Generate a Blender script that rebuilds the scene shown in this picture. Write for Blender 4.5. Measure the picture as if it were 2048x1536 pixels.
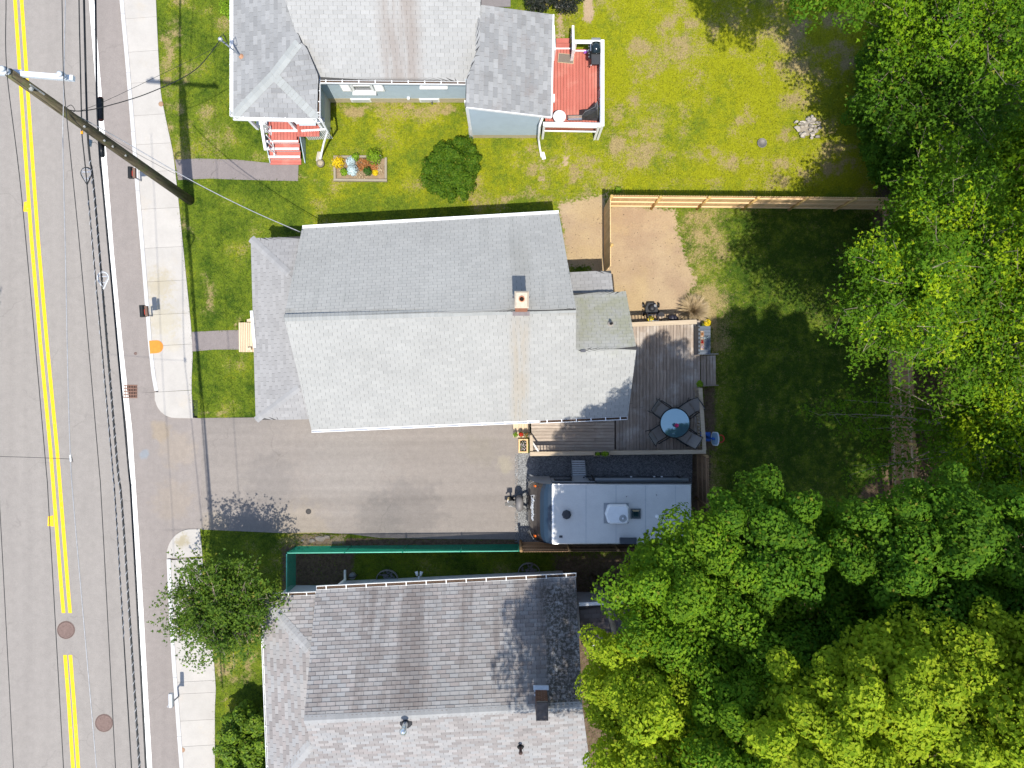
import bpy, bmesh, math, random
import numpy as np
from mathutils import Vector, Matrix

for _o in list(bpy.data.objects):
    bpy.data.objects.remove(_o)
scene = bpy.context.scene
COL = scene.collection

# ------------------------------------------------------------------ camera
CAM_H = 30.0
PXM = 50.0                       # photograph pixels per metre on the ground
cam_d = bpy.data.cameras.new('camera')
cam_d.sensor_width = 36.0
cam_d.lens = 36.0 * (PXM * CAM_H) / 2048.0
cam_d.clip_start = 0.5
cam_d.clip_end = 3000.0
cam = bpy.data.objects.new('camera', cam_d)
COL.objects.link(cam)
cam.location = (0, 0, CAM_H)
cam.rotation_euler = (0, 0, 0)
scene.camera = cam

# ------------------------------------------------------------------ sky and sun
SUN_EL = math.radians(69.4)
SUN_AZ_X = 0.035                 # small eastward part of the sun's direction
world = bpy.data.worlds.new('World')
scene.world = world
world.use_nodes = True
wn = world.node_tree.nodes
wl = world.node_tree.links
for n_ in list(wn):
    wn.remove(n_)
sky = wn.new('ShaderNodeTexSky')
sky.sky_type = 'NISHITA'
sky.sun_disc = False
sky.sun_elevation = SUN_EL
sky.sun_rotation = math.radians(180)
sky.altitude = 50
bg = wn.new('ShaderNodeBackground')
bg.inputs[1].default_value = 0.15
wo = wn.new('ShaderNodeOutputWorld')
wl.new(sky.outputs[0], bg.inputs[0])
wl.new(bg.outputs[0], wo.inputs[0])

sun_d = bpy.data.lights.new('sun', 'SUN')
sun_d.energy = 3.9
sun_d.angle = math.radians(0.55)
sun_d.color = (1.0, 0.94, 0.84)
sun = bpy.data.objects.new('sun', sun_d)
COL.objects.link(sun)
_sd = Vector((SUN_AZ_X, -math.cos(SUN_EL), math.sin(SUN_EL))).normalized()
sun.rotation_euler = (-_sd).to_track_quat('-Z', 'Y').to_euler()
sun.location = (0, -20, 60)

vs = scene.view_settings
vs.view_transform = 'Standard'
vs.look = 'None'
vs.exposure = 0.66
vs.gamma = 1.0
vs.use_curve_mapping = False
scene.cycles.max_bounces = 6
scene.cycles.transparent_max_bounces = 8

# ------------------------------------------------------------------ helpers
RNG = np.random.default_rng(7)
random.seed(7)


def P(u, v, z=0.0):
    """photograph pixel + real height above ground -> world point (metres)"""
    k = 1.0 - z / CAM_H
    return Vector(((u - 1024.0) / PXM * k, (768.0 - v) / PXM * k, z))


def PP(pts, z=0.0):
    return [P(u, v, z) for u, v in pts]


class MB:
    """collects geometry in world space"""
    def __init__(self):
        self.v = []
        self.f = []

    def face(self, pts):
        n = len(self.v)
        self.v += [tuple(p) for p in pts]
        self.f.append(tuple(range(n, n + len(pts))))
        return self

    def solid(self, bot, top):
        """closed prism from two equal-length counter-clockwise rings"""
        n = len(self.v)
        m = len(bot)
        self.v += [tuple(p) for p in bot] + [tuple(p) for p in top]
        self.f.append(tuple(n + m - 1 - i for i in range(m)))
        self.f.append(tuple(n + m + i for i in range(m)))
        for i in range(m):
            j = (i + 1) % m
            self.f.append((n + i, n + j, n + m + j, n + m + i))
        return self

    def prism(self, poly, z0, z1):
        poly = [(p[0], p[1]) for p in poly]
        a = sum(poly[i][0] * poly[(i + 1) % len(poly)][1] - poly[(i + 1) % len(poly)][0] * poly[i][1] for i in range(len(poly)))
        if a < 0:
            poly = poly[::-1]
        return self.solid([(x, y, z0) for x, y in poly], [(x, y, z1) for x, y in poly])

    def box(self, x0, x1, y0, y1, z0, z1):
        if x0 > x1: x0, x1 = x1, x0
        if y0 > y1: y0, y1 = y1, y0
        if z0 > z1: z0, z1 = z1, z0
        return self.solid([(x0, y0, z0), (x1, y0, z0), (x1, y1, z0), (x0, y1, z0)],
                          [(x0, y0, z1), (x1, y0, z1), (x1, y1, z1), (x0, y1, z1)])

    def obox(self, c, ax, ay, az, hx, hy, hz):
        c = Vector(c)
        ax, ay, az = Vector(ax).normalized() * hx, Vector(ay).normalized() * hy, Vector(az).normalized() * hz
        q = [(-1, -1), (1, -1), (1, 1), (-1, 1)]
        return self.solid([c + ax * i + ay * j - az for i, j in q], [c + ax * i + ay * j + az for i, j in q])

    def beam(self, p, q, w, h, up=(0, 0, 1)):
        p, q = Vector(p), Vector(q)
        d = (q - p)
        L = d.length
        if L < 1e-6:
            return self
        d.normalize()
        up = Vector(up)
        s = d.cross(up)
        if s.length < 1e-4:
            s = d.cross(Vector((1, 0, 0)))
        s.normalize()
        t = s.cross(d)
        return self.obox((p + q) / 2, d, s * -1 if False else t.cross(d), t, L / 2, w / 2, h / 2)

    def cyl(self, p, q, r0, r1=None, n=10, cap=True):
        if r1 is None: r1 = r0
        p, q = Vector(p), Vector(q)
        d = (q - p).normalized()
        a = d.orthogonal().normalized()
        b = d.cross(a)
        k = len(self.v)
        for c, r in ((p, r0), (q, r1)):
            for i in range(n):
                t = 2 * math.pi * i / n
                self.v.append(tuple(c + a * (math.cos(t) * r) + b * (math.sin(t) * r)))
        for i in range(n):
            j = (i + 1) % n
            self.f.append((k + i, k + j, k + n + j, k + n + i))
        if cap:
            self.f.append(tuple(k + n - 1 - i for i in range(n)))
            self.f.append(tuple(k + n + i for i in range(n)))
        return self

    def tube(self, pts, r, n=6, r1=None, cap=True):
        pts = [Vector(p) for p in pts]
        k0 = len(self.v)
        m = len(pts)
        prev = None
        for i, p in enumerate(pts):
            d = (pts[min(i + 1, m - 1)] - pts[max(i - 1, 0)]).normalized()
            if prev is None:
                a = d.orthogonal().normalized()
            else:
                a = (prev - d * prev.dot(d))
                a = a.normalized() if a.length > 1e-5 else d.orthogonal().normalized()
            prev = a
            b = d.cross(a)
            rr = r if r1 is None else r + (r1 - r) * i / max(1, m - 1)
            for j in range(n):
                t = 2 * math.pi * j / n
                self.v.append(tuple(p + a * (math.cos(t) * rr) + b * (math.sin(t) * rr)))
        for i in range(m - 1):
            for j in range(n):
                jj = (j + 1) % n
                a0 = k0 + i * n
                self.f.append((a0 + j, a0 + jj, a0 + n + jj, a0 + n + j))
        if cap:
            self.f.append(tuple(k0 + n - 1 - i for i in range(n)))
            self.f.append(tuple(k0 + (m - 1) * n + i for i in range(n)))
        return self

    def lathe(self, prof, c, n=16):
        c = Vector(c)
        k = len(self.v)
        for r, z in prof:
            for i in range(n):
                t = 2 * math.pi * i / n
                self.v.append((c.x + math.cos(t) * r, c.y + math.sin(t) * r, c.z + z))
        for m in range(len(prof) - 1):
            for i in range(n):
                j = (i + 1) % n
                a = k + m * n
                self.f.append((a + i, a + j, a + n + j, a + n + i))
        self.f.append(tuple(k + n - 1 - i for i in range(n)))
        self.f.append(tuple(k + (len(prof) - 1) * n + i for i in range(n)))
        return self

    def rock(self, c, rx, ry, rz, seed):
        r = random.Random(seed)
        c = Vector(c)
        k = len(self.v)
        rings = [(-.6, .75), (0.1, 1.0), (.7, .62)]
        n = 7
        for zz, rr in rings:
            for i in range(n):
                t = 2 * math.pi * (i + r.uniform(-.25, .25)) / n
                q = rr * r.uniform(.8, 1.15)
                self.v.append((c.x + math.cos(t) * rx * q, c.y + math.sin(t) * ry * q, c.z + zz * rz * r.uniform(.8, 1.2)))
        for m in range(2):
            for i in range(n):
                j = (i + 1) % n
                a = k + m * n
                self.f.append((a + i, a + j, a + n + j, a + n + i))
        self.f.append(tuple(k + n - 1 - i for i in range(n)))
        self.f.append(tuple(k + 2 * n + i for i in range(n)))
        return self


ROOT = {}      # object name -> world location of the thing it belongs to


def new_mesh(name, mb, loc=(0, 0, 0), smooth=False):
    me = bpy.data.meshes.new(name)
    l = Vector(loc)
    me.from_pydata([(x - l.x, y - l.y, z - l.z) for x, y, z in mb.v], [], mb.f)
    if smooth:
        me.polygons.foreach_set('use_smooth', [True] * len(me.polygons))
    me.update()
    return me


def link(name, data, mats=None, parent=None):
    o = bpy.data.objects.new(name, data)
    COL.objects.link(o)
    if mats is not None and data is not None:
        for m in (mats if isinstance(mats, (list, tuple)) else [mats]):
            data.materials.append(m)
    if parent is not None:
        o.parent = parent
    return o


def tag(o, label, cat, group=None, kind=None):
    if label: o['label'] = label
    if cat: o['category'] = cat
    if group: o['group'] = group
    if kind: o['kind'] = kind
    return o


def thing(name, label, cat, loc, group=None):
    o = bpy.data.objects.new(name, None)
    o.empty_display_size = 0.2
    COL.objects.link(o)
    o.location = Vector(loc)
    ROOT[o.name] = Vector(loc)
    return tag(o, label, cat, group)


def part(parent, name, mb, mat, smooth=False, label=None, kind=None):
    loc = ROOT[parent.name]
    o = link(name, new_mesh(name, mb, loc, smooth), mat, parent)
    ROOT[o.name] = loc
    if label: o['label'] = label
    if kind: o['kind'] = kind
    return o


def single(name, label, cat, mb, mat, group=None, smooth=False, base=None, kind=None):
    """a thing that is one mesh; its origin at its base"""
    a = np.array(mb.v)
    loc = Vector((a[:, 0].mean(), a[:, 1].mean(), a[:, 2].min())) if base is None else Vector(base)
    o = link(name, new_mesh(name, mb, loc, smooth), mat)
    o.location = loc
    ROOT[o.name] = loc
    return tag(o, label, cat, group, kind)


def struct(name, mb, mat, smooth=False):
    o = link(name, new_mesh(name, mb, (0, 0, 0), smooth), mat)
    ROOT[o.name] = Vector((0, 0, 0))
    o['kind'] = 'structure'
    return o


def place(parent, name, me, M4):
    """an alike piece that shares mesh data; M4 in world space"""
    o = bpy.data.objects.new(name, me)
    COL.objects.link(o)
    o.parent = parent
    loc = ROOT[parent.name]
    M = M4.copy()
    M.translation = M.translation - loc
    o.matrix_local = M
    return o


def frame(pos, ax, ay, az):
    ax, ay, az = Vector(ax), Vector(ay), Vector(az)
    M = Matrix(((ax.x, ay.x, az.x, pos[0]), (ax.y, ay.y, az.y, pos[1]), (ax.z, ay.z, az.z, pos[2]), (0, 0, 0, 1)))
    return M


PLK = {}


def plank_mesh(L, W, H, mat, ch=0.006):
    """plank: length along x, width along y, chamfered top edges; origin at its middle"""
    key = (round(L, 2), round(W, 3), round(H, 3), mat.name)
    if key in PLK:
        return PLK[key]
    L = round(L, 2)
    mb = MB()
    x, y, z = L / 2, W / 2, H / 2
    c = min(ch, H * .4, W * .3)
    mb.solid([(-x, -y, -z), (x, -y, -z), (x, y, -z), (-x, y, -z)], [(-x, -y, z - c), (x, -y, z - c), (x, y, z - c), (-x, y, z - c)])
    mb.f.pop(1)
    k = len(mb.v)
    mb.v += [(-x + c, -y + c, z), (x - c, -y + c, z), (x - c, y - c, z), (-x + c, y - c, z)]
    mb.f.append((k, k + 1, k + 2, k + 3))
    for i in range(4):
        j = (i + 1) % 4
        mb.f.append((4 + i, 4 + j, k + j, k + i))
    me = new_mesh('plank', mb)
    me.materials.append(mat)
    PLK[key] = me
    return me


def planks(parent, name, a, b, W, H, mat):
    """one plank from a to b (centres of its ends, top surface up)"""
    a, b = Vector(a), Vector(b)
    d = b - a
    L = d.length
    d.normalize()
    s = Vector((0, 0, 1)).cross(d).normalized()
    t = d.cross(s)
    return place(parent, name, plank_mesh(L, W, H, mat), frame((a + b) / 2, d, s, t))


# ------------------------------------------------------------------ materials
def nodes_of(m):
    m.use_nodes = True
    nt = m.node_tree
    for n in list(nt.nodes):
        nt.nodes.remove(n)
    return nt


class NT:
    def __init__(self, name):
        self.m = bpy.data.materials.new(name)
        self.t = nodes_of(self.m)
        self.out = self.n('ShaderNodeOutputMaterial')

    def n(self, typ, **kw):
        nd = self.t.nodes.new(typ)
        for k, v in kw.items():
            setattr(nd, k, v)
        return nd

    def l(self, a, b):
        self.t.links.new(a, b)

    def val(self, sock, v):
        if isinstance(v, (int, float)):
            sock.default_value = v
        elif isinstance(v, (tuple, list)):
            sock.default_value = tuple(v) + ((1,) if len(v) == 3 and sock.type == 'RGBA' else ())
        else:
            self.l(v, sock)

    def math(self, op, a, b=0.0, c=None, clamp=False):
        nd = self.n('ShaderNodeMath', operation=op, use_clamp=clamp)
        self.val(nd.inputs[0], a)
        self.val(nd.inputs[1], b)
        if c is not None: self.val(nd.inputs[2], c)
        return nd.outputs[0]

    def mix(self, f, a, b, blend='MIX'):
        nd = self.n('ShaderNodeMix', data_type='RGBA', blend_type=blend)
        self.val(nd.inputs[0], f)
        self.val(nd.inputs[6], a)
        self.val(nd.inputs[7], b)
        return nd.outputs[2]

    def pos(self, scale=None):
        g = self.n('ShaderNodeNewGeometry')
        if scale is None:
            return g.outputs['Position']
        mp = self.n('ShaderNodeMapping')
        mp.inputs['Scale'].default_value = scale
        self.l(g.outputs['Position'], mp.inputs['Vector'])
        return mp.outputs[0]

    def noise(self, scale, detail=3.0, rough=0.55, vec=None, dist=0.0):
        nd = self.n('ShaderNodeTexNoise')
        nd.inputs['Scale'].default_value = scale
        nd.inputs['Detail'].default_value = detail
        nd.inputs['Roughness'].default_value = rough
        nd.inputs['Distortion'].default_value = dist
        self.l(vec if vec is not None else self.pos(), nd.inputs['Vector'])
        return nd.outputs['Fac']

    def ramp(self, f, lo, hi, a=0.0, b=1.0, smooth=True):
        nd = self.n('ShaderNodeMapRange', interpolation_type='SMOOTHSTEP' if smooth else 'LINEAR')
        self.val(nd.inputs[0], f)
        nd.inputs[1].default_value = lo
        nd.inputs[2].default_value = hi
        nd.inputs[3].default_value = a
        nd.inputs[4].default_value = b
        return nd.outputs[0]

    def rnd(self):
        return self.n('ShaderNodeObjectInfo').outputs['Random']

    def island(self):
        return self.n('ShaderNodeNewGeometry').outputs['Random Per Island']

    def scale(self, col, f):
        """colour times factor"""
        nd = self.n('ShaderNodeVectorMath', operation='SCALE')
        self.val(nd.inputs[0], col if not isinstance(col, tuple) else col[:3])
        self.val(nd.inputs[3], f)
        return nd.outputs[0]

    def bsdf(self, col, rough=0.8, metal=0.0, spec=0.3, bump=None, bstr=0.3, bdist=0.01, **kw):
        b = self.n('ShaderNodeBsdfPrincipled')
        self.val(b.inputs['Base Color'], col)
        self.val(b.inputs['Roughness'], rough)
        self.val(b.inputs['Metallic'], metal)
        self.val(b.inputs['Specular IOR Level'], spec)
        for k, v in kw.items():
            self.val(b.inputs[k.replace('_', ' ')], v)
        if bump is not None:
            bp = self.n('ShaderNodeBump')
            bp.inputs['Strength'].default_value = bstr
            bp.inputs['Distance'].default_value = bdist
            self.l(bump, bp.inputs['Height'])
            self.l(bp.outputs[0], b.inputs['Normal'])
        self.l(b.outputs[0], self.out.inputs['Surface'])
        return b


def simple(name, col, rough=0.6, var=0.15, scale=6.0, metal=0.0, rand=0.0, spec=0.3, bump=0.0, island=0.0, stretch=None, **kw):
    t = NT(name)
    vec = t.pos(stretch) if stretch else None
    n1 = t.noise(scale, 4, .6, vec)
    f = t.ramp(n1, .25, .75, 1 - var, 1 + var, False)
    if rand:
        f = t.math('MULTIPLY', f, t.ramp(t.rnd(), 0, 1, 1 - rand, 1 + rand, False))
    if island:
        f = t.math('MULTIPLY', f, t.ramp(t.island(), 0, 1, 1 - island, 1 + island, False))
    t.bsdf(t.scale(col, f), rough, metal, spec, n1 if bump else None, bump, 0.01, **kw)
    return t.m


def wood(name, col, col2, rough=.75, rand=.18, axis='y', gr=1.0, worn=None):
    """grain stretched along an axis"""
    t = NT(name)
    st = {'x': (1.2, 22, 22), 'y': (22, 1.2, 22), 'z': (22, 22, 1.2)}[axis]
    st = tuple(s * gr for s in st)
    g = t.noise(1.6, 5, .65, t.pos(st))
    c = t.mix(t.ramp(g, .3, .72), col, col2)
    if worn:
        c = t.mix(t.math('MULTIPLY', t.ramp(t.noise(1.3, 4, .6), .48, .7), .75), c, worn)
    f = t.ramp(t.rnd(), 0, 1, 1 - rand, 1 + rand, False)
    t.bsdf(t.scale(c, f), rough, 0, .25, g, .4, .006)
    return t.m


def leaf_mat(name, dark, light, trans, tw=0.35, rough=.5, patch=2.0):
    t = NT(name)
    r = t.island()
    c = t.mix(r, dark, light)
    p = t.noise(patch, 2, .5)
    c = t.scale(c, t.ramp(p, .3, .7, .78, 1.2, False))
    c = t.mix(t.math('MULTIPLY', t.ramp(t.noise(patch * 3.1, 3, .6), .52, .72), .30), c, tuple(x * 1.35 + y for x, y in zip(light, (.05, .02, .0))))
    odd = t.math('GREATER_THAN', t.math('FRACT', t.math('MULTIPLY', r, 91.7)), .984)
    c = t.mix(t.math('MULTIPLY', odd, .6), c, (.24, .20, .03))
    b = t.bsdf(c, rough, 0, .12)
    tr = t.n('ShaderNodeBsdfTranslucent')
    t.val(tr.inputs[0], t.mix(r, trans, tuple(min(1, x * 1.25) for x in trans)))
    mx = t.n('ShaderNodeMixShader')
    mx.inputs[0].default_value = tw
    t.l(b.outputs[0], mx.inputs[1])
    t.l(tr.outputs[0], mx.inputs[2])
    t.l(mx.outputs[0], t.out.inputs['Surface'])
    return t.m


WHITE = simple('white_paint', (.78, .79, .80), .45, .05, 3)
WHITE_OLD = simple('white_gutter_paint', (.74, .75, .74), .5, .10, 5)
BLACK = simple('black_plastic', (.012, .013, .014), .45, .2, 8)
BLACK_MET = simple('black_metal', (.02, .021, .023), .4, .2, 8, .2)
GALV = simple('galvanised_metal', (.55, .57, .60), .42, .15, 12, .7)
ALU = simple('bright_metal', (.72, .74, .76), .3, .1, 9, .85)
CABLE = simple('black_cable', (.018, .02, .022), .5, .25, 20)
CABLE_L = simple('bare_wire', (.34, .35, .37), .5, .25, 12, .3)
GLASS = simple('window_glass', (.03, .04, .05), .06, .1, 2, 0, 0, .6)
RUST = simple('rusty_iron', (.20, .115, .085), .8, .25, 18, .1)
BRICK_M = simple('chimney_brick', (.36, .15, .085), .85, .2, 10, 0, .18)
MORTAR = simple('chimney_mortar', (.42, .38, .33), .9, .12, 14)

# ------------------------------------------------------------------ ground, road, pavement
def lerp_line(pts, v):
    """x of a polyline (given top to bottom) at image row v"""
    if v <= pts[0][1]:
        (x0, y0), (x1, y1) = pts[0], pts[1]
    elif v >= pts[-1][1]:
        (x0, y0), (x1, y1) = pts[-2], pts[-1]
    else:
        for (x0, y0), (x1, y1) in zip(pts, pts[1:]):
            if y0 <= v <= y1:
                break
    return x0 + (x1 - x0) * (v - y0) / (y1 - y0)


ZR = -0.11          # road surface
KERB_U = [(236, -90), (240, 0), (252, 130), (262, 250), (272, 380), (282, 500), (290, 600), (297, 690), (304, 752), (310, 785)]
WALK_U = [(308, -90), (312, 0), (317, 110), (322, 190), (332, 240), (347, 310), (357, 400), (366, 490), (376, 590), (382, 650), (386, 705), (383, 770), (386, 836)]
KERB_L = [(334, 1118), (338, 1210), (344, 1320), (350, 1400), (355, 1470), (360, 1536), (366, 1640)]
WALK_L = [(400, 1059), (404, 1100), (410, 1200), (428, 1320), (432, 1380), (430, 1420), (430, 1536), (432, 1640)]
WLINE = [(176, -90), (183, 0), (195, 150), (207, 300), (222, 500), (240, 690), (259, 860), (268, 1000), (276, 1120), (288, 1340), (299, 1536), (305, 1640)]
YL = [(24, -90), (31, 0), (43, 180), (54, 340), (64, 480), (82, 690), (102, 900), (113, 1040), (124, 1180), (128, 1226)]
YL2 = [(131, 1310), (138, 1400), (147, 1536), (153, 1640)]


def arc(cx, cy, rx, ry, a0, a1, n=10):
    return [(cx + rx * math.cos(math.radians(a0 + (a1 - a0) * i / n)), cy + ry * math.sin(math.radians(a0 + (a1 - a0) * i / n))) for i in range(n + 1)]


# --- road material: pale worn asphalt with faint wheel tracks, oil and cracks
def asphalt(name, base, warm, crack=0.0, stain=None, along=(2.2, .06, 1), tr_amt=.05):
    t = NT(name)
    fine = t.noise(38, 5, .8)
    med = t.noise(4.5, 4, .6)
    big = t.noise(.35, 3, .5)
    track = t.noise(.8, 3, .6, t.pos(along))
    c = t.mix(big, base, warm)
    f = t.ramp(fine, .3, .72, .80, 1.18, False)
    f = t.math('MULTIPLY', f, t.ramp(med, .3, .7, .94, 1.06, False))
    f = t.math('MULTIPLY', f, t.ramp(track, .3, .7, 1 - tr_amt, 1 + tr_amt, False))
    speck = t.n('ShaderNodeTexVoronoi', feature='F1')
    speck.inputs['Scale'].default_value = 9
    t.l(t.pos(), speck.inputs['Vector'])
    sp = t.ramp(speck.outputs['Distance'], .05, .09, 1, 0)
    c = t.mix(t.math('MULTIPLY', sp, t.math('MULTIPLY', t.math('GREATER_THAN', t.noise(3.3, 2), .60), .5)), c, (.42, .40, .38))
    if crack:
        v = t.n('ShaderNodeTexVoronoi', feature='DISTANCE_TO_EDGE')
        v.inputs['Scale'].default_value = .33
        wob = t.n('ShaderNodeVectorMath', operation='ADD')
        nn = t.n('ShaderNodeTexNoise')
        nn.inputs['Scale'].default_value = 1.2
        nn.inputs['Detail'].default_value = 5
        t.l(t.pos(), nn.inputs['Vector'])
        t.l(t.pos(), wob.inputs[0])
        t.l(nn.outputs['Color'], wob.inputs[1])
        t.l(wob.outputs[0], v.inputs['Vector'])
        ck = t.math('MULTIPLY', t.ramp(v.outputs['Distance'], .002, .010, 1, 0), t.ramp(t.noise(.5, 2), .5, .62))
        f = t.math('MULTIPLY', f, t.math('SUBTRACT', 1, t.math('MULTIPLY', ck, crack)))
    if stain:
        for (u, v_, r, colr, amt) in stain:
            p = P(u, v_)
            d = t.n('ShaderNodeVectorMath', operation='DISTANCE')
            t.l(t.pos((1, 1, 0)), d.inputs[0])
            d.inputs[1].default_value = (p.x, p.y, 0)
            m = t.ramp(t.math('ADD', t.math('DIVIDE', d.outputs['Value'], r), t.math('MULTIPLY', t.math('SUBTRACT', t.noise(2.6, 4), .5), 1.5)), .45, 1.05, 1, 0)
            c = t.mix(t.math('MULTIPLY', m, amt), c, colr)
    t.bsdf(t.scale(c, f), .88, 0, .2, fine, .35, .006)
    return t.m


M_ROAD = asphalt('road_asphalt', (.238, .220, .204), (.262, .242, .222), .12)
M_SHOULDER = asphalt('shoulder_asphalt', (.225, .201, .187), (.245, .219, .202), .12,
                     [(355, 900, .9, (.27, .23, .19), .7), (345, 1000, 1.0, (.26, .22, .18), .55), (320, 860, .5, (.27, .22, .16), .7), (285, 910, .25, (.19, .28, .36), .35)])
M_DRIVE = asphalt('driveway_asphalt', (.205, .185, .170), (.236, .212, .192), .12,
                  [(600, 1060, 1.4, (.27, .23, .18), .5), (960, 900, .8, (.21, .19, .16), .5), (430, 1050, .7, (.27, .23, .18), .6), (820, 1020, 1.6, (.155, .143, .136), .6), (700, 930, 2.2, (.235, .22, .205), .4), (760, 1035, 1.2, (.15, .14, .133), .6), (540, 960, 1.3, (.165, .152, .144), .5), (1010, 930, .4, (.30, .27, .2), .5)], (.06, 2.0, 1), .11)
M_PATH = asphalt('path_asphalt', (.180, .158, .160), (.218, .192, .180), .3)


def concrete(name, col, stains):
    t = NT(name)
    fine = t.noise(30, 5, .75)
    med = t.noise(1.6, 5, .65)
    f = t.math('MULTIPLY', t.ramp(fine, .3, .7, .94, 1.05, False), t.ramp(med, .3, .7, .93, 1.05, False))
    f = t.math('MULTIPLY', f, t.ramp(t.rnd(), 0, 1, .96, 1.03, False))
    c = t.mix(t.math('MULTIPLY', t.ramp(t.noise(.9, 5, .7), .55, .75), .35), col, (.42, .36, .28))
    for (u, v_, r, colr, amt) in stains:
        p = P(u, v_)
        d = t.n('ShaderNodeVectorMath', operation='DISTANCE')
        t.l(t.pos((1, 1, 0)), d.inputs[0])
        d.inputs[1].default_value = (p.x, p.y, 0)
        m = t.ramp(t.math('ADD', t.math('DIVIDE', d.outputs['Value'], r), t.math('MULTIPLY', t.math('SUBTRACT', t.noise(5, 5, .7), .5), 2.2)), .3, 1.1, 1, 0)
        c = t.mix(t.math('MULTIPLY', m, amt), c, colr)
    t.bsdf(t.scale(c, f), .85, 0, .2, fine, .2, .004)
    return t.m


M_WALK = concrete('sidewalk_concrete', (.40, .38, .352), [(318, 570, .8, (.36, .31, .20), .55), (325, 640, .9, (.36, .32, .22), .5), (365, 1082, .35, (.30, .26, .17), .8), (345, 690, .4, (.40, .36, .28), .5)])
M_KERB = concrete('granite_kerb', (.49, .49, .49), [])

# far ground sheet, to the horizon
t = NT('far_ground')
c = t.mix(t.ramp(t.noise(.06, 5), .4, .6), (.055, .085, .02), (.10, .10, .045))
t.bsdf(c, .95, 0, .1)
struct('ground', MB().face([(-1500, -1500, -.16), (1500, -1500, -.16), (1500, 1500, -.16), (-1500, 1500, -.16)]), t.m)

# road: carriageway left of the shoulder line, and the shoulder
rv = [-1600, -90, 150, 300, 500, 690, 860, 1000, 1120, 1340, 1536, 1640, 3100]
m = MB()
for a, b in zip(rv, rv[1:]):
    m.face([P(-330, b, ZR), P(lerp_line(WLINE, b) + 4, b, ZR), P(lerp_line(WLINE, a) + 4, a, ZR), P(-330, a, ZR)])
struct('road', m, M_ROAD)

m = MB()
rows = [(-1600, 'k'), (-90, 'k'), (0, 'k'), (250, 'k'), (500, 'k'), (690, 'k'), (785, 'k')]
for (a, _), (b, _) in zip(rows, rows[1:]):
    m.face([P(lerp_line(WLINE, b) + 3.5, b, ZR - .001), P(lerp_line(KERB_U, b) + 12, b, ZR - .001), P(lerp_line(KERB_U, a) + 12, a, ZR - .001), P(lerp_line(WLINE, a) + 3.5, a, ZR - .001)])
rows = [1118, 1210, 1320, 1400, 1536, 1640, 3100]
for a, b in zip(rows, rows[1:]):
    m.face([P(lerp_line(WLINE, b) + 3.5, b, ZR - .001), P(lerp_line(KERB_L, b) + 12, b, ZR - .001), P(lerp_line(KERB_L, a) + 12, a, ZR - .001), P(lerp_line(WLINE, a) + 3.5, a, ZR - .001)])
struct('road_shoulder', m, M_SHOULDER)

# driveway apron: rises from the gutter to the driveway
m = MB()
ap = []
vv = [785, 820, 835, 837, 850, 900, 960, 1020, 1057, 1061, 1090, 1118]
xs = [0, .2, .45, .7, 1.0]
for v in vv:
    row = []
    x0 = lerp_line(WLINE, v) + 3.5
    x1 = 405 if 836 < v < 1059 else 380
    for s in xs:
        zz = ZR + (-0.002 if s < .15 else (0.012 - ZR) * max(0, (s - .2) / .8) ** 1.2)
        u = x0 + (x1 - x0) * s
        row.append(P(u, v, zz))
    ap.append(row)
for i in range(len(vv) - 1):
    for j in range(len(xs) - 1):
        m.face([ap[i + 1][j], ap[i + 1][j + 1], ap[i][j + 1], ap[i][j]])
struct('driveway_apron', m, M_SHOULDER)

DRIVE = [(403, 836), (512, 835), (640, 832), (1042, 815), (1042, 905), (1036, 912), (1036, 1079), (900, 1078), (760, 1076), (700, 1068), (640, 1065), (560, 1066), (403, 1059)]
DRIVE = DRIVE
m = MB()
m.face(list(reversed(PP(DRIVE, .012))))
struct('driveway', m, M_DRIVE)

# painted lines
t = NT('road_paint_white')
w = t.ramp(t.noise(7, 5, .75), .34, .46)
c = t.mix(w, (.40, .39, .37), (.80, .80, .77))
t.bsdf(c, .75, 0, .2)
M_PW = t.m
t = NT('road_paint_yellow')
w = t.ramp(t.noise(9, 5, .85), .31, .47)
c = t.mix(w, (.40, .33, .14), (.84, .50, .012))
t.bsdf(t.scale(c, t.ramp(t.noise(2, 3), .3, .7, .92, 1.06, False)), .7, 0, .2)
M_PY = t.m


def stripe(pts, w0, w1, z, ext=None):
    m = MB()
    L = [P(u - w0, v, z) for u, v in pts]
    R = [P(u + w1, v, z) for u, v in pts]
    for i in range(len(pts) - 1):
        m.face([L[i + 1], R[i + 1], R[i], L[i]])
    return m


o = struct('edge_line', stripe(WLINE, 5.2, 5.2, ZR + .004), M_PW)
for nm, pts, off in (('centre_line', YL, 0), ('centre_line', YL, 13.2), ('centre_line', YL2, 0), ('centre_line', YL2, 10.6)):
    struct(nm, stripe([(u + off - 1, v) for u, v in pts], 3.6, 3.6, ZR + .004), M_PY)
for (u, v) in ((54, 413), (102, 1042)):
    m = MB()
    m.face([P(u - 7, v + 10, ZR + .008), P(u + 5.5, v + 11, ZR + .008), P(u + 4.5, v - 11, ZR + .008), P(u - 6, v - 9, ZR + .008)])
    struct('centre_line_mark', m, M_PY)

# sidewalk slabs and kerb stones
zt = .022
base = MB()


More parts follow.
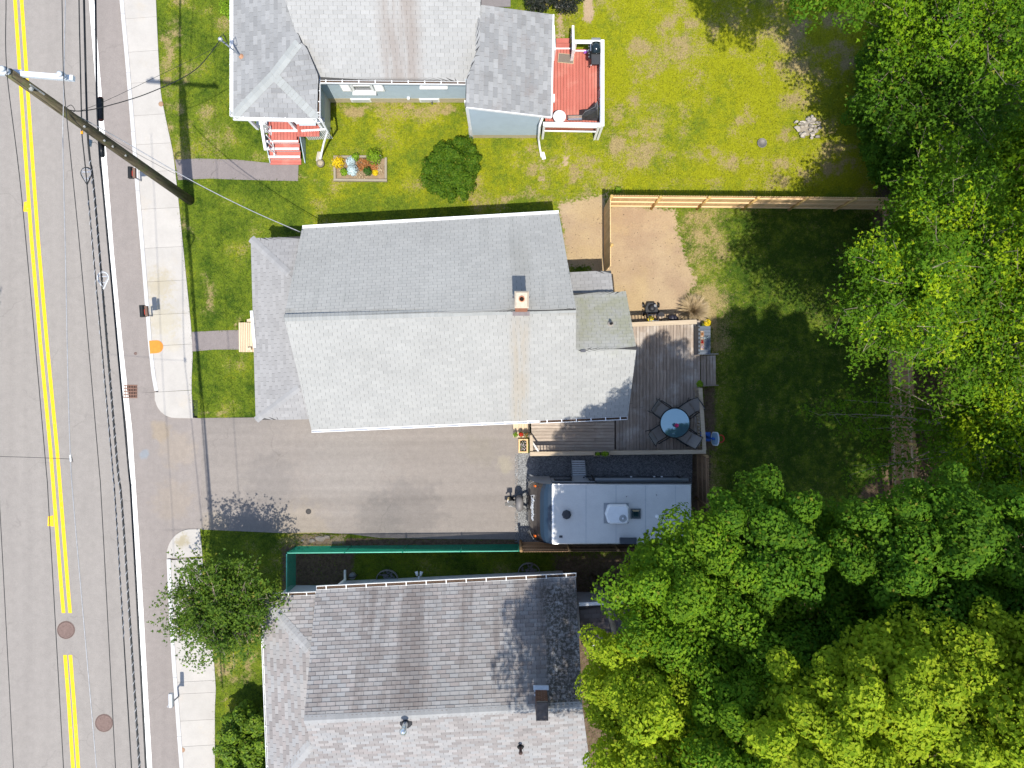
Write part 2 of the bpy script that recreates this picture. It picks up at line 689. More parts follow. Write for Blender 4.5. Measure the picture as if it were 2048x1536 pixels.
def walk(kerb, walkl, joints, cap_top=None, cap_bot=None):
    root = link('sidewalk', None)
    root['kind'] = 'structure'
    ROOT[root.name] = Vector((0, 0, 0))
    kroot = link('kerb', None)
    kroot['kind'] = 'structure'
    ROOT[kroot.name] = Vector((0, 0, 0))
    for a, b in zip(joints, joints[1:]):
        tilt = 4
        ys = np.linspace(a, b, 5)
        g = .22
        left = [(lerp_line(kerb, y) + 8, y + (tilt / 2)) for y in ys]
        right = [(lerp_line(walkl, y), y - tilt / 2) for y in ys]
        left[0] = (left[0][0], left[0][1] + g); right[0] = (right[0][0], right[0][1] + g)
        left[-1] = (left[-1][0], left[-1][1] - g); right[-1] = (right[-1][0], right[-1][1] - g)
        poly = left + right[::-1]
        mb = MB().prism(PP(poly), -.12, zt + random.uniform(-.002, .002))
        part(root, 'slab', mb, M_WALK)
    ks = joints[0]
    while ks < joints[-1] - 5:
        ke = min(ks + 118, joints[-1])
        ys = np.linspace(ks, ke, 5)
        left = [(lerp_line(kerb, y), y + .3 * (i == 0) - .3 * (i == 4)) for i, y in enumerate(ys)]
        right = [(lerp_line(kerb, y) + 7.6, y + .3 * (i == 0) - .3 * (i == 4)) for i, y in enumerate(ys)]
        part(kroot, 'kerb_stone', MB().prism(PP(left + right[::-1]), -.15, zt + .012), M_KERB)
        ks = ke
    return root, kroot


su, ku = walk(KERB_U, WALK_U, [-90, -30, 36, 103, 165, 230, 288, 343, 417, 495, 562, 628, 690, 782])
# rounded corner slab beside the driveway (upper)
cor = [(lerp_line(KERB_U, 784), 784.6)] + [(310, 800)] + arc(352, 796, 41, 40, 168, 92, 9) + [(386, 836.5), (383.5, 780.6)]
part(su, 'slab', MB().prism(PP(cor), -.12, zt), M_WALK)
sl, kl = walk(KERB_L, WALK_L, [1118, 1183, 1250, 1312, 1362, 1386, 1440, 1491, 1560, 1640])
cor = [(334, 1116.5)] + arc(384, 1110, 50, 52, 185, 262, 10) + [(400, 1058), (404, 1100), (405, 1112)]
part(sl, 'slab', MB().prism(PP(cor), -.12, zt), M_WALK)

# orange tactile plate at the kerb
pts = [(299, 681.5)] + [(u, v) for u, v in arc(314, 693.5, 13, 12.8, -90, 90, 10)] + [(301, 707.5)]
single('kerb_ramp_plate', 'bright orange rounded plate set in the sidewalk at the kerb', 'plate', MB().prism(PP(pts), 0.0, zt + .017),
       simple('orange_plate_paint', (.62, .21, .025), .6, .1, 9))

# paths
m = MB()
m.face(list(reversed(PP([(350, 319), (400, 317), (470, 319), (500, 322), (540, 326), (597, 328), (596, 362), (540, 361), (470, 359), (420, 357), (356, 360)], .010))))
struct('front_path', m, M_PATH)
m = MB()
m.face(list(reversed(PP([(384, 664), (440, 661), (482, 660), (482, 699), (430, 699), (385, 703)], .010))))
struct('front_path', m, M_PATH)


# manhole covers
def cover(u, v, r, z, label, mat, name='manhole_cover', tab=True):
    c = P(u, v, z)
    T = thing(name, label, 'manhole' if r > 9 else 'valve cover', c)
    r = r / PXM
    part(T, 'rim', MB().lathe([(r, -.02), (r, .006), (r * .93, .006), (r * .93, -.004)], c, 28), mat)
    part(T, 'lid', MB().lathe([(r * .90, -.02), (r * .90, .005), (r * .80, .009), (r * .70, .004), (r * .45, .007), (r * .2, .005)], c + Vector((0, 0, .001)), 28), mat)
    if tab:
        m = MB()
        for i in range(8):
            a = i * math.pi / 4
            m.obox(c + Vector((math.cos(a) * r * .58, math.sin(a) * r * .58, .008)), (math.cos(a), math.sin(a), 0), (-math.sin(a), math.cos(a), 0), (0, 0, 1), r * .12, r * .05, .004)
        part(T, 'raised_pattern', m, mat, kind='stuff')
    return T


M_IRON = simple('worn_iron', (.165, .115, .10), .75, .18, 14, .15)
cover(132, 1260, 18, ZR + .004, 'round brown manhole cover in the gap of the yellow lines', M_IRON)
cover(208, 1446, 18, ZR + .004, 'round brown manhole cover in the lane near the shoulder line', M_IRON)
M_CAP = simple('tan_valve_cap', (.30, .19, .12), .7, .15, 12)
cover(322, 208, 5, zt + .002, 'small tan valve cap at the grass edge of the sidewalk', M_CAP, 'valve_cover', False)
cover(365, 1500, 5, zt + .002, 'small brown valve cap by the kerb at the picture bottom', M_CAP, 'valve_cover', False)
cover(271, 707, 3, ZR + .004, 'tiny round valve cap in the road shoulder', M_IRON, 'valve_cover', False)
cover(617, 1023, 5.5, .016, 'dark oval valve cap in the driveway asphalt', simple('dark_iron', (.05, .047, .045), .7, .2, 9), 'valve_cover', False)

# storm drain grate
c = P(261, 783, ZR)
T = thing('storm_drain_grate', 'square rusty storm drain grate in the gutter by the white line', 'drain', c)
part(T, 'pit', MB().box(c.x - .27, c.x + .27, c.y - .25, c.y + .25, -.14, ZR + .003), simple('drain_dark', (.006, .005, .005), .9, .1, 4))
for i in range(9):
    x = c.x - .26 + i * .065
    part(T, 'bar', MB().box(x - .013, x + .013, c.y - .25, c.y + .25, ZR, ZR + .016), RUST)
for j in range(5):
    y = c.y - .25 + j * .125
    part(T, 'cross_bar', MB().box(c.x - .273, c.x + .273, y - .017, y + .017, ZR, ZR + .0185), RUST)


# ------------------------------------------------------------------ lawn: fine grid with soil / dry / tone masks
def fbm(x, y, s, seed, octv=4):
    """value noise on numpy arrays"""
    r = np.random.default_rng(seed)
    tab = r.random((64, 64))
    out = np.zeros_like(x)
    amp, tot = 1.0, 0.0
    for o_ in range(octv):
        fx, fy = x * s + 17.3 * o_, y * s + 9.1 * o_
        ix, iy = np.floor(fx).astype(int), np.floor(fy).astype(int)
        tx, ty = fx - ix, fy - iy
        tx, ty = tx * tx * (3 - 2 * tx), ty * ty * (3 - 2 * ty)
        a = tab[ix % 64, iy % 64]; b = tab[(ix + 1) % 64, iy % 64]
        c_ = tab[ix % 64, (iy + 1) % 64]; d = tab[(ix + 1) % 64, (iy + 1) % 64]
        out += amp * ((a * (1 - tx) + b * tx) * (1 - ty) + (c_ * (1 - tx) + d * tx) * ty)
        tot += amp
        amp *= .5
        s *= 2.03
    return out / tot


def sdist(px, py, poly):
    """signed distance in px (negative inside)"""
    inside = np.zeros(px.shape, bool)
    dmin = np.full(px.shape, 1e9)
    n = len(poly)
    for i in range(n):
        x0, y0 = poly[i]
        x1, y1 = poly[(i + 1) % n]
        cond = ((y0 > py) != (y1 > py))
        xi = (x1 - x0) * (py - y0) / ((y1 - y0) if y1 != y0 else 1e-9) + x0
        inside ^= cond & (px < xi)
        dx, dy = x1 - x0, y1 - y0
        tt = np.clip(((px - x0) * dx + (py - y0) * dy) / (dx * dx + dy * dy + 1e-9), 0, 1)
        dmin = np.minimum(dmin, np.hypot(px - x0 - tt * dx, py - y0 - tt * dy))
    return np.where(inside, -dmin, dmin)


def soft(px, py, poly, w):
    return np.clip(.5 - sdist(px, py, poly) / (2 * w), 0, 1)


def blob(px, py, cx, cy, rx, ry):
    d = np.hypot((px - cx) / rx, (py - cy) / ry)
    return np.clip(1.25 - d, 0, 1)


SOIL_POLYS = [
    ([(1118, 404), (1170, 396), (1212, 390), (1214, 530), (1135, 530)], 15, 1.0),
    ([(1218, 405), (1300, 416), (1350, 420), (1358, 470), (1368, 510), (1388, 555), (1372, 600), (1398, 640), (1380, 650), (1180, 650), (1180, 540)], 17, 1.0),
    ([(1166, -5), (1186, -5), (1190, 30), (1180, 46), (1168, 40)], 7, .95),
    ([(1110, 20), (1130, 20), (1130, 80), (1110, 80)], 10, .62),
    ([(1074, 300), (1090, 300), (1092, 375), (1076, 378)], 10, .55),
    ([(1122, 306), (1138, 306), (1140, 333), (1124, 336)], 6, .75),
    ([(600, 1072), (640, 1066), (690, 1070), (690, 1096), (600, 1098)], 12, .72),
]
DIRT_POLYS = [
    ([(560, 1088), (720, 1085), (700, 1185), (560, 1190)], 16, .85),
    ([(690, 1076), (1040, 1078), (1040, 1092), (690, 1092)], 5, .95),
    ([(1340, 905), (1422, 905), (1425, 1040), (1340, 1040)], 10, .9),
    ([(1404, 772), (1432, 772), (1436, 905), (1404, 905)], 8, .75),
    ([(700, 1095), (1260, 1095), (1260, 1180), (700, 1180)], 20, .34),
    ([(1100, 1100), (1420, 1100), (1420, 1600), (1100, 1600)], 25, .8),
]
WOODS = [(1745, -200), (1760, 330), (1745, 440), (1770, 560), (1785, 900), (1700, 1010), (1420, 1040), (1300, 1120), (1240, 1200), (1180, 1700), (2500, 1700), (2500, -200)]
NBACK = [(1100, -200), (1780, -200), (1780, 400), (1215, 385), (1100, 400)]
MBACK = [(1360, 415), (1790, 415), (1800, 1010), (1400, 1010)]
FRONT_DRY = [((345, 130), (16, 95), .8), ((352, 260), (14, 50), .8), ((375, 440), (14, 30), .85), ((402, 590), (14, 28), .6), ((430, 822), (60, 9), .7),
             ((475, 640), (12, 14), .6), ((470, 810), (30, 12), .5), ((620, 362), (60, 10), .5), ((790, 215), (160, 12), .9), ((720, 300), (60, 14), .45), ((690, 345), (14, 24), .4),
             ((1150, 340), (80, 44), .55), ((1260, 290), (60, 46), .5), ((1480, 250), (20, 24), .55), ((1590, 275), (34, 26), .55), ((1640, 330), (120, 30), .55),
             ((1030, 385), (110, 14), .6), ((940, 395), (30, 14), .8), ((1085, 330), (18, 60), .6), ((1590, 160), (20, 60), .45), ((1400, 180), (26, 30), .4), ((1440, 320), (90, 22), .5),
             ((1410, 470), (40, 44), .35), ((1405, 600), (36, 34), .5), ((1390, 625), (30, 20), .9), ((1450, 720), (20, 14), .6), ((1560, 430), (24, 9), .6),
             ((580, 1090), (30, 30), .5), ((460, 1340), (40, 40), .6), ((510, 1330), (20, 30), .7), ((430, 1420), (8, 40), .5), ((520, 1260), (16, 40), .6), ((1500, 20), (60, 20), .3), ((1700, 120), (24, 40), .4)]


def masks(u, v):
    n1 = fbm(u, v, .022, 3)
    n2 = fbm(u, v, .075, 5)
    soil = np.zeros_like(u)
    for poly, w, a in SOIL_POLYS:
        soil = np.maximum(soil, soft(u, v, poly, w) * a)
    dirt = np.zeros_like(u)
    for poly, w, a in DIRT_POLYS:
        dirt = np.maximum(dirt, soft(u, v, poly, w) * a)
    dirt = np.maximum(dirt, soft(u, v, WOODS, 22))
    dry = np.clip((n1 - .50) * 1.9, 0, .55)
    wu = u + (fbm(u, v, .018, 41) - .5) * 90
    wv = v + (fbm(u, v, .018, 43) - .5) * 90
    for (c_, r_, a) in FRONT_DRY:
        dry = np.maximum(dry, blob(wu, wv, c_[0], c_[1], r_[0] * 1.1, r_[1] * 1.1) * a * np.clip(2.6 * n2 - .55, .1, 1.4))
    nb = soft(u, v, NBACK, 30)
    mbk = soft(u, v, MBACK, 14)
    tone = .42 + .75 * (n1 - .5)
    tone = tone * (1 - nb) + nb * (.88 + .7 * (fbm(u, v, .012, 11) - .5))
    tone = tone * (1 - mbk) + mbk * ((.42 - .26 * np.clip((u - 1430) / 60, 0, 1)) + .6 * (n2 - .5))  # tree shade put into the grass colour: backyard turns darker green eastward
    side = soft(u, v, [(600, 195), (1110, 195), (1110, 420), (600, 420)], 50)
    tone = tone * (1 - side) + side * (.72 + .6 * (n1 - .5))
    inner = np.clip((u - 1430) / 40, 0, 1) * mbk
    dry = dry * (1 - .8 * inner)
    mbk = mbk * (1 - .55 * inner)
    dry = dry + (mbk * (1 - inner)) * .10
    dry = np.clip(dry + .08 + mbk * (.16 + .5 * np.clip(n2 - .42, 0, .4)) + nb * np.clip((fbm(u, v, .03, 21) - .54) * 2.2, 0, .5), 0, 1)
    return np.clip(soil, 0, 1), np.clip(dry, 0, 1), np.clip(tone, 0, 1), np.clip(dirt, 0, 1)


LAWN_EDGE = [(270, -140), (275, 0), (290, 200), (305, 330), (320, 480), (335, 640), (345, 790), (395, 800), (395, 1090), (365, 1095), (372, 1200), (388, 1400), (392, 1700)]
step = 5.0
gu = np.arange(265, 2360, step)
gv = np.arange(-150, 1690, step)
U, V = np.meshgrid(gu, gv)
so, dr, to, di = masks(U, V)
hz = (fbm(U, V, .05, 31) - .5) * .03
X = (U - 1024) / PXM
Y = (768 - V) / PXM
nv, nu = U.shape
vert = np.stack([X, Y, hz - .012], -1).reshape(-1, 3)
idx = np.arange(nu * nv).reshape(nv, nu)
q = np.stack([idx[1:, :-1], idx[1:, 1:], idx[:-1, 1:], idx[:-1, :-1]], -1).reshape(-1, 4)
edge = np.array([lerp_line(LAWN_EDGE, v) for v in gv])
ok = (U[:-1, :-1] >= edge[:-1, None]).reshape(-1)
q = q[ok]


def np_mesh(name, verts, quads, mat, smooth=False):
    me = bpy.data.meshes.new(name)
    k = quads.shape[1]
    me.vertices.add(len(verts))
    me.vertices.foreach_set('co', np.ascontiguousarray(verts, np.float32).ravel())
    me.loops.add(len(quads) * k)
    me.loops.foreach_set('vertex_index', np.ascontiguousarray(quads, np.int32).ravel())
    me.polygons.add(len(quads))
    me.polygons.foreach_set('loop_start', np.arange(0, len(quads) * k, k, dtype=np.int32))
    if smooth:
        me.polygons.foreach_set('use_smooth', np.ones(len(quads), bool))
    me.update(calc_edges=True)
    if mat is not None:
        me.materials.append(mat)
    return me


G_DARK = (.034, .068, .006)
G_MID = (.102, .144, .011)
G_LIME = (.220, .232, .008)
G_DRY = (.275, .215, .100)
G_SOIL = (.380, .288, .182)
G_DIRT = (.090, .062, .040)


def ground_nodes(t, blades=False):
    at = t.n('ShaderNodeAttribute', attribute_name='ground')
    sep = t.n('ShaderNodeSeparateColor')
    t.l(at.outputs['Color'], sep.inputs[0])
    soil, dry, tone = sep.outputs[0], sep.outputs[1], sep.outputs[2]
    dirt = at.outputs['Alpha']
    fine = t.noise(20, 5, .8)
    mid = t.noise(5, 4, .7)
    jit = t.math('SUBTRACT', t.noise(9, 5, .75), .5)
    tn = t.math('ADD', tone, t.math('ADD', t.math('MULTIPLY', t.math('SUBTRACT', mid, .5), 1.0), t.math('MULTIPLY', t.math('SUBTRACT', t.noise(1.2, 4, .65), .5), .9)))
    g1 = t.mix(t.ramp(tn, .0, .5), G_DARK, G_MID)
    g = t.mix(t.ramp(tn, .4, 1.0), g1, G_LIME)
    dm = t.ramp(t.math('ADD', dry, t.math('MULTIPLY', t.math('ADD', jit, t.math('SUBTRACT', t.noise(26, 3, .7), .5)), 1.5)), .28, .85)
    c = t.mix(dm, g, G_DRY)
    return at, soil, dry, tone, dirt, fine, mid, jit, c


t = NT('lawn_ground')
at, soil, dry, tone, dirt, fine, mid, jit, c = ground_nodes(t)
sm = t.ramp(t.math('ADD', soil, t.math('ADD', t.math('MULTIPLY', jit, 1.4), t.math('MULTIPLY', t.math('SUBTRACT', t.noise(1.6, 4, .6), .5), .9))), .34, .64)
sc_ = t.mix(t.ramp(t.noise(.7, 5, .65), .35, .65), G_SOIL, (.315, .228, .150))
sc_ = t.mix(t.math('MULTIPLY', t.ramp(t.noise(.45, 3), .45, .65), .5), sc_, (.40, .30, .155))
sc_ = t.scale(sc_, t.ramp(fine, .3, .7, .82, 1.14, False))
sc_ = t.mix(t.math('MULTIPLY', t.ramp(t.noise(14, 3, .6), .66, .72), .5), sc_, (.15, .11, .07))
dmk = t.ramp(t.math('ADD', dirt, t.math('MULTIPLY', jit, 1.3)), .42, .66)
dc = t.mix(t.ramp(t.noise(6, 5, .7), .35, .65), G_DIRT, (.145, .105, .07))
c = t.scale(c, t.ramp(fine, .28, .72, .55, 1.40, False))
c = t.mix(sm, c, sc_)
c = t.mix(dmk, c, t.scale(dc, t.ramp(fine, .3, .7, .7, 1.3, False)))
t.bsdf(c, .95, 0, .1, fine, .8, .03)
M_LAWN = t.m

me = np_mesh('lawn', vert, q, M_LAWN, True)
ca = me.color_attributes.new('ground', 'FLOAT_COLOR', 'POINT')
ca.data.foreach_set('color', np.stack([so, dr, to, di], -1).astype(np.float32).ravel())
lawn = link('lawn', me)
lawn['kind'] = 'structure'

# grass blades: real small leaves, thinned where it is bare
rg = np.random.default_rng(5)
NB = 330000
bu = rg.uniform(318, 1800, NB)
bv = rg.uniform(-20, 1560, NB)
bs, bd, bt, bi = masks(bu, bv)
wE = np.interp(bv, [p[1] for p in WALK_U + WALK_L], [p[0] for p in WALK_U + WALK_L])
keep = (bu > wE - 3) & (rg.random(NB) < np.clip(1.05 - bs * 1.6 - np.maximum(0, bi - .25) * 1.3, 0.0, 1) * (1 - .35 * bd))


def in_poly(u, v, poly):
    return sdist(u, v, poly) < 0


for poly in ([(u, v) for u, v in DRIVE], [(300, 780), (405, 836), (405, 1059), (300, 1125)], [(350, 321), (500, 324), (597, 330), (596, 360), (470, 357), (356, 358)], [(384, 666), (482, 662), (482, 697), (385, 701)],
             [(1036, 908), (1380, 908), (1380, 1086), (1036, 1086)], [(640, 455), (1100, 430), (1236, 600), (1236, 830), (640, 850)], [(545, 500), (645, 500), (645, 840), (545, 840)],
             [(530, 0), (640, 0), (640, 200), (943, 205), (943, 276), (1078, 276), (1078, 100), (1200, 100), (1190, 250), (1080, 262), (1080, 0)]):
    keep &= ~in_poly(bu, bv, poly)
bu, bv, bs, bd, bt, bi = [a[keep] for a in (bu, bv, bs, bd, bt, bi)]
n = len(bu)
bx, by = (bu - 1024) / PXM, (768 - bv) / PXM
ang = rg.uniform(0, 2 * np.pi, n)
L = rg.uniform(.035, .085, n)
W = L * rg.uniform(.22, .42, n)
tilt = rg.uniform(.15, 1.1, n)
dx, dy = np.cos(ang), np.sin(ang)
b0 = np.stack([bx - dy * W / 2, by + dx * W / 2, np.full(n, -.004)], -1)
b1 = np.stack([bx + dy * W / 2, by - dx * W / 2, np.full(n, -.004)], -1)
b2 = np.stack([bx + dx * L * np.cos(tilt), by + dy * L * np.cos(tilt), .006 + L * np.sin(tilt)], -1)
vb = np.stack([b0, b1, b2], 1).reshape(-1, 3)
fb = np.arange(3 * n).reshape(-1, 3)
t = NT('grass_blades')
at, soil, dry, tone, dirt, fine, mid, jit, c = ground_nodes(t, True)
c = t.scale(c, t.ramp(t.island(), 0, 1, .65, 1.45, False))
t.bsdf(c, .7, 0, .2)
M_BLADE = t.m
me = np_mesh('grass', vb, fb, M_BLADE)
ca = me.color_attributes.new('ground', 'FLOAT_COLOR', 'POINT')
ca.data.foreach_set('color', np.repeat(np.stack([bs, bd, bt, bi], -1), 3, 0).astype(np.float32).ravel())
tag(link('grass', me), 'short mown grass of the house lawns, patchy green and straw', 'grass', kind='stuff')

# gravel bed round the trailer
GRAV = [(1036, 906), (1385, 906), (1383, 1087), (1036, 1087)]
t = NT('gravel_bed')
vo = t.n('ShaderNodeTexVoronoi')
vo.inputs['Scale'].default_value = 26
t.l(t.pos(), vo.inputs['Vector'])
cs = t.n('ShaderNodeSeparateColor')
t.l(vo.outputs['Color'], cs.inputs[0])
t.bsdf(t.mix(cs.outputs[0], (.10, .105, .11), (.26, .265, .265)), .9, 0, .2, vo.outputs['Distance'], .9, .02)
m = MB()
m.face(list(reversed(PP(GRAV, .020))))
struct('gravel_bed', m, t.m)
NG = 9000
gx = rg.uniform(1037, 1384, NG)
gy = rg.uniform(907, 1086, NG)
gx = np.where(rg.random(NG) < .25, rg.uniform(1030, 1060, NG), gx)
sz = rg.uniform(.012, .026, NG)
dirs = np.array([(1, 0, 0), (0, 1, 0), (-1, 0, 0), (0, -1, 0), (0, 0, 1)], float)
ctr = np.stack([(gx - 1024) / PXM, (768 - gy) / PXM, np.full(NG, .022)], -1)
vg = ctr[:, None, :] + dirs[None] * (sz[:, None, None] * rg.uniform(.6, 1.3, (NG, 5, 1)))
fi = np.array([(0, 1, 4), (1, 2, 4), (2, 3, 4), (3, 0, 4)])
fg = (np.arange(NG)[:, None, None] * 5 + fi[None]).reshape(-1, 3)
M_PEB = simple('gravel_stones', (.20, .205, .21), .85, .1, 4, island=.6)
me = np_mesh('gravel', vg.reshape(-1, 3), fg, M_PEB)
tag(link('gravel', me), 'loose grey gravel spread under and around the travel trailer', 'gravel', kind='stuff')

# small stones and crumbs on the bare sand
NS = 900
su_ = rg.uniform(1120, 1395, NS)
sv_ = rg.uniform(398, 645, NS)
s1_, s2_, s3_, s4_ = masks(su_, sv_)
kp = s1_ > .5
su_, sv_ = su_[kp], sv_[kp]
NS = len(su_)
sz = rg.uniform(.008, .030, NS) * rg.uniform(.5, 1, NS)
ctr = np.stack([(su_ - 1024) / PXM, (768 - sv_) / PXM, np.full(NS, .002)], -1)
vg = ctr[:, None, :] + dirs[None] * (sz[:, None, None] * rg.uniform(.6, 1.3, (NS, 5, 1)))
fg = (np.arange(NS)[:, None, None] * 5 + fi[None]).reshape(-1, 3)
me = np_mesh('sand_stones', vg.reshape(-1, 3), fg, simple('sand_stone_crumbs', (.24, .18, .12), .9, .1, 4, island=.7))
tag(link('sand_stones', me), 'small stones and crumbs scattered on the bare sandy ground', 'stones', kind='stuff')

# ------------------------------------------------------------------ roofs with real shingle tabs
class Plane:
    """roof plane through an eave line and one upper point"""
    def __init__(self, e0, e1, r):
        self.e0, self.e1 = Vector(e0), Vector(e1)
        self.u = (self.e1 - self.e0).normalized()
        self.n = self.u.cross(Vector(r) - self.e0).normalized()
        if self.n.z < 0:
            self.n = -self.n
        self.v = self.n.cross(self.u).normalized()
        if self.v.dot(Vector(r) - self.e0) < 0:
            self.u = -self.u
            self.v = self.n.cross(self.u).normalized()

    def hit(self, u, v):
        """where the line of sight of a photograph pixel meets the plane"""
        a = Vector((0, 0, CAM_H))
        d = P(u, v, 0) - a
        s = self.n.dot(self.e0 - a) / self.n.dot(d)
        return a + d * s

    def st(self, p):
        d = Vector(p) - self.e0
        return d.dot(self.u), d.dot(self.v)

    def pt(self, s, t, h=0.0):
        return self.e0 + self.u * s + self.v * t + self.n * h

    def z_at(self, x, y):
        return self.e0.z - (self.n.x * (x - self.e0.x) + self.n.y * (y - self.e0.y)) / self.n.z


def scan(poly, t):
    """s-range of a polygon (list of (s,t)) at height t"""
    xs = []
    n = len(poly)
    for i in range(n):
        (s0, t0), (s1, t1) = poly[i], poly[(i + 1) % n]
        if (t0 <= t < t1) or (t1 <= t < t0):
            xs.append(s0 + (s1 - s0) * (t - t0) / (t1 - t0))
    if len(xs) < 2:
        return None
    return min(xs), max(xs)


def shingle_mats(name, cols, stain_fn=None, contrast=.16, rough=.9, cap=None):
    out = []
    for kind in ('island', 'rnd'):
        t = NT(name + ('_tabs' if kind == 'island' else '_tab'))
        r = t.island() if kind == 'island' else t.rnd()
        cr = t.n('ShaderNodeValToRGB')
        el = cr.color_ramp.elements
        while len(el) < len(cols):
            el.new(.5)
        for i, c in enumerate(cols):
            el[i].position = i / (len(cols) - 1)
            el[i].color = tuple(c) + (1,)
        t.l(r, cr.inputs[0])
        r2 = t.math('FRACT', t.math('MULTIPLY', r, 57.31))
        c = t.scale(cr.outputs[0], t.ramp(r2, 0, 1, 1 - contrast, 1 + contrast, False))
        big = t.noise(.55, 4, .6)
        c = t.scale(c, t.ramp(big, .3, .7, .93, 1.06, False))
        gr = t.noise(60, 3, .8)
        c = t.scale(c, t.ramp(gr, .3, .7, .90, 1.10, False))
        if stain_fn:
            c = stain_fn(t, c)
        t.bsdf(c, rough, 0, .15, gr, .3, .004)
        out.append(t.m)
    if cap:
        t = NT(name + '_cap')
        c = t.scale(cap, t.ramp(t.island(), 0, 1, .93, 1.07, False))
        c = t.scale(c, t.ramp(t.noise(50, 3, .8), .3, .7, .92, 1.08, False))
        t.bsdf(c, rough, 0, .15)
        out.append(t.m)
    return out


TAB = {}


def tab_mesh(w, e, g, h1, h0, mat):
    key = (round(w, 3), round(e, 3), mat.name)
    if key not in TAB:
        m = MB()
        a, b = g / 2, w - g / 2
        m.v = [(a, 0, 0), (b, 0, 0), (a, 0, h1), (b, 0, h1), (a, e, h0), (b, e, h0), (a, e, 0), (b, e, 0)]
        m.f = [(0, 1, 3, 2), (2, 3, 5, 4), (0, 2, 4, 6), (1, 7, 5, 3)]
        me = new_mesh('shingle', m)
        me.materials.append(mat)
        TAB[key] = me
    return TAB[key]


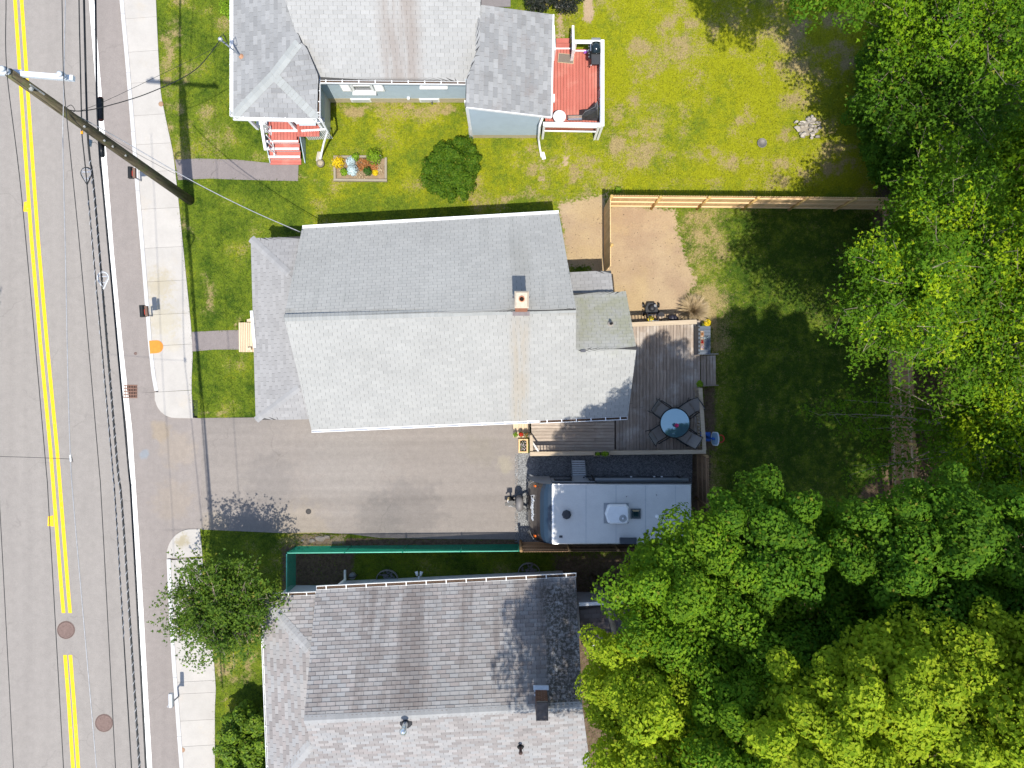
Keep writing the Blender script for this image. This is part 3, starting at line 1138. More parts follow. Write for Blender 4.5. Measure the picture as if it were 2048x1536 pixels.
class Roof:
    def __init__(self, house, mats, deck_mat, expo, tabw, seed=1):
        self.house, self.mats, self.deck = house, mats, deck_mat
        self.expo, self.tabw = expo, tabw
        self.full = []          # candidate whole tabs: (weight, matrix)
        self.V, self.F = [], []
        self.CV, self.CF = [], []
        self.db = MB()
        self.caps = MB()
        self.rng = random.Random(seed)
        self.g, self.h1, self.h0 = .007, .018, .004

    def face(self, pl, px, thick=.09, expo=None, tabw=None):
        e, w = expo or self.expo, tabw or self.tabw
        pts = [pl.hit(*p) for p in px]
        st = [pl.st(p) for p in pts]
        # deck board below, a closed slab
        top = [p - pl.n * .004 for p in pts]
        if (top[1] - top[0]).cross(top[2] - top[1]).dot(pl.n) < 0:
            top = top[::-1]
        self.db.solid([p - pl.n * thick for p in top], top)
        t0, t1 = min(t for _, t in st), max(t for _, t in st)
        s_org = self.rng.uniform(0, w)
        row = 0
        tb = t0
        while tb < t1 - .01:
            tt = min(tb + e, t1)
            r0, r1 = scan(st, tb + .002), scan(st, tt - .002)
            if r0 and r1:
                off = s_org + (row % 2) * w * .5 + self.rng.uniform(-.02, .02)
                k = math.floor((min(r0[0], r1[0]) - off) / w)
                while True:
                    a = off + k * w
                    b = a + w
                    k += 1
                    if a > max(r0[1], r1[1]):
                        break
                    full = a >= max(r0[0], r1[0]) and b <= min(r0[1], r1[1]) and tt - tb > e * .98
                    if full:
                        o = pl.pt(a, tb)
                        view = Vector((0, 0, CAM_H)) - o
                        self.full.append((view.normalized().dot(pl.n) / view.length_squared * w * e, frame(o, pl.u, pl.v, pl.n), w, e))
                        continue
                    a0, b0 = max(a, r0[0]) + self.g / 2, min(b, r0[1]) - self.g / 2
                    a1, b1 = max(a, r1[0]) + self.g / 2, min(b, r1[1]) - self.g / 2
                    if b0 - a0 < .01 and b1 - a1 < .01:
                        continue
                    if b0 < a0: a0 = b0 = (a0 + b0) / 2
                    if b1 < a1: a1 = b1 = (a1 + b1) / 2
                    self.raw(pl, a0, b0, tb, a1, b1, tt)
            row += 1
            tb += e

    def raw(self, pl, a0, b0, tb, a1, b1, tt):
        n = len(self.V)
        self.V += [tuple(pl.pt(a0, tb)), tuple(pl.pt(b0, tb)), tuple(pl.pt(a0, tb, self.h1)), tuple(pl.pt(b0, tb, self.h1)),
                   tuple(pl.pt(a1, tt, self.h0)), tuple(pl.pt(b1, tt, self.h0)), tuple(pl.pt(a1, tt)), tuple(pl.pt(b1, tt))]
        self.F += [(n, n + 1, n + 3, n + 2), (n + 2, n + 3, n + 5, n + 4), (n, n + 2, n + 4, n + 6), (n + 1, n + 7, n + 5, n + 3)]

    def cap(self, p, q, na, nb, w=.15, e=.14):
        """ridge or hip cap shingles from p (low) to q (high); na, nb the two plane normals"""
        p, q = Vector(p), Vector(q)
        d = (q - p)
        L = d.length
        d.normalize()
        n = int(L / e)
        up = (na + nb).normalized()
        # directions down each side, inside each plane
        sa = d.cross(na); sb = d.cross(nb)
        if sa.dot(nb - na) > 0: sa = -sa
        if sb.dot(na - nb) > 0: sb = -sb
        for i in range(n + 1):
            a = p + d * (i * e)
            b = p + d * min((i + 1) * e + .02, L)
            h1, h0 = .030, .016
            k = len(self.CV)
            self.CV += [tuple(a + sa * w + na * h1), tuple(a + up * (h1 + .004)), tuple(a + sb * w + nb * h1),
                       tuple(b + sa * w + na * h0), tuple(b + up * (h0 + .004)), tuple(b + sb * w + nb * h0),
                       tuple(a + sa * w), tuple(a), tuple(a + sb * w)]
            self.CF += [(k, k + 1, k + 4, k + 3), (k + 1, k + 2, k + 5, k + 4), (k + 6, k + 7, k + 1, k), (k + 7, k + 8, k + 2, k + 1)]

    def finish(self, name='roof', n_single=300):
        r = part(self.house, name, self.db, self.deck)
        self.full.sort(key=lambda x: -x[0])
        for wgt, M, w, e in self.full[:n_single]:
            place(r, 'shingle', tab_mesh(w, e, self.g, self.h1, self.h0, self.mats[1]), M)
        for wgt, M, w, e in self.full[n_single:]:
            n = len(self.V)
            for c in ((self.g / 2, 0, 0), (w - self.g / 2, 0, 0), (self.g / 2, 0, self.h1), (w - self.g / 2, 0, self.h1),
                      (self.g / 2, e, self.h0), (w - self.g / 2, e, self.h0), (self.g / 2, e, 0), (w - self.g / 2, e, 0)):
                self.V.append(tuple(M @ Vector(c)))
            self.F += [(n, n + 1, n + 3, n + 2), (n + 2, n + 3, n + 5, n + 4), (n, n + 2, n + 4, n + 6), (n + 1, n + 7, n + 5, n + 3)]
        mb = MB()
        mb.v, mb.f = self.V, self.F
        s = part(r, 'shingles', mb, self.mats[0], kind='stuff')
        if self.CV:
            mb = MB()
            mb.v, mb.f = self.CV, self.CF
            part(r, 'ridge_caps', mb, self.mats[2] if len(self.mats) > 2 else self.mats[0], kind='stuff')
        return r


def gutter(house, p, q, out, mat=None, w=.11, h=.10, straps=.55, debris=None):
    """open trough from p to q hung on the eave; out = horizontal outward direction"""
    p, q, out = Vector(p), Vector(q), Vector(out).normalized()
    d = (q - p).normalized()
    m = MB()
    up = Vector((0, 0, 1))
    m.obox((p + q) / 2 + out * (w / 2) - up * h, d, up.cross(d), up, (q - p).length / 2, w / 2, .006)
    m.obox((p + q) / 2 + out * w - up * (h / 2 - .004), d, up.cross(d), up, (q - p).length / 2, .009, h / 2)
    m.obox((p + q) / 2 + out * .004 - up * (h / 2), d, up.cross(d), up, (q - p).length / 2 - .003, .004, h / 2 - .01)
    for e in (p + d * .005, q - d * .005):
        m.obox(e + out * (w / 2) - up * (h / 2), d, up.cross(d), up, .004, w / 2 - .01, h / 2 - .006)
    g = part(house, 'gutter', m, mat or WHITE_OLD)
    L = (q - p).length
    n = max(1, int(L / straps))
    for i in range(n + 1):
        c = p + d * (L * (i + .5) / (n + 1)) + out * (w / 2) + up * .006
        part(g, 'hanger', MB().obox(c, d, up.cross(d), up, .016, w / 2 + .012, .004), mat or WHITE_OLD)
    if debris:
        part(g, 'leaf_debris', MB().obox((p + q) / 2 + out * (w / 2) - up * (h * .55), d, up.cross(d), up, L / 2 - .02, w / 2 - .014, .012), debris)
    return g


def lap_wall(m, a, b, z0, z1, nrm, step=.115, lap=.014):
    """clapboard wall between plan points a and b, each board lapped"""
    a, b, nrm = Vector(a), Vector(b), Vector(nrm).normalized()
    z = z0
    while z < z1 - .01:
        zz = min(z + step, z1)
        A, B = Vector((a.x, a.y, 0)), Vector((b.x, b.y, 0))
        lo = nrm * lap
        m.face([A + lo + Vector((0, 0, z)), B + lo + Vector((0, 0, z)), B + Vector((0, 0, zz)), A + Vector((0, 0, zz))])
        m.face([A + Vector((0, 0, z)), B + Vector((0, 0, z)), B + lo + Vector((0, 0, z)), A + lo + Vector((0, 0, z))])
        z = zz
    return m


def window(house, c, wdir, out, w, h, shutters=False, name='window', pane_mat=None):
    """window on a wall: centre c, along wdir, facing out"""
    c, wd, out = Vector(c), Vector(wdir).normalized(), Vector(out).normalized()
    up = Vector((0, 0, 1))
    f = MB()
    for s in (-1, 1):
        f.obox(c + wd * (s * (w / 2 + .04)) + out * .03, wd, out, up, .05, .04, h / 2 + .09)
        f.obox(c + up * (s * (h / 2 + .04)) + out * .033, wd, out, up, w / 2 + .085, .045, .05)
    f.obox(c + out * .02, wd, out, up, w / 2, .025, .022)
    o = part(house, name, f, WHITE)
    part(o, 'pane', MB().obox(c + out * .008, wd, out, up, w / 2, .006, h / 2), pane_mat or GLASS)
    part(o, 'sill', MB().obox(c - up * (h / 2 + .12) + out * .07, wd, out, up, w / 2 + .12, .09, .022), WHITE)
    if shutters:
        for s in (-1, 1):
            sm = MB()
            cc = c + wd * (s * (w / 2 + .30)) + out * .03
            sm.obox(cc, wd, out, up, .18, .022, h / 2 + .05)
            for i in range(9):
                sm.obox(cc + up * ((i - 4) * h / 10) + out * .028, wd, out, up, .14, .012, .022)
            part(o, 'shutter', sm, WHITE)
    return o


def chimney_bricks(parent, x0, x1, y0, y1, z0, z1, mat, bw=.21, bh=.075):
    """running-bond brick courses on the four faces; a core behind"""
    row = 0
    z = z0
    me = {}

    def get(w, d):
        k = (round(w, 3), round(d, 3))
        if k not in me:
            b = MB().box(-w / 2, w / 2, -d / 2, d / 2, -bh / 2 + .006, bh / 2 - .006)
            mm = new_mesh('brick', b)
            mm.materials.append(mat)
            me[k] = mm
        return me[k]
    while z + bh <= z1 + 1e-4:
        for (ax, lo, hi, fixed) in (('x', x0, x1, y0), ('x', x0, x1, y1), ('y', y0, y1, x0), ('y', y0, y1, x1)):
            L = hi - lo
            n = max(1, round(L / bw))
            w = L / n
            off = (row % 2) * w / 2
            k = lo - off
            while k < hi - .01:
                a, b = max(k, lo), min(k + w, hi)
                k += w
                if b - a < .04:
                    continue
                c = (a + b) / 2
                if ax == 'x':
                    place(parent, 'brick', get(b - a - .01, .05), Matrix.Translation((c, fixed + (.02 if fixed == y0 else -.02), z + bh / 2)))
                else:
                    place(parent, 'brick', get(.05, b - a - .07 if (a == lo and b == hi) else b - a - .01), Matrix.Translation((fixed + (.02 if fixed == x0 else -.02), c, z + bh / 2 + .0007)))
        z += bh
        row += 1


def vent_pipe(house, base, r, h, mat, capr=0, name='vent_pipe', boot=None):
    base = Vector(base)
    m = MB().lathe([(r, -.25), (r, h), (r * .78, h), (r * .78, h - .08)], base, 14)
    o = part(house, name, m, mat, True)
    if boot:
        part(o, 'flashing', MB().lathe([(r * 2.6, .0), (r * 2.4, .03), (r * 1.3, .09), (r * 1.05, .12)], base, 14), boot)
    if capr:
        part(o, 'rain_cap', MB().lathe([(capr, h + .05), (capr * 1.02, h + .08), (capr * .5, h + .14), (.01, h + .17)], base, 16), mat, True)
    return o

# ------------------------------------------------------------------ stain helpers for roofs
def band(t, axis, lo, hi, soft_):
    """1 inside a world-space band along an axis"""
    sp = t.n('ShaderNodeSeparateXYZ')
    t.l(t.pos(), sp.inputs[0])
    x = sp.outputs[axis]
    wob = t.math('MULTIPLY', t.math('SUBTRACT', t.noise(1.3, 4, .6), .5), soft_ * 1.5)
    x = t.math('ADD', x, wob)
    a = t.ramp(x, lo - soft_, lo + soft_)
    b = t.ramp(x, hi - soft_, hi + soft_, 1, 0)
    return t.math('MULTIPLY', a, b)


def streaks(t, amt, sc=(3.2, .25, .25), lo=.52, hi=.72):
    return t.math('MULTIPLY', t.ramp(t.noise(1.0, 4, .65, t.pos(sc)), lo, hi), amt)


M_DECKROOF = simple('roof_felt', (.055, .055, .055), .95, .2, 10)
M_DECKROOF_B = simple('roof_felt_brown', (.045, .038, .036), .95, .2, 10)
M_TRIM = simple('white_trim', (.74, .75, .76), .5, .06, 4)
M_BLUE = simple('blue_siding_paint', (.36, .44, .50), .6, .06, 3)
M_CREAM = simple('cream_foundation', (.46, .40, .27), .85, .12, 9)
M_GREYSIDE = simple('pale_grey_siding', (.52, .54, .56), .6, .06, 3)
M_REDDECK = wood('red_deck_stain', (.385, .105, .078), (.44, .14, .105), .65, .07, 'y', 1.0, (.47, .19, .145))
M_REDSTEP = wood('red_step_stain', (.385, .105, .085), (.44, .14, .11), .65, .07, 'x', 1.0, (.48, .21, .17))
M_DEBRIS = simple('gutter_leaf_litter', (.075, .05, .035), .95, .5, 25)


# ================================================================== middle house (pale grey roof)
def mh_stain(t, c):
    m1 = t.math('MULTIPLY', band(t, 0, -.02, .55, .16), band(t, 1, -1.5, 2.3, .5))
    c = t.mix(t.math('MULTIPLY', m1, t.ramp(t.noise(2.0, 4, .6, t.pos((3, .4, .4))), .3, .65, .15, .62)), c, (.30, .26, .20))
    m2 = t.math('MULTIPLY', band(t, 0, -.05, .62, .22), band(t, 1, 2.4, 5.2, .7))
    c = t.mix(t.math('MULTIPLY', m2, .34), c, (.20, .20, .18))
    m3 = t.math('MULTIPLY', band(t, 1, 2.36, 2.56, .07), t.ramp(t.noise(1.1, 4), .45, .62))
    c = t.mix(t.math('MULTIPLY', m3, .5), c, (.22, .21, .18))
    n2 = t.math('MULTIPLY', band(t, 1, 2.5, 7.0, .3), streaks(t, .28))
    c = t.mix(n2, c, (.19, .20, .19))
    mo = t.math('MULTIPLY', band(t, 0, 2.3, 4.4, .2), band(t, 1, 1.25, 3.4, .4))
    c = t.mix(t.math('MULTIPLY', mo, t.ramp(t.noise(1.6, 5, .7), .38, .66, .12, .66)), c, (.23, .235, .15))
    return c


mats_mh = shingle_mats('pale_grey_shingle', [(.295, .298, .289), (.308, .310, .300), (.320, .322, .311)], mh_stain, .025, cap=(.275, .284, .280))
H = thing('house', 'house with large pale grey gabled roof between driveway and round bush', 'house', P(860, 650, 0))
ZE, ZRG = 2.55, 4.6
plN = Plane(P(604, 457, ZE), P(1118, 427, ZE), P(860, 626, ZRG))
plS = Plane(P(623, 860, ZE), P(1256, 833, ZE), P(860, 626, ZRG))
R = Roof(H, mats_mh, M_DECKROOF, .128, .305, 3)
R.face(plN, [(604, 457), (1118, 427), (1152, 617), (568, 635)])
R.face(plS, [(623, 860), (1256, 833), (1273, 697), (1152, 700), (1152, 617), (568, 635)])
extr = plS.hit(1210, 698.5)
plX = Plane(P(1146, 585, 2.74), P(1252, 583, 2.74), extr)
R.face(plX, [(1146, 586), (1252, 583), (1273, 697), (1151, 700)])
R.cap(plS.hit(1152, 617.5), plS.hit(568, 635.5), plS.n, plN.n, .13, .13)
R.finish('roof', 300)
# porch roofs
mats_pr = shingle_mats('porch_grey_shingle', [(.252, .249, .248), (.272, .269, .268), (.292, .289, .288)], None, .045, cap=(.272, .272, .274))
R = Roof(H, mats_pr, M_DECKROOF, .128, .305, 4)
plW = Plane(P(502, 477, ZE), P(512, 840, ZE), P(585, 650, 3.15))
R.face(plW, [(502, 477), (593, 562), (590, 590), (584, 635), (606, 735), (607, 768), (512, 840)])
plWN = Plane(P(502, 477, ZE), P(605, 472, ZE), plW.hit(578, 548))
R.face(plWN, [(502, 477), (606, 472.5), (606, 510), (593, 562)])
plWS = Plane(P(512, 840, ZE), P(614, 838, ZE), plW.hit(598, 775))
R.face(plWS, [(512, 840), (607, 768), (616, 790), (622, 838)])
R.cap(P(502, 477, ZE), plW.hit(578, 548), plW.n, plWN.n, .14, .14)
R.cap(P(512, 840, ZE), plW.hit(598, 775), plW.n, plWS.n, .12, .14)
plE = Plane(P(1143, 545, 2.15), P(1222, 541, 2.15), P(1185, 583, 2.42))
R.face(plE, [(1140, 545), (1222, 541), (1227, 586), (1144, 590)])
R.finish('porch_roof', 120)
# walls
w = MB()
nw, ne = P(604, 457, ZE) + Vector((.28, -.30, 0)), P(1118, 427, ZE) + Vector((-.22, -.30, 0))
sw, se = P(623, 860, ZE) + Vector((.22, .30, 0)), P(1147, 838, ZE) + Vector((.0, .30, 0))
rw, re_ = plS.hit(568, 635) + Vector((.28, 0, -.18)), plS.hit(1152, 617) + Vector((-.25, 0, -.18))
w.prism([sw, se, ne, nw], 0, 2.42)
for a, b, c_ in ((nw, sw, rw), (se, ne, re_)):
    w.face([Vector((a.x, a.y, 2.42)), Vector((b.x, b.y, 2.42)), c_])
x1 = P(1256, 833, ZE)
xe0 = P(1252, 583, 2.74)
w.prism([(se.x + .003, sw.y + .25, 0), (x1.x - .2, x1.y + .3, 0), (xe0.x - .15, xe0.y - .25, 0), (ne.x + .003, xe0.y - .25, 0)], 0, 2.40)
xr = plS.hit(1273, 697) + Vector((-.2, 0, -.15))
w.face([Vector((x1.x - .2, x1.y + .3, 2.4)), Vector((xe0.x - .15, xe0.y - .25, 2.4)), xr])
part(H, 'wall', w, M_GREYSIDE)
pw = MB()
a, b = P(502, 477, ZE), P(512, 840, ZE)
pw.prism([(a.x + .2, a.y - .2), (b.x + .2, b.y + .2), (sw.x - .003, b.y + .2), (nw.x - .003, a.y - .2)], .0, 2.42)
part(H, 'porch_wall', pw, M_TRIM)
ex = MB()
a, b = P(1150, 545, 2.15), P(1222, 541, 2.15)
ex.prism([(a.x, a.y - .18), (b.x - .16, b.y - .18), (b.x - .16, xe0.y - .246), (a.x, xe0.y - .246)], 0, 2.05)
part(H, 'entry_wall', ex, M_GREYSIDE)
for v_ in (540, 700, 790):
    pc = P(508, v_, 1.5)
    window(H, (P(505, v_, ZE).x + .2, (768 - v_) / PXM * .93, 1.45), (0, 1, 0), (-1, 0, 0), .8, 1.0)
_sd_ = (se - sw).normalized()
for f_ in (.12, .34, .62, .86):
    q_ = sw.lerp(se, f_)
    window(H, (q_.x, q_.y, 1.5), _sd_, (_sd_.y, -_sd_.x, 0), .75, .95)
_nd_ = (ne - nw).normalized()
for f_ in (.2, .5, .8):
    q_ = nw.lerp(ne, f_)
    window(H, (q_.x, q_.y, 1.5), _nd_, (-_nd_.y, _nd_.x, 0), .75, .95)
# eaves trim and gutters
gutter(H, P(604, 457, ZE) + Vector((.02, .0, .05)), P(1118, 427, ZE) + Vector((-.02, 0, .05)), (.06, 1, 0), WHITE, straps=.9, w=.095)
_ga, _gb = P(623, 860, ZE) + Vector((.02, 0, .05)), P(1256, 833, ZE) + Vector((-.02, 0, .05))
gutter(H, _ga, _ga.lerp(_gb, .72), (-.04, -1, 0), WHITE, straps=.9, w=.085)
gutter(H, _ga.lerp(_gb, .722), _gb, (-.04, -1, 0), WHITE, straps=.6, w=.105, debris=M_DEBRIS)
tr = MB()
tr.beam(P(504.5, 622, ZE) + Vector((-.0, 0, .06)), P(511, 695, ZE) + Vector((0, 0, .06)), .10, .07)
part(H, 'rain_diverter', tr, WHITE)
# chimney
CX0, CX1, CY0, CY1 = .11, .51, 2.45, 2.94
core = part(H, 'chimney', MB().box(CX0 + .012, CX1 - .012, CY0 + .012, CY1 - .012, 3.9, 6.05), MORTAR)
chimney_bricks(core, CX0, CX1, CY0, CY1, 4.10, 6.05, BRICK_M)
part(core, 'crown', MB().solid([(CX0 - .03, CY0 - .03, 6.055), (CX1 + .03, CY0 - .03, 6.055), (CX1 + .03, CY1 + .03, 6.055), (CX0 - .03, CY1 + .03, 6.055)],
                               [(CX0 + .03, CY0 + .03, 6.13), (CX1 - .03, CY0 + .03, 6.13), (CX1 - .03, CY1 - .03, 6.13), (CX0 + .03, CY1 - .03, 6.13)]),
     simple('chimney_crown_mortar', (.50, .42, .33), .9, .15, 12))
part(core, 'flue', MB().lathe([(.095, 0), (.095, .07), (.072, .075), (.070, .0)], ((CX0 + CX1) / 2, (CY0 + CY1) / 2 + .01, 6.11), 18), simple('terracotta_flue', (.42, .17, .09), .8, .15, 12), True)
part(core, 'flue_opening', MB().lathe([(.07, 0), (.07, .004)], ((CX0 + CX1) / 2, (CY0 + CY1) / 2 + .01, 6.14), 18), simple('flue_dark', (.015, .011, .009), .95, .2, 9))  # dark disc stands in for the shade inside the flue
fl = MB()
for (x0, x1_, y0, y1_) in ((CX0 - .09, CX1 + .09, CY0 - .13, CY0 + .06), (CX0 - .1, CX0 + .02, CY0 - .02, CY1 + .05), (CX1 - .02, CX1 + .1, CY0 - .02, CY1 + .05)):
    zz = [(x0, y0), (x1_, y0), (x1_, y1_), (x0, y1_)]
    top = [Vector((x, y, min(plS.z_at(x, y), plN.z_at(x, y)) + .035)) for x, y in zz]
    fl.solid([p - Vector((0, 0, .025)) for p in top], top)
part(core, 'flashing', fl, simple('lead_flashing', (.17, .15, .155), .6, .2, 9, .3))
vent_pipe(H, plX.hit(1221, 648), .045, .34, BLACK, 0, 'vent_pipe', simple('vent_boot', (.30, .27, .24), .7, .2, 9))
part(H, 'patch_shingle', MB().obox(plX.hit(1166, 703) + plX.n * .045, plX.u, plX.v, plX.n, .09, .05, .006), simple('dark_patch', (.12, .12, .13), .9, .2, 9))
# wooden front steps
M_NEWWOOD = wood('pale_new_wood', (.50, .385, .26), (.60, .48, .34), .7, .10, 'y')
S = thing('wooden_steps', 'pale wooden steps up to the grey house front porch', 'steps', P(494, 675, 0))
for i, (u0, u1, z) in enumerate(((478, 485, .2), (485, 492, .38), (492, 500, .56), (500, 516, .74))):
    nb = 2 if i < 3 else 3
    for k in range(nb):
        ua, ub = u0 + (u1 - u0) * k / nb, u0 + (u1 - u0) * (k + 1) / nb
        A, B = P((ua + ub) / 2, 704, z), P((ua + ub) / 2 - .8, 645, z)
        planks(S, 'tread_board', A, B, (ub - ua) / PXM * .97 - .008, .035, M_NEWWOOD)
    a, b = P(u0 + 1.2, 702, z), P(u0 + .6, 646, z)
    part(S, 'riser', MB().beam((a.x, a.y, z - .10), (b.x, b.y, z - .10), .02, .15), M_NEWWOOD)
for v_ in (641, 698):
    part(S, 'rail_post', MB().beam(P(494, v_, .7), P(512, v_, .7), .10, .05).box(P(507, v_, .5).x - .04, P(507, v_, .5).x + .04, P(507, v_, .5).y - .04, P(507, v_, .5).y + .04, 0, .9), M_NEWWOOD)


# ================================================================== north house (blue siding)
def nh_stain(t, c):
    a = t.math('MULTIPLY', band(t, 0, -4.6, -3.3, .3), band(t, 1, 10.5, 16, .4))
    c = t.mix(t.math('MULTIPLY', a, t.ramp(t.noise(1.1, 4, .6, t.pos((2, .3, .3))), .28, .6, .15, .75)), c, (.23, .20, .18))
    d = t.math('MULTIPLY', band(t, 0, -.6, 1.4, .5), t.ramp(t.noise(1.5, 5, .7), .45, .7))
    c = t.mix(t.math('MULTIPLY', d, .5), c, (.22, .19, .18))
    return c


def nf_stain(t, c):
    c = t.mix(t.math('MULTIPLY', t.ramp(t.noise(1.0, 5, .7), .5, .72), .45), c, (.17, .165, .16))
    d = t.math('MULTIPLY', band(t, 0, -.9, 1.2, .5), t.ramp(t.noise(1.3, 5, .7), .47, .7))
    return t.mix(t.math('MULTIPLY', d, .55), c, (.20, .175, .165))


mats_nh = shingle_mats('silver_grey_shingle', [(.300, .302, .296), (.316, .318, .312), (.330, .332, .326)], nh_stain, .03)
mats_nf = shingle_mats('mid_grey_shingle', [(.215, .219, .222), (.252, .257, .260), (.285, .290, .292)], nf_stain, .06, cap=(.30, .315, .31))
H2 = thing('house', 'blue clapboard house with grey roofs and red steps at the top', 'house', P(780, 120, 0))
pl2S = Plane(P(632, 160, 2.9), P(933, 161.5, 2.9), P(780, 0, 4.0))
R = Roof(H2, mats_nh, M_DECKROOF, .135, .32, 5)
R.face(pl2S, [(633, 160), (938, 163), (961, 98), (962, -75), (560, -75), (570, 0), (598, 84), (633, 148)])
R.finish('roof', 150)
R = Roof(H2, mats_nf, M_DECKROOF, .165, .34, 6)
pl2W = Plane(P(467, -60, 2.9), P(467, 233, 2.9), P(547, 150, 3.32))
R.face(pl2W, [(467, 233), (467, -75), (566, -75), (575, 0), (602, 84), (547, 150)])
A2 = pl2W.hit(547, 150)
pl2s = Plane(P(467, 233, 2.9), P(634, 237, 2.9), A2)
R.face(pl2s, [(467, 233), (634, 237), (547, 150)])
B2 = pl2W.hit(597, 85)
_s = P(634, 237, 2.9)
_n = (A2 - _s).cross(B2 - _s)
_h = _n.cross(Vector((0, 0, 1))).normalized()
if _h.y < 0: _h = -_h
pl2E = Plane(_s, _s + _h, A2)
R.face(pl2E, [(634, 237), (547, 150), (598, 83), (612, 92), (637, 152)])
R.cap(P(467, 233, 2.9), A2, pl2W.n, pl2s.n, .17, .16)
R.cap(P(634, 237, 2.9), A2, pl2E.n, pl2s.n, .15, .16)
R.cap(A2, pl2W.hit(597, 85), pl2W.n, pl2E.n, .17, .16)
# rear addition: shed roof falling to the east
pl2A = Plane(P(1106, 29, 2.9), P(1102, 234, 2.9), P(932, 214, 3.9))
R.face(pl2A, [(1106, 29), (1102, 234), (932, 214), (933, 160), (955, 98), (957, 9)], expo=.17, tabw=.34)
R.finish('lower_roof', 300)
# main walls
yw = P(700, 205, 0).y
xw0, xw1 = P(600, 205, 0).x, P(950, 205, 0).x
m = MB()
m.box(xw0, xw1, yw, yw + 7, 0, .42)
part(H2, 'foundation', m, M_CREAM)
m = MB().box(xw0 + .01, xw1 - .01, yw + .02, yw + 7, .42, 2.80)
lap_wall(m, (xw0, yw + .018), (xw1, yw + .018), .42, 2.80, (0, -1, 0))
part(H2, 'wall', m, M_BLUE)
window(H2, (P(722, 174, 1.85).x, yw, 1.75), (1, 0, 0), (0, -1, 0), .66, .9, True)
window(H2, (P(866, 172, 2.0).x, yw, 2.15), (1, 0, 0), (0, -1, 0), .8, .55)
for u_ in (722, 859):
    o = part(H2, 'basement_window', MB().obox((P(u_, 199, .25).x, yw - .012, .25), (1, 0, 0), (0, 1, 0), (0, 0, 1), .40, .015, .16), M_TRIM)
    part(o, 'pane', MB().obox((P(u_, 199, .25).x, yw - .03, .25), (1, 0, 0), (0, 1, 0), (0, 0, 1), .33, .005, .11), simple('basement_pane', (.5, .52, .53), .3, .1, 4))
part(H2, 'dryer_vent', MB().box(P(817, 192, .55).x - .05, P(817, 192, .55).x + .05, yw - .09, yw, .48, .60), M_TRIM)
part(H2, 'wall_pipe', MB().cyl((P(863, 205, .3).x, yw - .06, .0), (P(863, 205, .3).x, yw - .10, .40), .035, .035, 8), simple('grey_pipe', (.2, .2, .21), .5, .1, 6))
gutter(H2, P(636, 161, 2.9) + Vector((0, -.0, .05)), P(932, 164, 2.9) + Vector((0, 0, .05)), (0, -1, 0), WHITE, straps=.6, w=.10, debris=M_DEBRIS)
gutter(H2, P(467, 233, 2.9) + Vector((-.0, 0, .05)), P(467, -60, 2.9) + Vector((0, 0, .05)), (-1, 0, 0), WHITE, straps=.55, w=.11)
gutter(H2, P(634, 238, 2.9) + Vector((0, 0, .05)), P(467, 234, 2.9) + Vector((0, 0, .05)), (0, -1, 0), WHITE, straps=.8, w=.11)
gutter(H2, P(635, 150, 2.9) + Vector((0, 0, .05)), P(635, 237, 2.9) + Vector((0, 0, .05)), (1, 0, 0), WHITE, straps=.5, w=.10, debris=M_DEBRIS)
# porch body
px0, px1 = P(476, 230, 2.9).x, P(622, 230, 2.9).x
py0 = P(476, 226, 2.9).y
m = MB().box(px0, px1, py0 + .45, py0 + 7, 1.0, 2.8)
part(H2, 'porch_wall', m, M_BLUE)
m = MB().box(px0, px1, py0 + .25, py0 + 7, 0, .95)
part(H2, 'porch_base', m, M_GREYSIDE)
m = MB()
for x in (px0 + .06, P(575, 230, 2).x, px1 - .06):
    m.box(x - .05, x + .05, py0 + .05, py0 + .15, .95, 2.82)
part(H2, 'porch_post', m, M_TRIM)
# porch floor boards and landing
for i in range(9):
    x = P(535, 250, 1.0).x + .07 + i * .125
    planks(H2, 'porch_board', (x, py0 + .5, .985), (x, py0 - .36, .985), .118, .03, M_REDSTEP)
for i in range(7):
    x = P(535, 250, 1.0).x + .07 + (9 + i) * .125
    planks(H2, 'porch_board', (x, py0 + .5, .985), (x, py0 - .22, .985), .118, .03, M_REDSTEP)
# addition walls
ax0, ax1 = P(943, 276, 0).x, P(1078, 276, 0).x
ay0, ay1 = P(943, 276, 0).y, P(955, 12, 3.9).y - .25
m = MB().box(ax0, ax1, ay0, ay1, 0, .36)
part(H2, 'addition_foundation', m, M_CREAM)
m = MB()
zW, zE_ = pl2A.z_at(ax0, ay0) - .10, pl2A.z_at(ax1, ay0) - .10
aym, axn = P(940, 158, 3.8).y, P(962, 60, 3.8).x
for (xa_, ya_, yb_) in ((ax0, ay0 + .02, aym), (axn, aym + .003, ay1)):
    m.solid([(xa_, ya_, .36), (ax1, ya_, .36), (ax1, yb_, .36), (xa_, yb_, .36)], [(xa_, ya_, pl2A.z_at(xa_, ya_) - .1), (ax1, ya_, pl2A.z_at(ax1, ya_) - .1), (ax1, yb_, pl2A.z_at(ax1, yb_) - .1), (xa_, yb_, pl2A.z_at(xa_, yb_) - .1)])
z = .36
while z < zW:
    zz = min(z + .115, zW)
    xr_ = ax1 if z < zE_ - .1 else ax1 - (ax1 - ax0) * (z - zE_ + .1) / (zW - zE_ + .01)
    if xr_ > ax0 + .1:
        m.face([(ax0, ay0 - .0, z), (xr_, ay0, z), (xr_, ay0 + .014, zz), (ax0, ay0 + .014, zz)])
    z = zz
part(H2, 'addition_wall', m, M_BLUE)
m = MB()
m.box(ax0 - .04, ax0 + .07, ay0 - .012, ay0 + .08, .36, zW)
m.box(ax1 - .07, ax1 + .03, ay0 - .012, ay0 + .08, .36, zE_ - .02)
p_, q_ = P(932, 214, 3.9), P(1102, 234, 2.9)
m.beam(p_ + Vector((0, -.012, -.05)), q_ + Vector((0, -.012, -.05)), .03, .12)
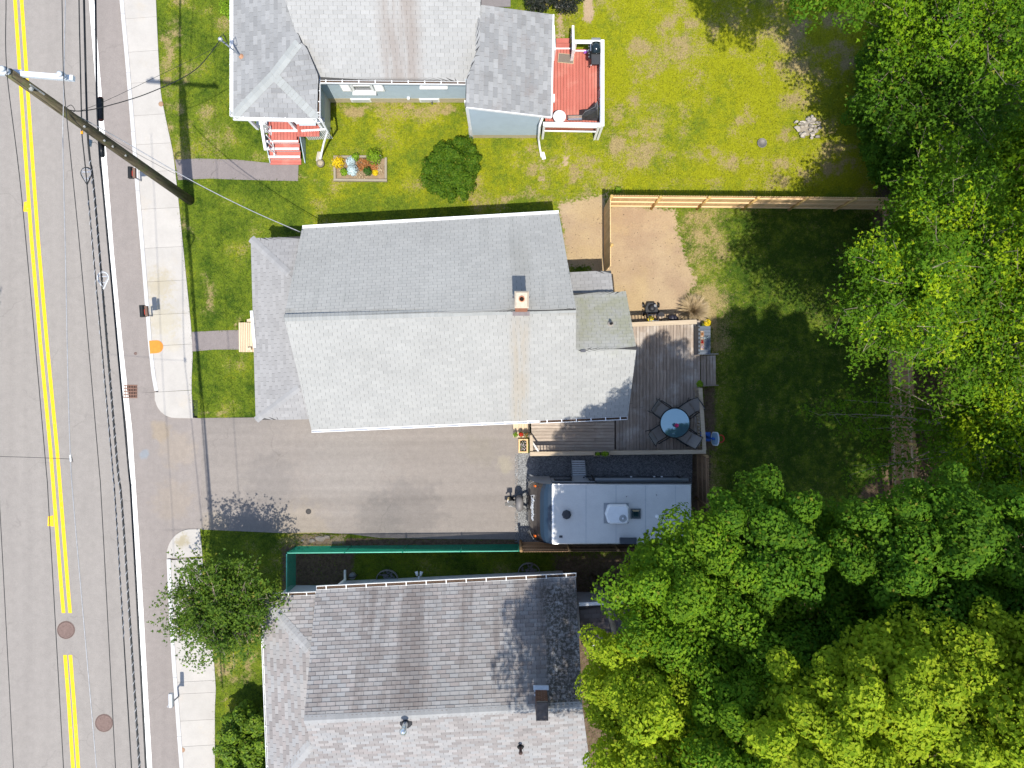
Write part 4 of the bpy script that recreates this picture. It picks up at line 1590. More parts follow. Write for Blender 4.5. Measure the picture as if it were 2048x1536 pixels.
p_, q_ = P(1106, 29, 2.9), P(1102, 234, 2.9)
m.beam(p_ + Vector((.02, 0, -.03)), q_ + Vector((.02, 0, -.03)), .05, .10)
part(H2, 'corner_trim', m, M_TRIM)
part(H2, 'corner_board', MB().solid([(ax0 - .10, ay0 + .03, 0), (ax0 + .08, ay0 - .05, 0), (ax0 + .08, ay0 + .03, 0)], [(ax0 - .06, ay0 + .03, 1.1), (ax0 + .05, ay0 - .03, 1.1), (ax0 + .05, ay0 + .03, 1.1)]), M_TRIM)
# downspouts
m = MB()
m.tube([P(640, 238, 2.85) + Vector((.0, 0, 0)), P(644, 243, 2.6), P(655, 262, 1.9), P(648, 285, 1.0), P(641, 316, .12), P(639, 322, .06)], .042, 8)
part(H2, 'downspout', m, WHITE, True)
m = MB()
m.tube([P(1085, 236, 2.75), P(1079, 252, 2.3), P(1077, 276, .9), P(1079, 292, .2), P(1083, 314, .06)], .042, 8)
part(H2, 'downspout', m, WHITE, True)
# red front steps with white risers
S = thing('red_steps', 'red wooden front steps with white risers at the blue house', 'steps', P(568, 300, 0))
rows_ = [(262, 1.00), (283, .76), (298, .52), (314, .28), (326, .05)]
for i in range(4):
    za, zb = rows_[i][1], rows_[i + 1][1]
    va = rows_[i][0]
    ya = P(570, va, za).y - .0
    yb = P(570, rows_[i + 1][0], zb + .24).y
    u0 = 534 + i * 1.6
    xa, xb = P(u0, va, za - .12).x, P(u0 + 62, va, za - .12).x
    zt_ = zb + .0
    nb_ = 2
    dep = (ya - yb - .03) / nb_
    part(S, 'riser', MB().box(xa, xb, ya - .022, ya, zt_, za - .04), WHITE)
    part(S, 'nosing', MB().box(xa - .01, xb + .01, ya - .03, ya + .05, za - .038, za + .004), WHITE)
    for k in range(nb_):
        yc = ya - .025 - dep * (k + .5)
        planks(S, 'tread', (xa, yc, zt_ - .018), (xb, yc, zt_ - .018), dep - .008, .036, M_REDSTEP)
ya, yb = P(570, 262, 1.0).y, P(570, 326, .05).y
for x in (P(534, 290, .5).x - .03, P(602, 290, .5).x + .02):
    part(S, 'stringer', MB().solid([(x, ya, .02), (x + .03, ya, .02), (x + .03, yb, .02), (x, yb, .02)][::-1], [(x, ya, .92), (x + .03, ya, .92), (x + .03, yb, .08), (x, yb, .08)][::-1]), M_BLUE)
m = MB()
h0, h1_ = P(521, 238, 1.95), P(531, 300, 1.2)
m.beam(h0, h1_, .10, .05)
part(S, 'handrail', m, WHITE)
m = MB()
for i in range(5):
    f_ = (i + .5) / 5
    p_ = h0.lerp(h1_, f_)
    m.box(p_.x + .10, p_.x + .13, p_.y - .02, p_.y + .02, max(.05, p_.z - 1.0), p_.z - .03)
m.beam(h0 + Vector((.115, 0, -.75)), h1_ + Vector((.115, 0, -.75)), .04, .05)
part(S, 'baluster', m, WHITE)
m = MB()
a, b = P(592, 246, 1.9), P(641, 243, 1.9)
m.beam(a, b, .09, .04)
m.beam(a + Vector((0, -.05, -.72)), b + Vector((0, -.05, -.72)), .06, .05)
for i in range(13):
    p_ = a.lerp(b, i / 12)
    m.box(p_.x - .02, p_.x + .02, p_.y - .04, p_.y - .0, .05, 1.15)
m.beam(a + Vector((0, .02, 0)), P(584, 236, 1.9), .08, .05)
part(S, 'side_rail', m, WHITE)
m = MB()
a, b = P(600, 255, 1.3), P(633, 253, 1.3)
m.obox((a + b) / 2 + Vector((0, .10, .1)), (1, 0, 0), (0, 1, .25), (0, -.25, 1), (b - a).length / 2, .08, .01)
part(S, 'side_panel', m, M_BLUE)
# electric service mast
c0 = P(483, 113, 3.35)
T = part(H2, 'service_mast', MB().cyl(pl2W.hit(483, 113) - Vector((0, 0, .1)), pl2W.hit(483, 113) + Vector((-.32, .10, 1.1)), .03, .03, 8), simple('mast_grey', (.33, .36, .40), .45, .15, 9, .4))
part(T, 'weatherhead', MB().lathe([(.03, -.03), (.075, .0), (.075, .07), (.03, .11)], pl2W.hit(483, 113) + Vector((-.32, .10, 1.1)), 12), GALV, True)
part(T, 'flashing', MB().lathe([(.10, .0), (.09, .03), (.04, .08)], pl2W.hit(483, 113), 12), simple('rust_boot', (.40, .22, .13), .8, .2, 9))
mast_top = pl2W.hit(483, 113) + Vector((-.32, .10, 1.12))
m = MB()
for k in range(3):
    m.tube([mast_top + Vector((-.03, .02 * k, .04)), mast_top + Vector((.14, .10 + .03 * k, .12)), mast_top + Vector((.20, -.05, -.10 - .03 * k)), mast_top + Vector((.05, -.09, -.12))], .008, 5)
part(T, 'drip_loop', m, CABLE)


# ================================================================== south house (brown-grey roof)
def sh_stain(t, c):
    a = t.math('MULTIPLY', band(t, 0, -6.6, 3, .3), streaks(t, .50, (1.3, .10, .10), .47, .66))
    sp = band(t, 1, -11.1, -7, .15)
    c = t.mix(t.math('MULTIPLY', a, sp), c, (.115, .095, .088))
    # moss at the shaded east end, washed clean below the chimney flashing
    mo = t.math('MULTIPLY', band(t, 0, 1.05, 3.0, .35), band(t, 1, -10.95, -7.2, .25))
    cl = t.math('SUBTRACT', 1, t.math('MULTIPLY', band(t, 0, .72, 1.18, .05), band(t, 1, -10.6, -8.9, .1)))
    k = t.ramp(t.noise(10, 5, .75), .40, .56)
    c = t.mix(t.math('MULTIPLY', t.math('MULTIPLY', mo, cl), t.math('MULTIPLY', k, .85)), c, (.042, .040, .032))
    m2 = t.math('MULTIPLY', band(t, 0, -.2, 1.0, .5), band(t, 1, -10.5, -7.2, .3))
    c = t.mix(t.math('MULTIPLY', m2, t.math('MULTIPLY', t.ramp(t.noise(16, 4, .8), .60, .68), .8)), c, (.05, .045, .035))
    return c


mats_sh = shingle_mats('brown_grey_shingle', [(.205, .193, .190), (.232, .215, .210), (.255, .246, .243), (.258, .260, .265), (.292, .285, .283), (.264, .242, .236)], sh_stain, .05, cap=(.285, .288, .292))
H3 = thing('house', 'house with brown-grey patterned shingle roof below the driveway', 'house', P(840, 1400, 0))
Z3, Z3R = 2.7, 4.95
pl3N = Plane(P(632, 1180, Z3), P(1152, 1154, Z3), P(885, 1427, Z3R))
pl3S = Plane(P(654, 1592, Z3), P(1185, 1566, Z3), P(885, 1427, Z3R))
R = Roof(H3, mats_sh, M_DECKROOF_B, .142, .31, 8)
R.g, R.h1 = .010, .026
R.face(pl3N, [(632, 1180), (1152, 1154), (1165, 1413), (608, 1441)])
R.face(pl3S, [(654, 1592), (1185, 1566), (1165, 1413), (608, 1441)])
R.cap(pl3N.hit(608, 1441), pl3N.hit(1165, 1413), pl3N.n, pl3S.n, .16, .15)
pl3W = Plane(P(524, 1195, Z3), P(536, 1536, Z3), P(612, 1370, 3.35))
pl3n = Plane(P(524, 1195, Z3), P(640, 1190, Z3), pl3W.hit(618, 1300))
pl3s = Plane(P(540, 1585, Z3), P(650, 1582, Z3), pl3W.hit(622, 1488))
R.face(pl3W, [(524, 1195), (631, 1314), (630, 1370), (622, 1440), (632, 1476), (540, 1585), (536, 1536)])
R.face(pl3n, [(524, 1195), (636, 1190), (638, 1260), (631, 1314)])
R.face(pl3s, [(540, 1585), (632, 1476), (645, 1530), (652, 1582)])
R.cap(P(524, 1195, Z3), pl3W.hit(618, 1300), pl3W.n, pl3n.n, .19, .15)
R.cap(P(540, 1585, Z3), pl3W.hit(622, 1488), pl3W.n, pl3s.n, .19, .15)
R.finish('roof', 300)
mats_sx = shingle_mats('dark_brown_shingle', [(.085, .07, .065), (.11, .09, .085), (.125, .11, .105)], None, .15)
R = Roof(H3, mats_sx, M_DECKROOF_B, .15, .30, 9)
pl3X = Plane(P(1158, 1212, 2.3), P(1290, 1206, 2.3), P(1200, 1288, 2.75))
R.face(pl3X, [(1158, 1213), (1290, 1206), (1290, 1283), (1163, 1289)])
R.finish('rear_roof', 60)
# walls
M_WHITEWALL = simple('white_siding', (.60, .62, .63), .6, .06, 3)
n0, n1 = P(687, 1161.5, 0), P(1125, 1141, 0)
m = MB()
dv = (n1 - n0).normalized()
so_ = Vector((dv.y, -dv.x, 0))
b0_, b1_ = n0 + so_ * 6.6, n1 + so_ * 6.6
m.prism([n0, n1, b1_, b0_], 0, 2.62)
lap_wall(m, n0 - so_ * .004, n1 - so_ * .004, .4, 2.6, -so_)
rW, rE = pl3N.hit(608, 1441) + Vector((.3, 0, -.2)), pl3N.hit(1165, 1413) + Vector((-.25, 0, -.2))
m.face([Vector((n0.x, n0.y, 2.62)), Vector((b0_.x, b0_.y, 2.62)), rW])
m.face([Vector((n1.x, n1.y, 2.62)), Vector((b1_.x, b1_.y, 2.62)), rE])
part(H3, 'wall', m, M_WHITEWALL)
pa, pb = P(524, 1195, Z3), P(540, 1585, Z3)
m = MB().prism([(pa.x + .22, pa.y - .28), (n0.x - .004, pa.y - .28), (b0_.x - .004, pb.y + .28), (pb.x + .22, pb.y + .28)], 0, 2.6)
part(H3, 'porch_wall', m, M_WHITEWALL)
m = MB()
for i in range(9):
    x = P(600, 1190, 2.0).x + i * .085
    m.box(x, x + .05, pa.y - .28, pa.y - .24, 1.2, 1.85)
part(H3, 'porch_screen', m, BLACK)
xa_, xb_ = P(1160, 1212, 2.3), P(1285, 1285, 2.3)
m = MB().box(xa_.x + .05, xb_.x, xb_.y, xa_.y - .12, 0, 2.25)
part(H3, 'rear_wall', m, M_WHITEWALL)
m = MB()
a, b = P(1158, 1210, 2.3), P(1285, 1204, 2.3)
m.beam(a + Vector((0, .03, 0)), b + Vector((0, .03, 0)), .12, .06)
a, b = P(1184, 1290, 2.7), P(1230, 1288, 2.7)
m.beam(a, b, .03, .06)
part(H3, 'rear_fascia', m, M_TRIM)
gutter(H3, P(633, 1179, Z3) + Vector((0, 0, .05)), P(1152, 1153, Z3) + Vector((0, 0, .05)), (.05, 1, 0), WHITE_OLD, straps=.78, w=.13, debris=M_DEBRIS)
gutter(H3, P(523, 1194, Z3) + Vector((0, 0, .05)), P(632, 1189.5, Z3) + Vector((0, 0, .05)), (.05, 1, 0), WHITE_OLD, straps=.78, w=.12, debris=M_DEBRIS)
gutter(H3, P(524, 1193, Z3) + Vector((0, 0, .05)), P(539, 1590, Z3) + Vector((0, 0, .05)), (-1, -.04, 0), WHITE_OLD, straps=.8, w=.06)
part(H3, 'downspout', MB().tube([P(668, 1178, 2.6), P(680, 1168, 2.2), P(690, 1160, 1.2), P(690, 1143, .12), P(690, 1141, .08)], .05, 8), WHITE_OLD, True)
M_BRICK2 = simple('dark_chimney_brick', (.165, .085, .055), .85, .2, 10, 0, .18)
core = part(H3, 'chimney', MB().box(.802, 1.158, -10.918, -10.342, 4.2, 5.62), MORTAR)
chimney_bricks(core, .79, 1.17, -10.93, -10.33, 4.5, 5.62, M_BRICK2)
part(core, 'crown', MB().solid([(.78, -10.94, 5.624), (1.18, -10.94, 5.624), (1.18, -10.32, 5.624), (.78, -10.32, 5.624)], [(.80, -10.92, 5.68), (1.16, -10.92, 5.68), (1.16, -10.34, 5.68), (.80, -10.34, 5.68)]),
     simple('sooty_crown', (.10, .085, .08), .9, .3, 6))
fl = MB()
for (x0, x1_, y0, y1_) in ((.75, .80, -10.95, -10.25), (.72, 1.24, -10.33, -10.20)):
    top = [Vector((x, y, min(pl3S.z_at(x, y), pl3N.z_at(x, y)) + .05)) for x, y in ((x0, y0), (x1_, y0), (x1_, y1_), (x0, y1_))]
    fl.solid([p - Vector((0, 0, .03)) for p in top], top)
part(core, 'flashing', fl, GALV)
vb_ = pl3S.hit(812, 1444)
vent_pipe(H3, vb_, .085, .62, ALU, .125, 'flue_pipe', simple('black_boot', (.03, .03, .033), .6, .2, 9))
vent_pipe(H3, pl3S.hit(1041, 1492), .05, .42, simple('brown_vent', (.10, .065, .055), .7, .2, 9), .07, 'vent_pipe', BLACK)


# window wells, meters on the south house's north wall
M_CORR = simple('corrugated_well', (.32, .31, .31), .6, .2, 9, .4)
for lab, u_, v_ in (('semicircular metal window well beside the white downspout', 775, 1157), ('semicircular metal window well nearer the brown fence end', 1058, 1143)):
    c = P(u_, v_, 0)
    W = thing('window_well', lab, 'window well', c)
    pts = [c + Vector((math.cos(a) * .42, math.sin(a) * .36, 0)) for a in np.linspace(0, math.pi, 15)]
    m = MB()
    for p_, q_ in zip(pts, pts[1:]):
        d_ = (q_ - p_).normalized()
        m.obox((p_ + q_) / 2 + Vector((0, 0, .06)), d_, Vector((0, 0, 1)).cross(d_), (0, 0, 1), (q_ - p_).length / 2 + .006, .012, .12)
    part(W, 'rim', m, M_CORR)
    for k in range(26):
        a_, r_ = random.uniform(.1, 3.04), random.uniform(.05, .36)
        part(W, 'stone', MB().rock(c + Vector((math.cos(a_) * r_, math.sin(a_) * r_ * .85, .02)), .045, .04, .03, k), simple('well_stone', (.20, .19, .19), .85, .2, 9) if k == 0 else bpy.data.materials['well_stone'])
c = P(705, 1157, .5)
T = thing('gas_meter', 'dark grey gas meter low on the white wall by the downspout', 'meter', (c.x, c.y, 0))
part(T, 'body', MB().lathe([(.05, 0), (.13, .04), (.14, .2), (.09, .28)], (c.x, c.y + .10, .35), 12), simple('meter_grey', (.16, .17, .175), .5, .15, 8), True)
part(T, 'pipe', MB().tube([(c.x - .12, c.y + .08, 0), (c.x - .12, c.y + .08, .7), (c.x + .16, c.y + .12, .72), (c.x + .22, c.y + .18, .6)], .02, 6), BLACK)
c = P(838, 1153, .8)
T = thing('wall_floodlight', 'white twin floodlight fixture on the white wall', 'light', (c.x, c.y, .8))
part(T, 'bracket', MB().box(c.x - .03, c.x + .03, c.y - .08, c.y + .02, .8, .9), WHITE)
for s in (-1, 1):
    part(T, 'lamp_head', MB().cyl((c.x + s * .06, c.y + .03, .86), (c.x + s * .10, c.y + .20, .82), .035, .07, 10), WHITE, True)

# ------------------------------------------------------------------ fences
M_CEDAR = wood('fresh_cedar', (.56, .36, .165), (.70, .49, .27), .7, .09, 'z')
M_CEDAR_R = wood('fresh_cedar_rail', (.66, .46, .24), (.76, .56, .34), .7, .05, 'x')
M_CEDAR_B = wood('brown_cedar', (.27, .165, .095), (.38, .25, .15), .75, .12, 'z')
M_CEDAR_BR = wood('brown_cedar_rail', (.34, .21, .12), (.44, .29, .18), .75, .06, 'x')
M_POST = simple('post_yellow_wood', (.52, .34, .12), .75, .15, 12)


def picket_mesh(w, h, th, mat):
    key = ('picket', round(w, 3), round(h, 3), mat.name)
    if key not in PLK:
        m = MB()
        ring = [(-w / 2, 0), (w / 2, 0), (w / 2, h - .05), (w * .12, h), (-w * .12, h), (-w / 2, h - .05)]
        m.solid([(x, th / 2, z) for x, z in ring][::-1], [(x, -th / 2, z) for x, z in ring][::-1])
        me = new_mesh('picket', m)
        me.materials.append(mat)
        PLK[key] = me
    return PLK[key]


def fence(label, a, b, side, h=1.85, mat=None, rmat=None, pmat=None, spacing=1.83, pitch=.095, group='wooden picket fences'):
    """pickets on the line a-b, rails and posts on the given side (+1 left of a->b)"""
    mat, rmat, pmat = mat or M_CEDAR, rmat or M_CEDAR_R, pmat or M_POST
    a, b = Vector(a), Vector(b)
    d = (b - a).normalized()
    s = Vector((-d.y, d.x, 0)) * side
    L = (b - a).length
    T = thing('picket_fence', label, 'fence', a, group)
    n = int(L / pitch)
    pm = picket_mesh(pitch - .007, h, .018, mat)
    for i in range(n):
        c = a + d * ((i + .5) * L / n)
        place(T, 'picket', pm, frame(c + Vector((0, 0, .03 + random.uniform(-.006, .006))), d, Vector((-d.y, d.x, 0)), (0, 0, 1)))
    for z in (.28, .95, h - .22):
        k = 0.0
        while k < L - .05:
            e = min(k + spacing, L)
            p, q = a + d * (k + .004) + s * .03, a + d * (e - .004) + s * .03
            part(T, 'rail', MB().beam(p + Vector((0, 0, z)), q + Vector((0, 0, z)), .038, .085), rmat)
            k = e
    k = 0.0
    while k <= L + .02:
        c = a + d * k + s * .055
        o = part(T, 'post', MB().cyl(c + Vector((0, 0, 0)), c + Vector((0, 0, h + .05)), .052, .048, 10), pmat, True)
        part(o, 'post_cap', MB().lathe([(.066, 0), (.066, .02), (.045, .05), (.01, .06)], c + Vector((0, 0, h + .045)), 10), pmat, True)
        k += spacing
    return T


fence('long pale cedar picket fence along the north side of the backyard', P(1211, 414), P(1768, 419), -1)
fence('short pale cedar picket fence between sandy strip and backyard', P(1208, 416), P(1208.5, 546), 1, mat=M_CEDAR)
fence('pale cedar picket fence under the trees on the east side', P(1764, 424), P(1792, 1150), -1, mat=wood('pink_cedar', (.36, .20, .105), (.46, .28, .16), .7, .09, 'z'), rmat=wood('pink_cedar_rail', (.56, .38, .25), (.66, .48, .33), .7, .05, 'y'))
fence('brown picket fence running along the trailer bottom side', P(1041, 1084), P(1345, 1082), 1, 1.75, M_CEDAR_B, M_CEDAR_BR, simple('post_brown', (.30, .19, .09), .8, .15, 10))
fence('brown picket fence closing the space behind the trailer', P(1393, 904), P(1396, 1078), -1, 1.8, M_CEDAR_B, M_CEDAR_BR, simple('post_brown_b', (.30, .19, .09), .8, .15, 10))

# green chain-link fence
M_GREEN = simple('green_vinyl', (.010, .21, .13), .45, .12, 6)
M_GREENW = simple('green_vinyl_wire', (.008, .20, .12), .5, .15, 8)
M_GREENL = simple('pale_green_rail', (.14, .52, .38), .4, .1, 5)


def chainlink(label, pts, h):
    T = thing('chain_link_fence', label, 'fence', pts[0])
    for a, b in zip(pts, pts[1:]):
        d = (b - a).normalized()
        L = (b - a).length
        part(T, 'top_rail', MB().cyl(a + Vector((0, 0, h)), b + Vector((0, 0, h)), .022, .022, 8), M_GREENL, True)
        m = MB()
        pitch = .062
        n = int((L + h) / pitch)
        for sgn in (1, -1):
            for i in range(n):
                s0 = i * pitch - (h if sgn > 0 else 0)
                # wire from (s0,0) to (s0+h*sgn..)
                x0, z0 = s0, 0.02
                x1, z1 = s0 + sgn * h, h
                if sgn < 0:
                    x0, x1 = s0, s0 - h
                # clip to 0..L
                lo, hi = 0.0, 1.0
                dx_ = x1 - x0
                for bound, sg in ((0.0, 1), (L, -1)):
                    ta = (bound - x0) / dx_
                    if (dx_ > 0) == (sg > 0):
                        lo = max(lo, ta)
                    else:
                        hi = min(hi, ta)
                if hi - lo < .03:
                    continue
                p = a + d * (x0 + dx_ * lo) + Vector((0, 0, z0 + (z1 - z0) * lo))
                q = a + d * (x0 + dx_ * hi) + Vector((0, 0, z0 + (z1 - z0) * hi))
                m.cyl(p, q, .0055, .0055, 3, False)
        part(T, 'wire_mesh', m, M_GREENW, kind='stuff')
        np_ = max(1, round(L / 2.4))
        for i in range(np_ + 1):
            c = a + d * (L * i / np_)
            o = part(T, 'post', MB().cyl(c, c + Vector((0, 0, h + .03)), .028, .028, 8), M_GREEN, True)
    return T


chainlink('green chain link fence along the bottom side of the driveway', [P(592, 1190), P(592, 1092), P(1037, 1088)], 1.25)

# ------------------------------------------------------------------ timber deck of the middle house
ZD = .6
M_OLD = wood('weathered_deck_y', (.225, .180, .146), (.350, .292, .242), .8, .15, 'y', 1.0, (.41, .375, .34))
M_OLDX = wood('weathered_deck_x', (.30, .245, .20), (.42, .355, .295), .8, .10, 'x', 1.0, (.45, .40, .34))
M_OLDR = wood('weathered_rail', (.36, .285, .20), (.47, .385, .28), .8, .06, 'x')
M_SKIRT = simple('deck_underside', (.07, .055, .045), .9, .2, 8)
D = thing('timber_deck', 'weathered grey timber deck behind the grey-roofed house', 'deck', P(1330, 780, 0))
du = 6.75
u = 1232.0
random.seed(3)
while u < 1399:
    vtop = 647 - (u - 1262) * .045
    vbot = 903
    js = [vtop, vtop + random.choice((92, 96, 160, 165, 168)), vbot]
    for a, b in zip(js, js[1:]):
        A, B = P(u + du / 2, b - .15, ZD), P(u + du / 2, a + .15, ZD)
        planks(D, 'deck_board', A - Vector((0, 0, .018)), B - Vector((0, 0, .018)), du / PXM * .98 - .009, .036, M_OLD)
    u += du
v = 838.0
while v < 902:
    js = [1062, random.choice((1130, 1150, 1190)), 1229]
    for a, b in zip(js, js[1:]):
        A, B = P(a + .1, v + 3.25, ZD), P(b - .1, v + 3.1, ZD)
        planks(D, 'deck_board', A - Vector((0, 0, .018)), B - Vector((0, 0, .018)), 6.4 / PXM * .98 - .008, .036, M_OLDX)
    v += 6.4
m = MB()
m.prism([P(1064, 841, ZD), P(1064, 903, ZD), P(1397, 902, ZD), P(1397, 650, ZD), P(1234, 651, ZD), P(1234, 836, ZD)], .30, .555)
part(D, 'joist_frame', m, M_SKIRT)
for (u_, v_) in ((1066, 900), (1150, 900), (1250, 899), (1340, 899), (1394, 898), (1394, 780), (1394, 655), (1300, 655)):
    p = P(u_, v_, ZD)
    part(D, 'support_post', MB().box(p.x - .05, p.x + .05, p.y - .05, p.y + .05, 0, .3), M_OLDR)


def deck_rail(par, a, b, z, cap=.14, mat=None, pmat=None, bal=True, posts=True, balm=None, sep=.125):
    mat = mat or M_OLDR
    pmat = pmat or mat
    a, b = Vector((a[0], a[1], z)), Vector((b[0], b[1], z))
    d = (b - a).normalized()
    L = (b - a).length
    planks(par, 'rail_cap', a - Vector((0, 0, .018)), b - Vector((0, 0, .018)), cap, .036, mat)
    part(par, 'bottom_rail', MB().beam(a + d * .05 - Vector((0, 0, .80)), b - d * .05 - Vector((0, 0, .80)), .04, .07), mat)
    part(par, 'upper_rail', MB().beam(a + d * .05 - Vector((0, 0, .08)), b - d * .05 - Vector((0, 0, .08)), .035, .07), mat)
    if bal:
        n = int(L / sep)
        key = ('bal', (balm or pmat).name)
        if key not in PLK:
            mm = new_mesh('baluster', MB().box(-.017, .017, -.017, .017, -.77, -.1))
            mm.materials.append(balm or pmat)
            PLK[key] = mm
        s_ = Vector((-d.y, d.x, 0))
        for i in range(n):
            place(par, 'baluster', PLK[key], frame(a + d * ((i + .5) * L / n) + s_ * .0, d, s_, (0, 0, 1)))
    if posts:
        n = max(1, round(L / 1.8))
        for i in range(n + 1):
            c = a + d * min(max(L * i / n, .05), L - .05) + Vector((-d.y, d.x, 0)) * .0
            part(par, 'rail_post', MB().box(c.x - .044, c.x + .044, c.y - .044, c.y + .044, 0, z - .04), pmat)


deck_rail(D, P(1262, 649, 1.5), P(1394, 643.5, 1.5), 1.5, .17)
deck_rail(D, P(1401, 776, 1.5), P(1409, 900, 1.5), 1.5, .15)
deck_rail(D, P(1060, 908, 1.5), P(1412, 903.5, 1.5), 1.5, .155)
deck_rail(D, P(1063, 902, 1.5), P(1062.5, 874, 1.5), 1.5, .12, posts=False)
p = P(1062, 873, 1.5)
part(D, 'end_post', MB().box(p.x - .05, p.x + .05, p.y - .05, p.y + .05, 0, 1.62), M_OLDR)
part(D, 'stair_rail', MB().beam(P(1062, 880, 1.35), P(1077, 903, 1.45), .06, .05), simple('white_rail', (.6, .58, .54), .6, .1, 6))
# steps down to the lawn
for (u0, u1, z, n) in ((1402, 1412.5, .40, 2), (1413, 1432, .20, 3)):
    for k in range(n):
        uc = u0 + (u1 - u0) * (k + .5) / n
        planks(D, 'step_board', P(uc, 771, z), P(uc - .8, 711, z), (u1 - u0) / n / PXM * .99 - .008, .036, M_OLD)
    a, b = P(u1 - 1, 770, z), P(u1 - 1.5, 712, z)
    part(D, 'step_riser', MB().beam((a.x, a.y, z - .11), (b.x, b.y, z - .11), .02, .17), M_OLD)
for v_ in (709.5, 772.5):
    a, b = P(1394, v_, .55), P(1436, v_ - 2, .20)
    part(D, 'stringer', MB().beam((a.x, a.y, .42), (b.x, b.y, .10), .035, .16), M_OLD)

# pale platform with flower pots, planter box beside the driveway
S = thing('wooden_platform', 'pale wooden step platform at the driveway end of the deck', 'platform', P(1042, 862, 0))
for k in range(6):
    uc = 1026.5 + 5.6 * (k + .5)
    planks(S, 'platform_board', P(uc, 875, .30), P(uc - .6, 843, .30), .106, .034, M_NEWWOOD)
a, b = P(1027, 875, .28), P(1060, 843, .28)
part(S, 'frame', MB().box(a.x + .01, b.x - .02, a.y + .01, b.y, 0, .275), M_NEWWOOD)
S = thing('planter_box', 'cedar planter box full of small flowers by the deck corner', 'planter', P(1047, 891, 0))
a, b = P(1037, 906, .42), P(1056, 878, .42)
for (x0, x1, y0, y1) in ((a.x, b.x, a.y, a.y + .06), (a.x, b.x, b.y - .06, b.y), (a.x, a.x + .06, a.y + .062, b.y - .062), (b.x - .06, b.x, a.y + .062, b.y - .062)):
    part(S, 'side_board', MB().box(x0, x1, y0, y1, 0, .42), M_CEDAR)
M_SOIL = simple('potting_soil', (.035, .024, .017), .95, .3, 14)
part(S, 'soil', MB().box(a.x + .062, b.x - .062, a.y + .064, b.y - .064, .02, .36), M_SOIL)

# ------------------------------------------------------------------ generic small plants (leaf faces)
LEAFMESH = {}


def leaf_faces(pos, nrm, size, aspect=.6, fold=.12, lobes=1, rng=None):
    """arrays of vertices and triangles for folded leaves"""
    rng = rng or np.random.default_rng(1)
    n = len(pos)
    nrm = nrm / (np.linalg.norm(nrm, axis=1, keepdims=True) + 1e-9)
    r = rng.normal(size=(n, 3))
    t_ = np.cross(nrm, r)
    t_ /= np.linalg.norm(t_, axis=1, keepdims=True) + 1e-9
    b_ = np.cross(nrm, t_)
    s = size[:, None]
    vs_, fs_ = [], []
    if lobes == 1:
        V4 = np.stack([pos - t_ * s * .5, pos + b_ * s * aspect * .5 + nrm * s * fold, pos + t_ * s * .5, pos - b_ * s * aspect * .5 + nrm * s * fold], 1)
        F = np.arange(n)[:, None, None] * 4 + np.array([(0, 2, 1), (0, 3, 2)])[None]
        return V4.reshape(-1, 3), F.reshape(-1, 3)
    base = pos - t_ * s * .35
    ps = [base]
    for ang, ln in ((-1.15, .62), (-.58, .55), (0.0, 1.0), (.58, .55), (1.15, .62)):
        if abs(ang) == .58:
            ln *= .72
        ps.append(base + (t_ * math.cos(ang) + b_ * math.sin(ang)) * s * ln + nrm * s * (fold * (.2 if ang == 0 else 1)))
    V6 = np.stack(ps, 1)
    F = np.arange(n)[:, None, None] * 6 + np.array([(0, 2, 1), (0, 3, 2), (0, 4, 3), (0, 5, 4)])[None]
    return V6.reshape(-1, 3), F.reshape(-1, 3)


def np_part(parent, name, V, F, mat, kind=None):
    loc = ROOT[parent.name]
    me = np_mesh(name, V - np.array(loc), F, mat)
    o = bpy.data.objects.new(name, me)
    COL.objects.link(o)
    o.parent = parent
    ROOT[o.name] = loc
    if kind: o['kind'] = kind
    return o


def ball_leaves(c, rx, ry, rz, n, size, rng, lo=-.2, shell=.55):
    d = rng.normal(size=(n, 3))
    d /= np.linalg.norm(d, axis=1, keepdims=True)
    d[:, 2] = np.where(d[:, 2] < lo, -d[:, 2], d[:, 2])
    r = shell + (1 - shell) * rng.random((n, 1)) ** .6
    pos = np.array(c)[None] + d * r * np.array([[rx, ry, rz]])
    nr = d + rng.normal(size=(n, 3)) * .45 + np.array([[0, 0, .35]])
    return pos, nr, size * rng.uniform(.7, 1.25, n)


M_GRN1 = leaf_mat('bright_small_leaf', (.10, .20, .012), (.22, .34, .02), (.26, .38, .02), .25)
M_GRN2 = leaf_mat('deep_small_leaf', (.025, .075, .012), (.06, .13, .02), (.08, .16, .02), .25)
M_YEL = leaf_mat('yellow_petal', (.55, .38, .01), (.72, .55, .02), (.6, .45, .02), .2)
M_SILV = leaf_mat('silver_leaf', (.34, .44, .46), (.52, .62, .64), (.4, .5, .5), .15)
M_RUSTL = leaf_mat('rust_leaf', (.30, .11, .035), (.45, .22, .08), (.4, .18, .06), .2)
M_PINKP = leaf_mat('pink_petal', (.55, .02, .14), (.72, .06, .25), (.6, .05, .2), .2)
M_REDP = leaf_mat('red_petal', (.45, .015, .012), (.60, .03, .02), (.5, .03, .02), .2)
M_PURP = leaf_mat('purple_petal', (.30, .07, .5), (.45, .16, .65), (.4, .1, .6), .2)
M_MIXP = leaf_mat('pale_petal', (.55, .35, .45), (.75, .65, .70), (.6, .5, .5), .2)
M_STRAW = leaf_mat('straw_blade', (.36, .27, .15), (.52, .42, .27), (.5, .4, .25), .15)
PR = np.random.default_rng(12)


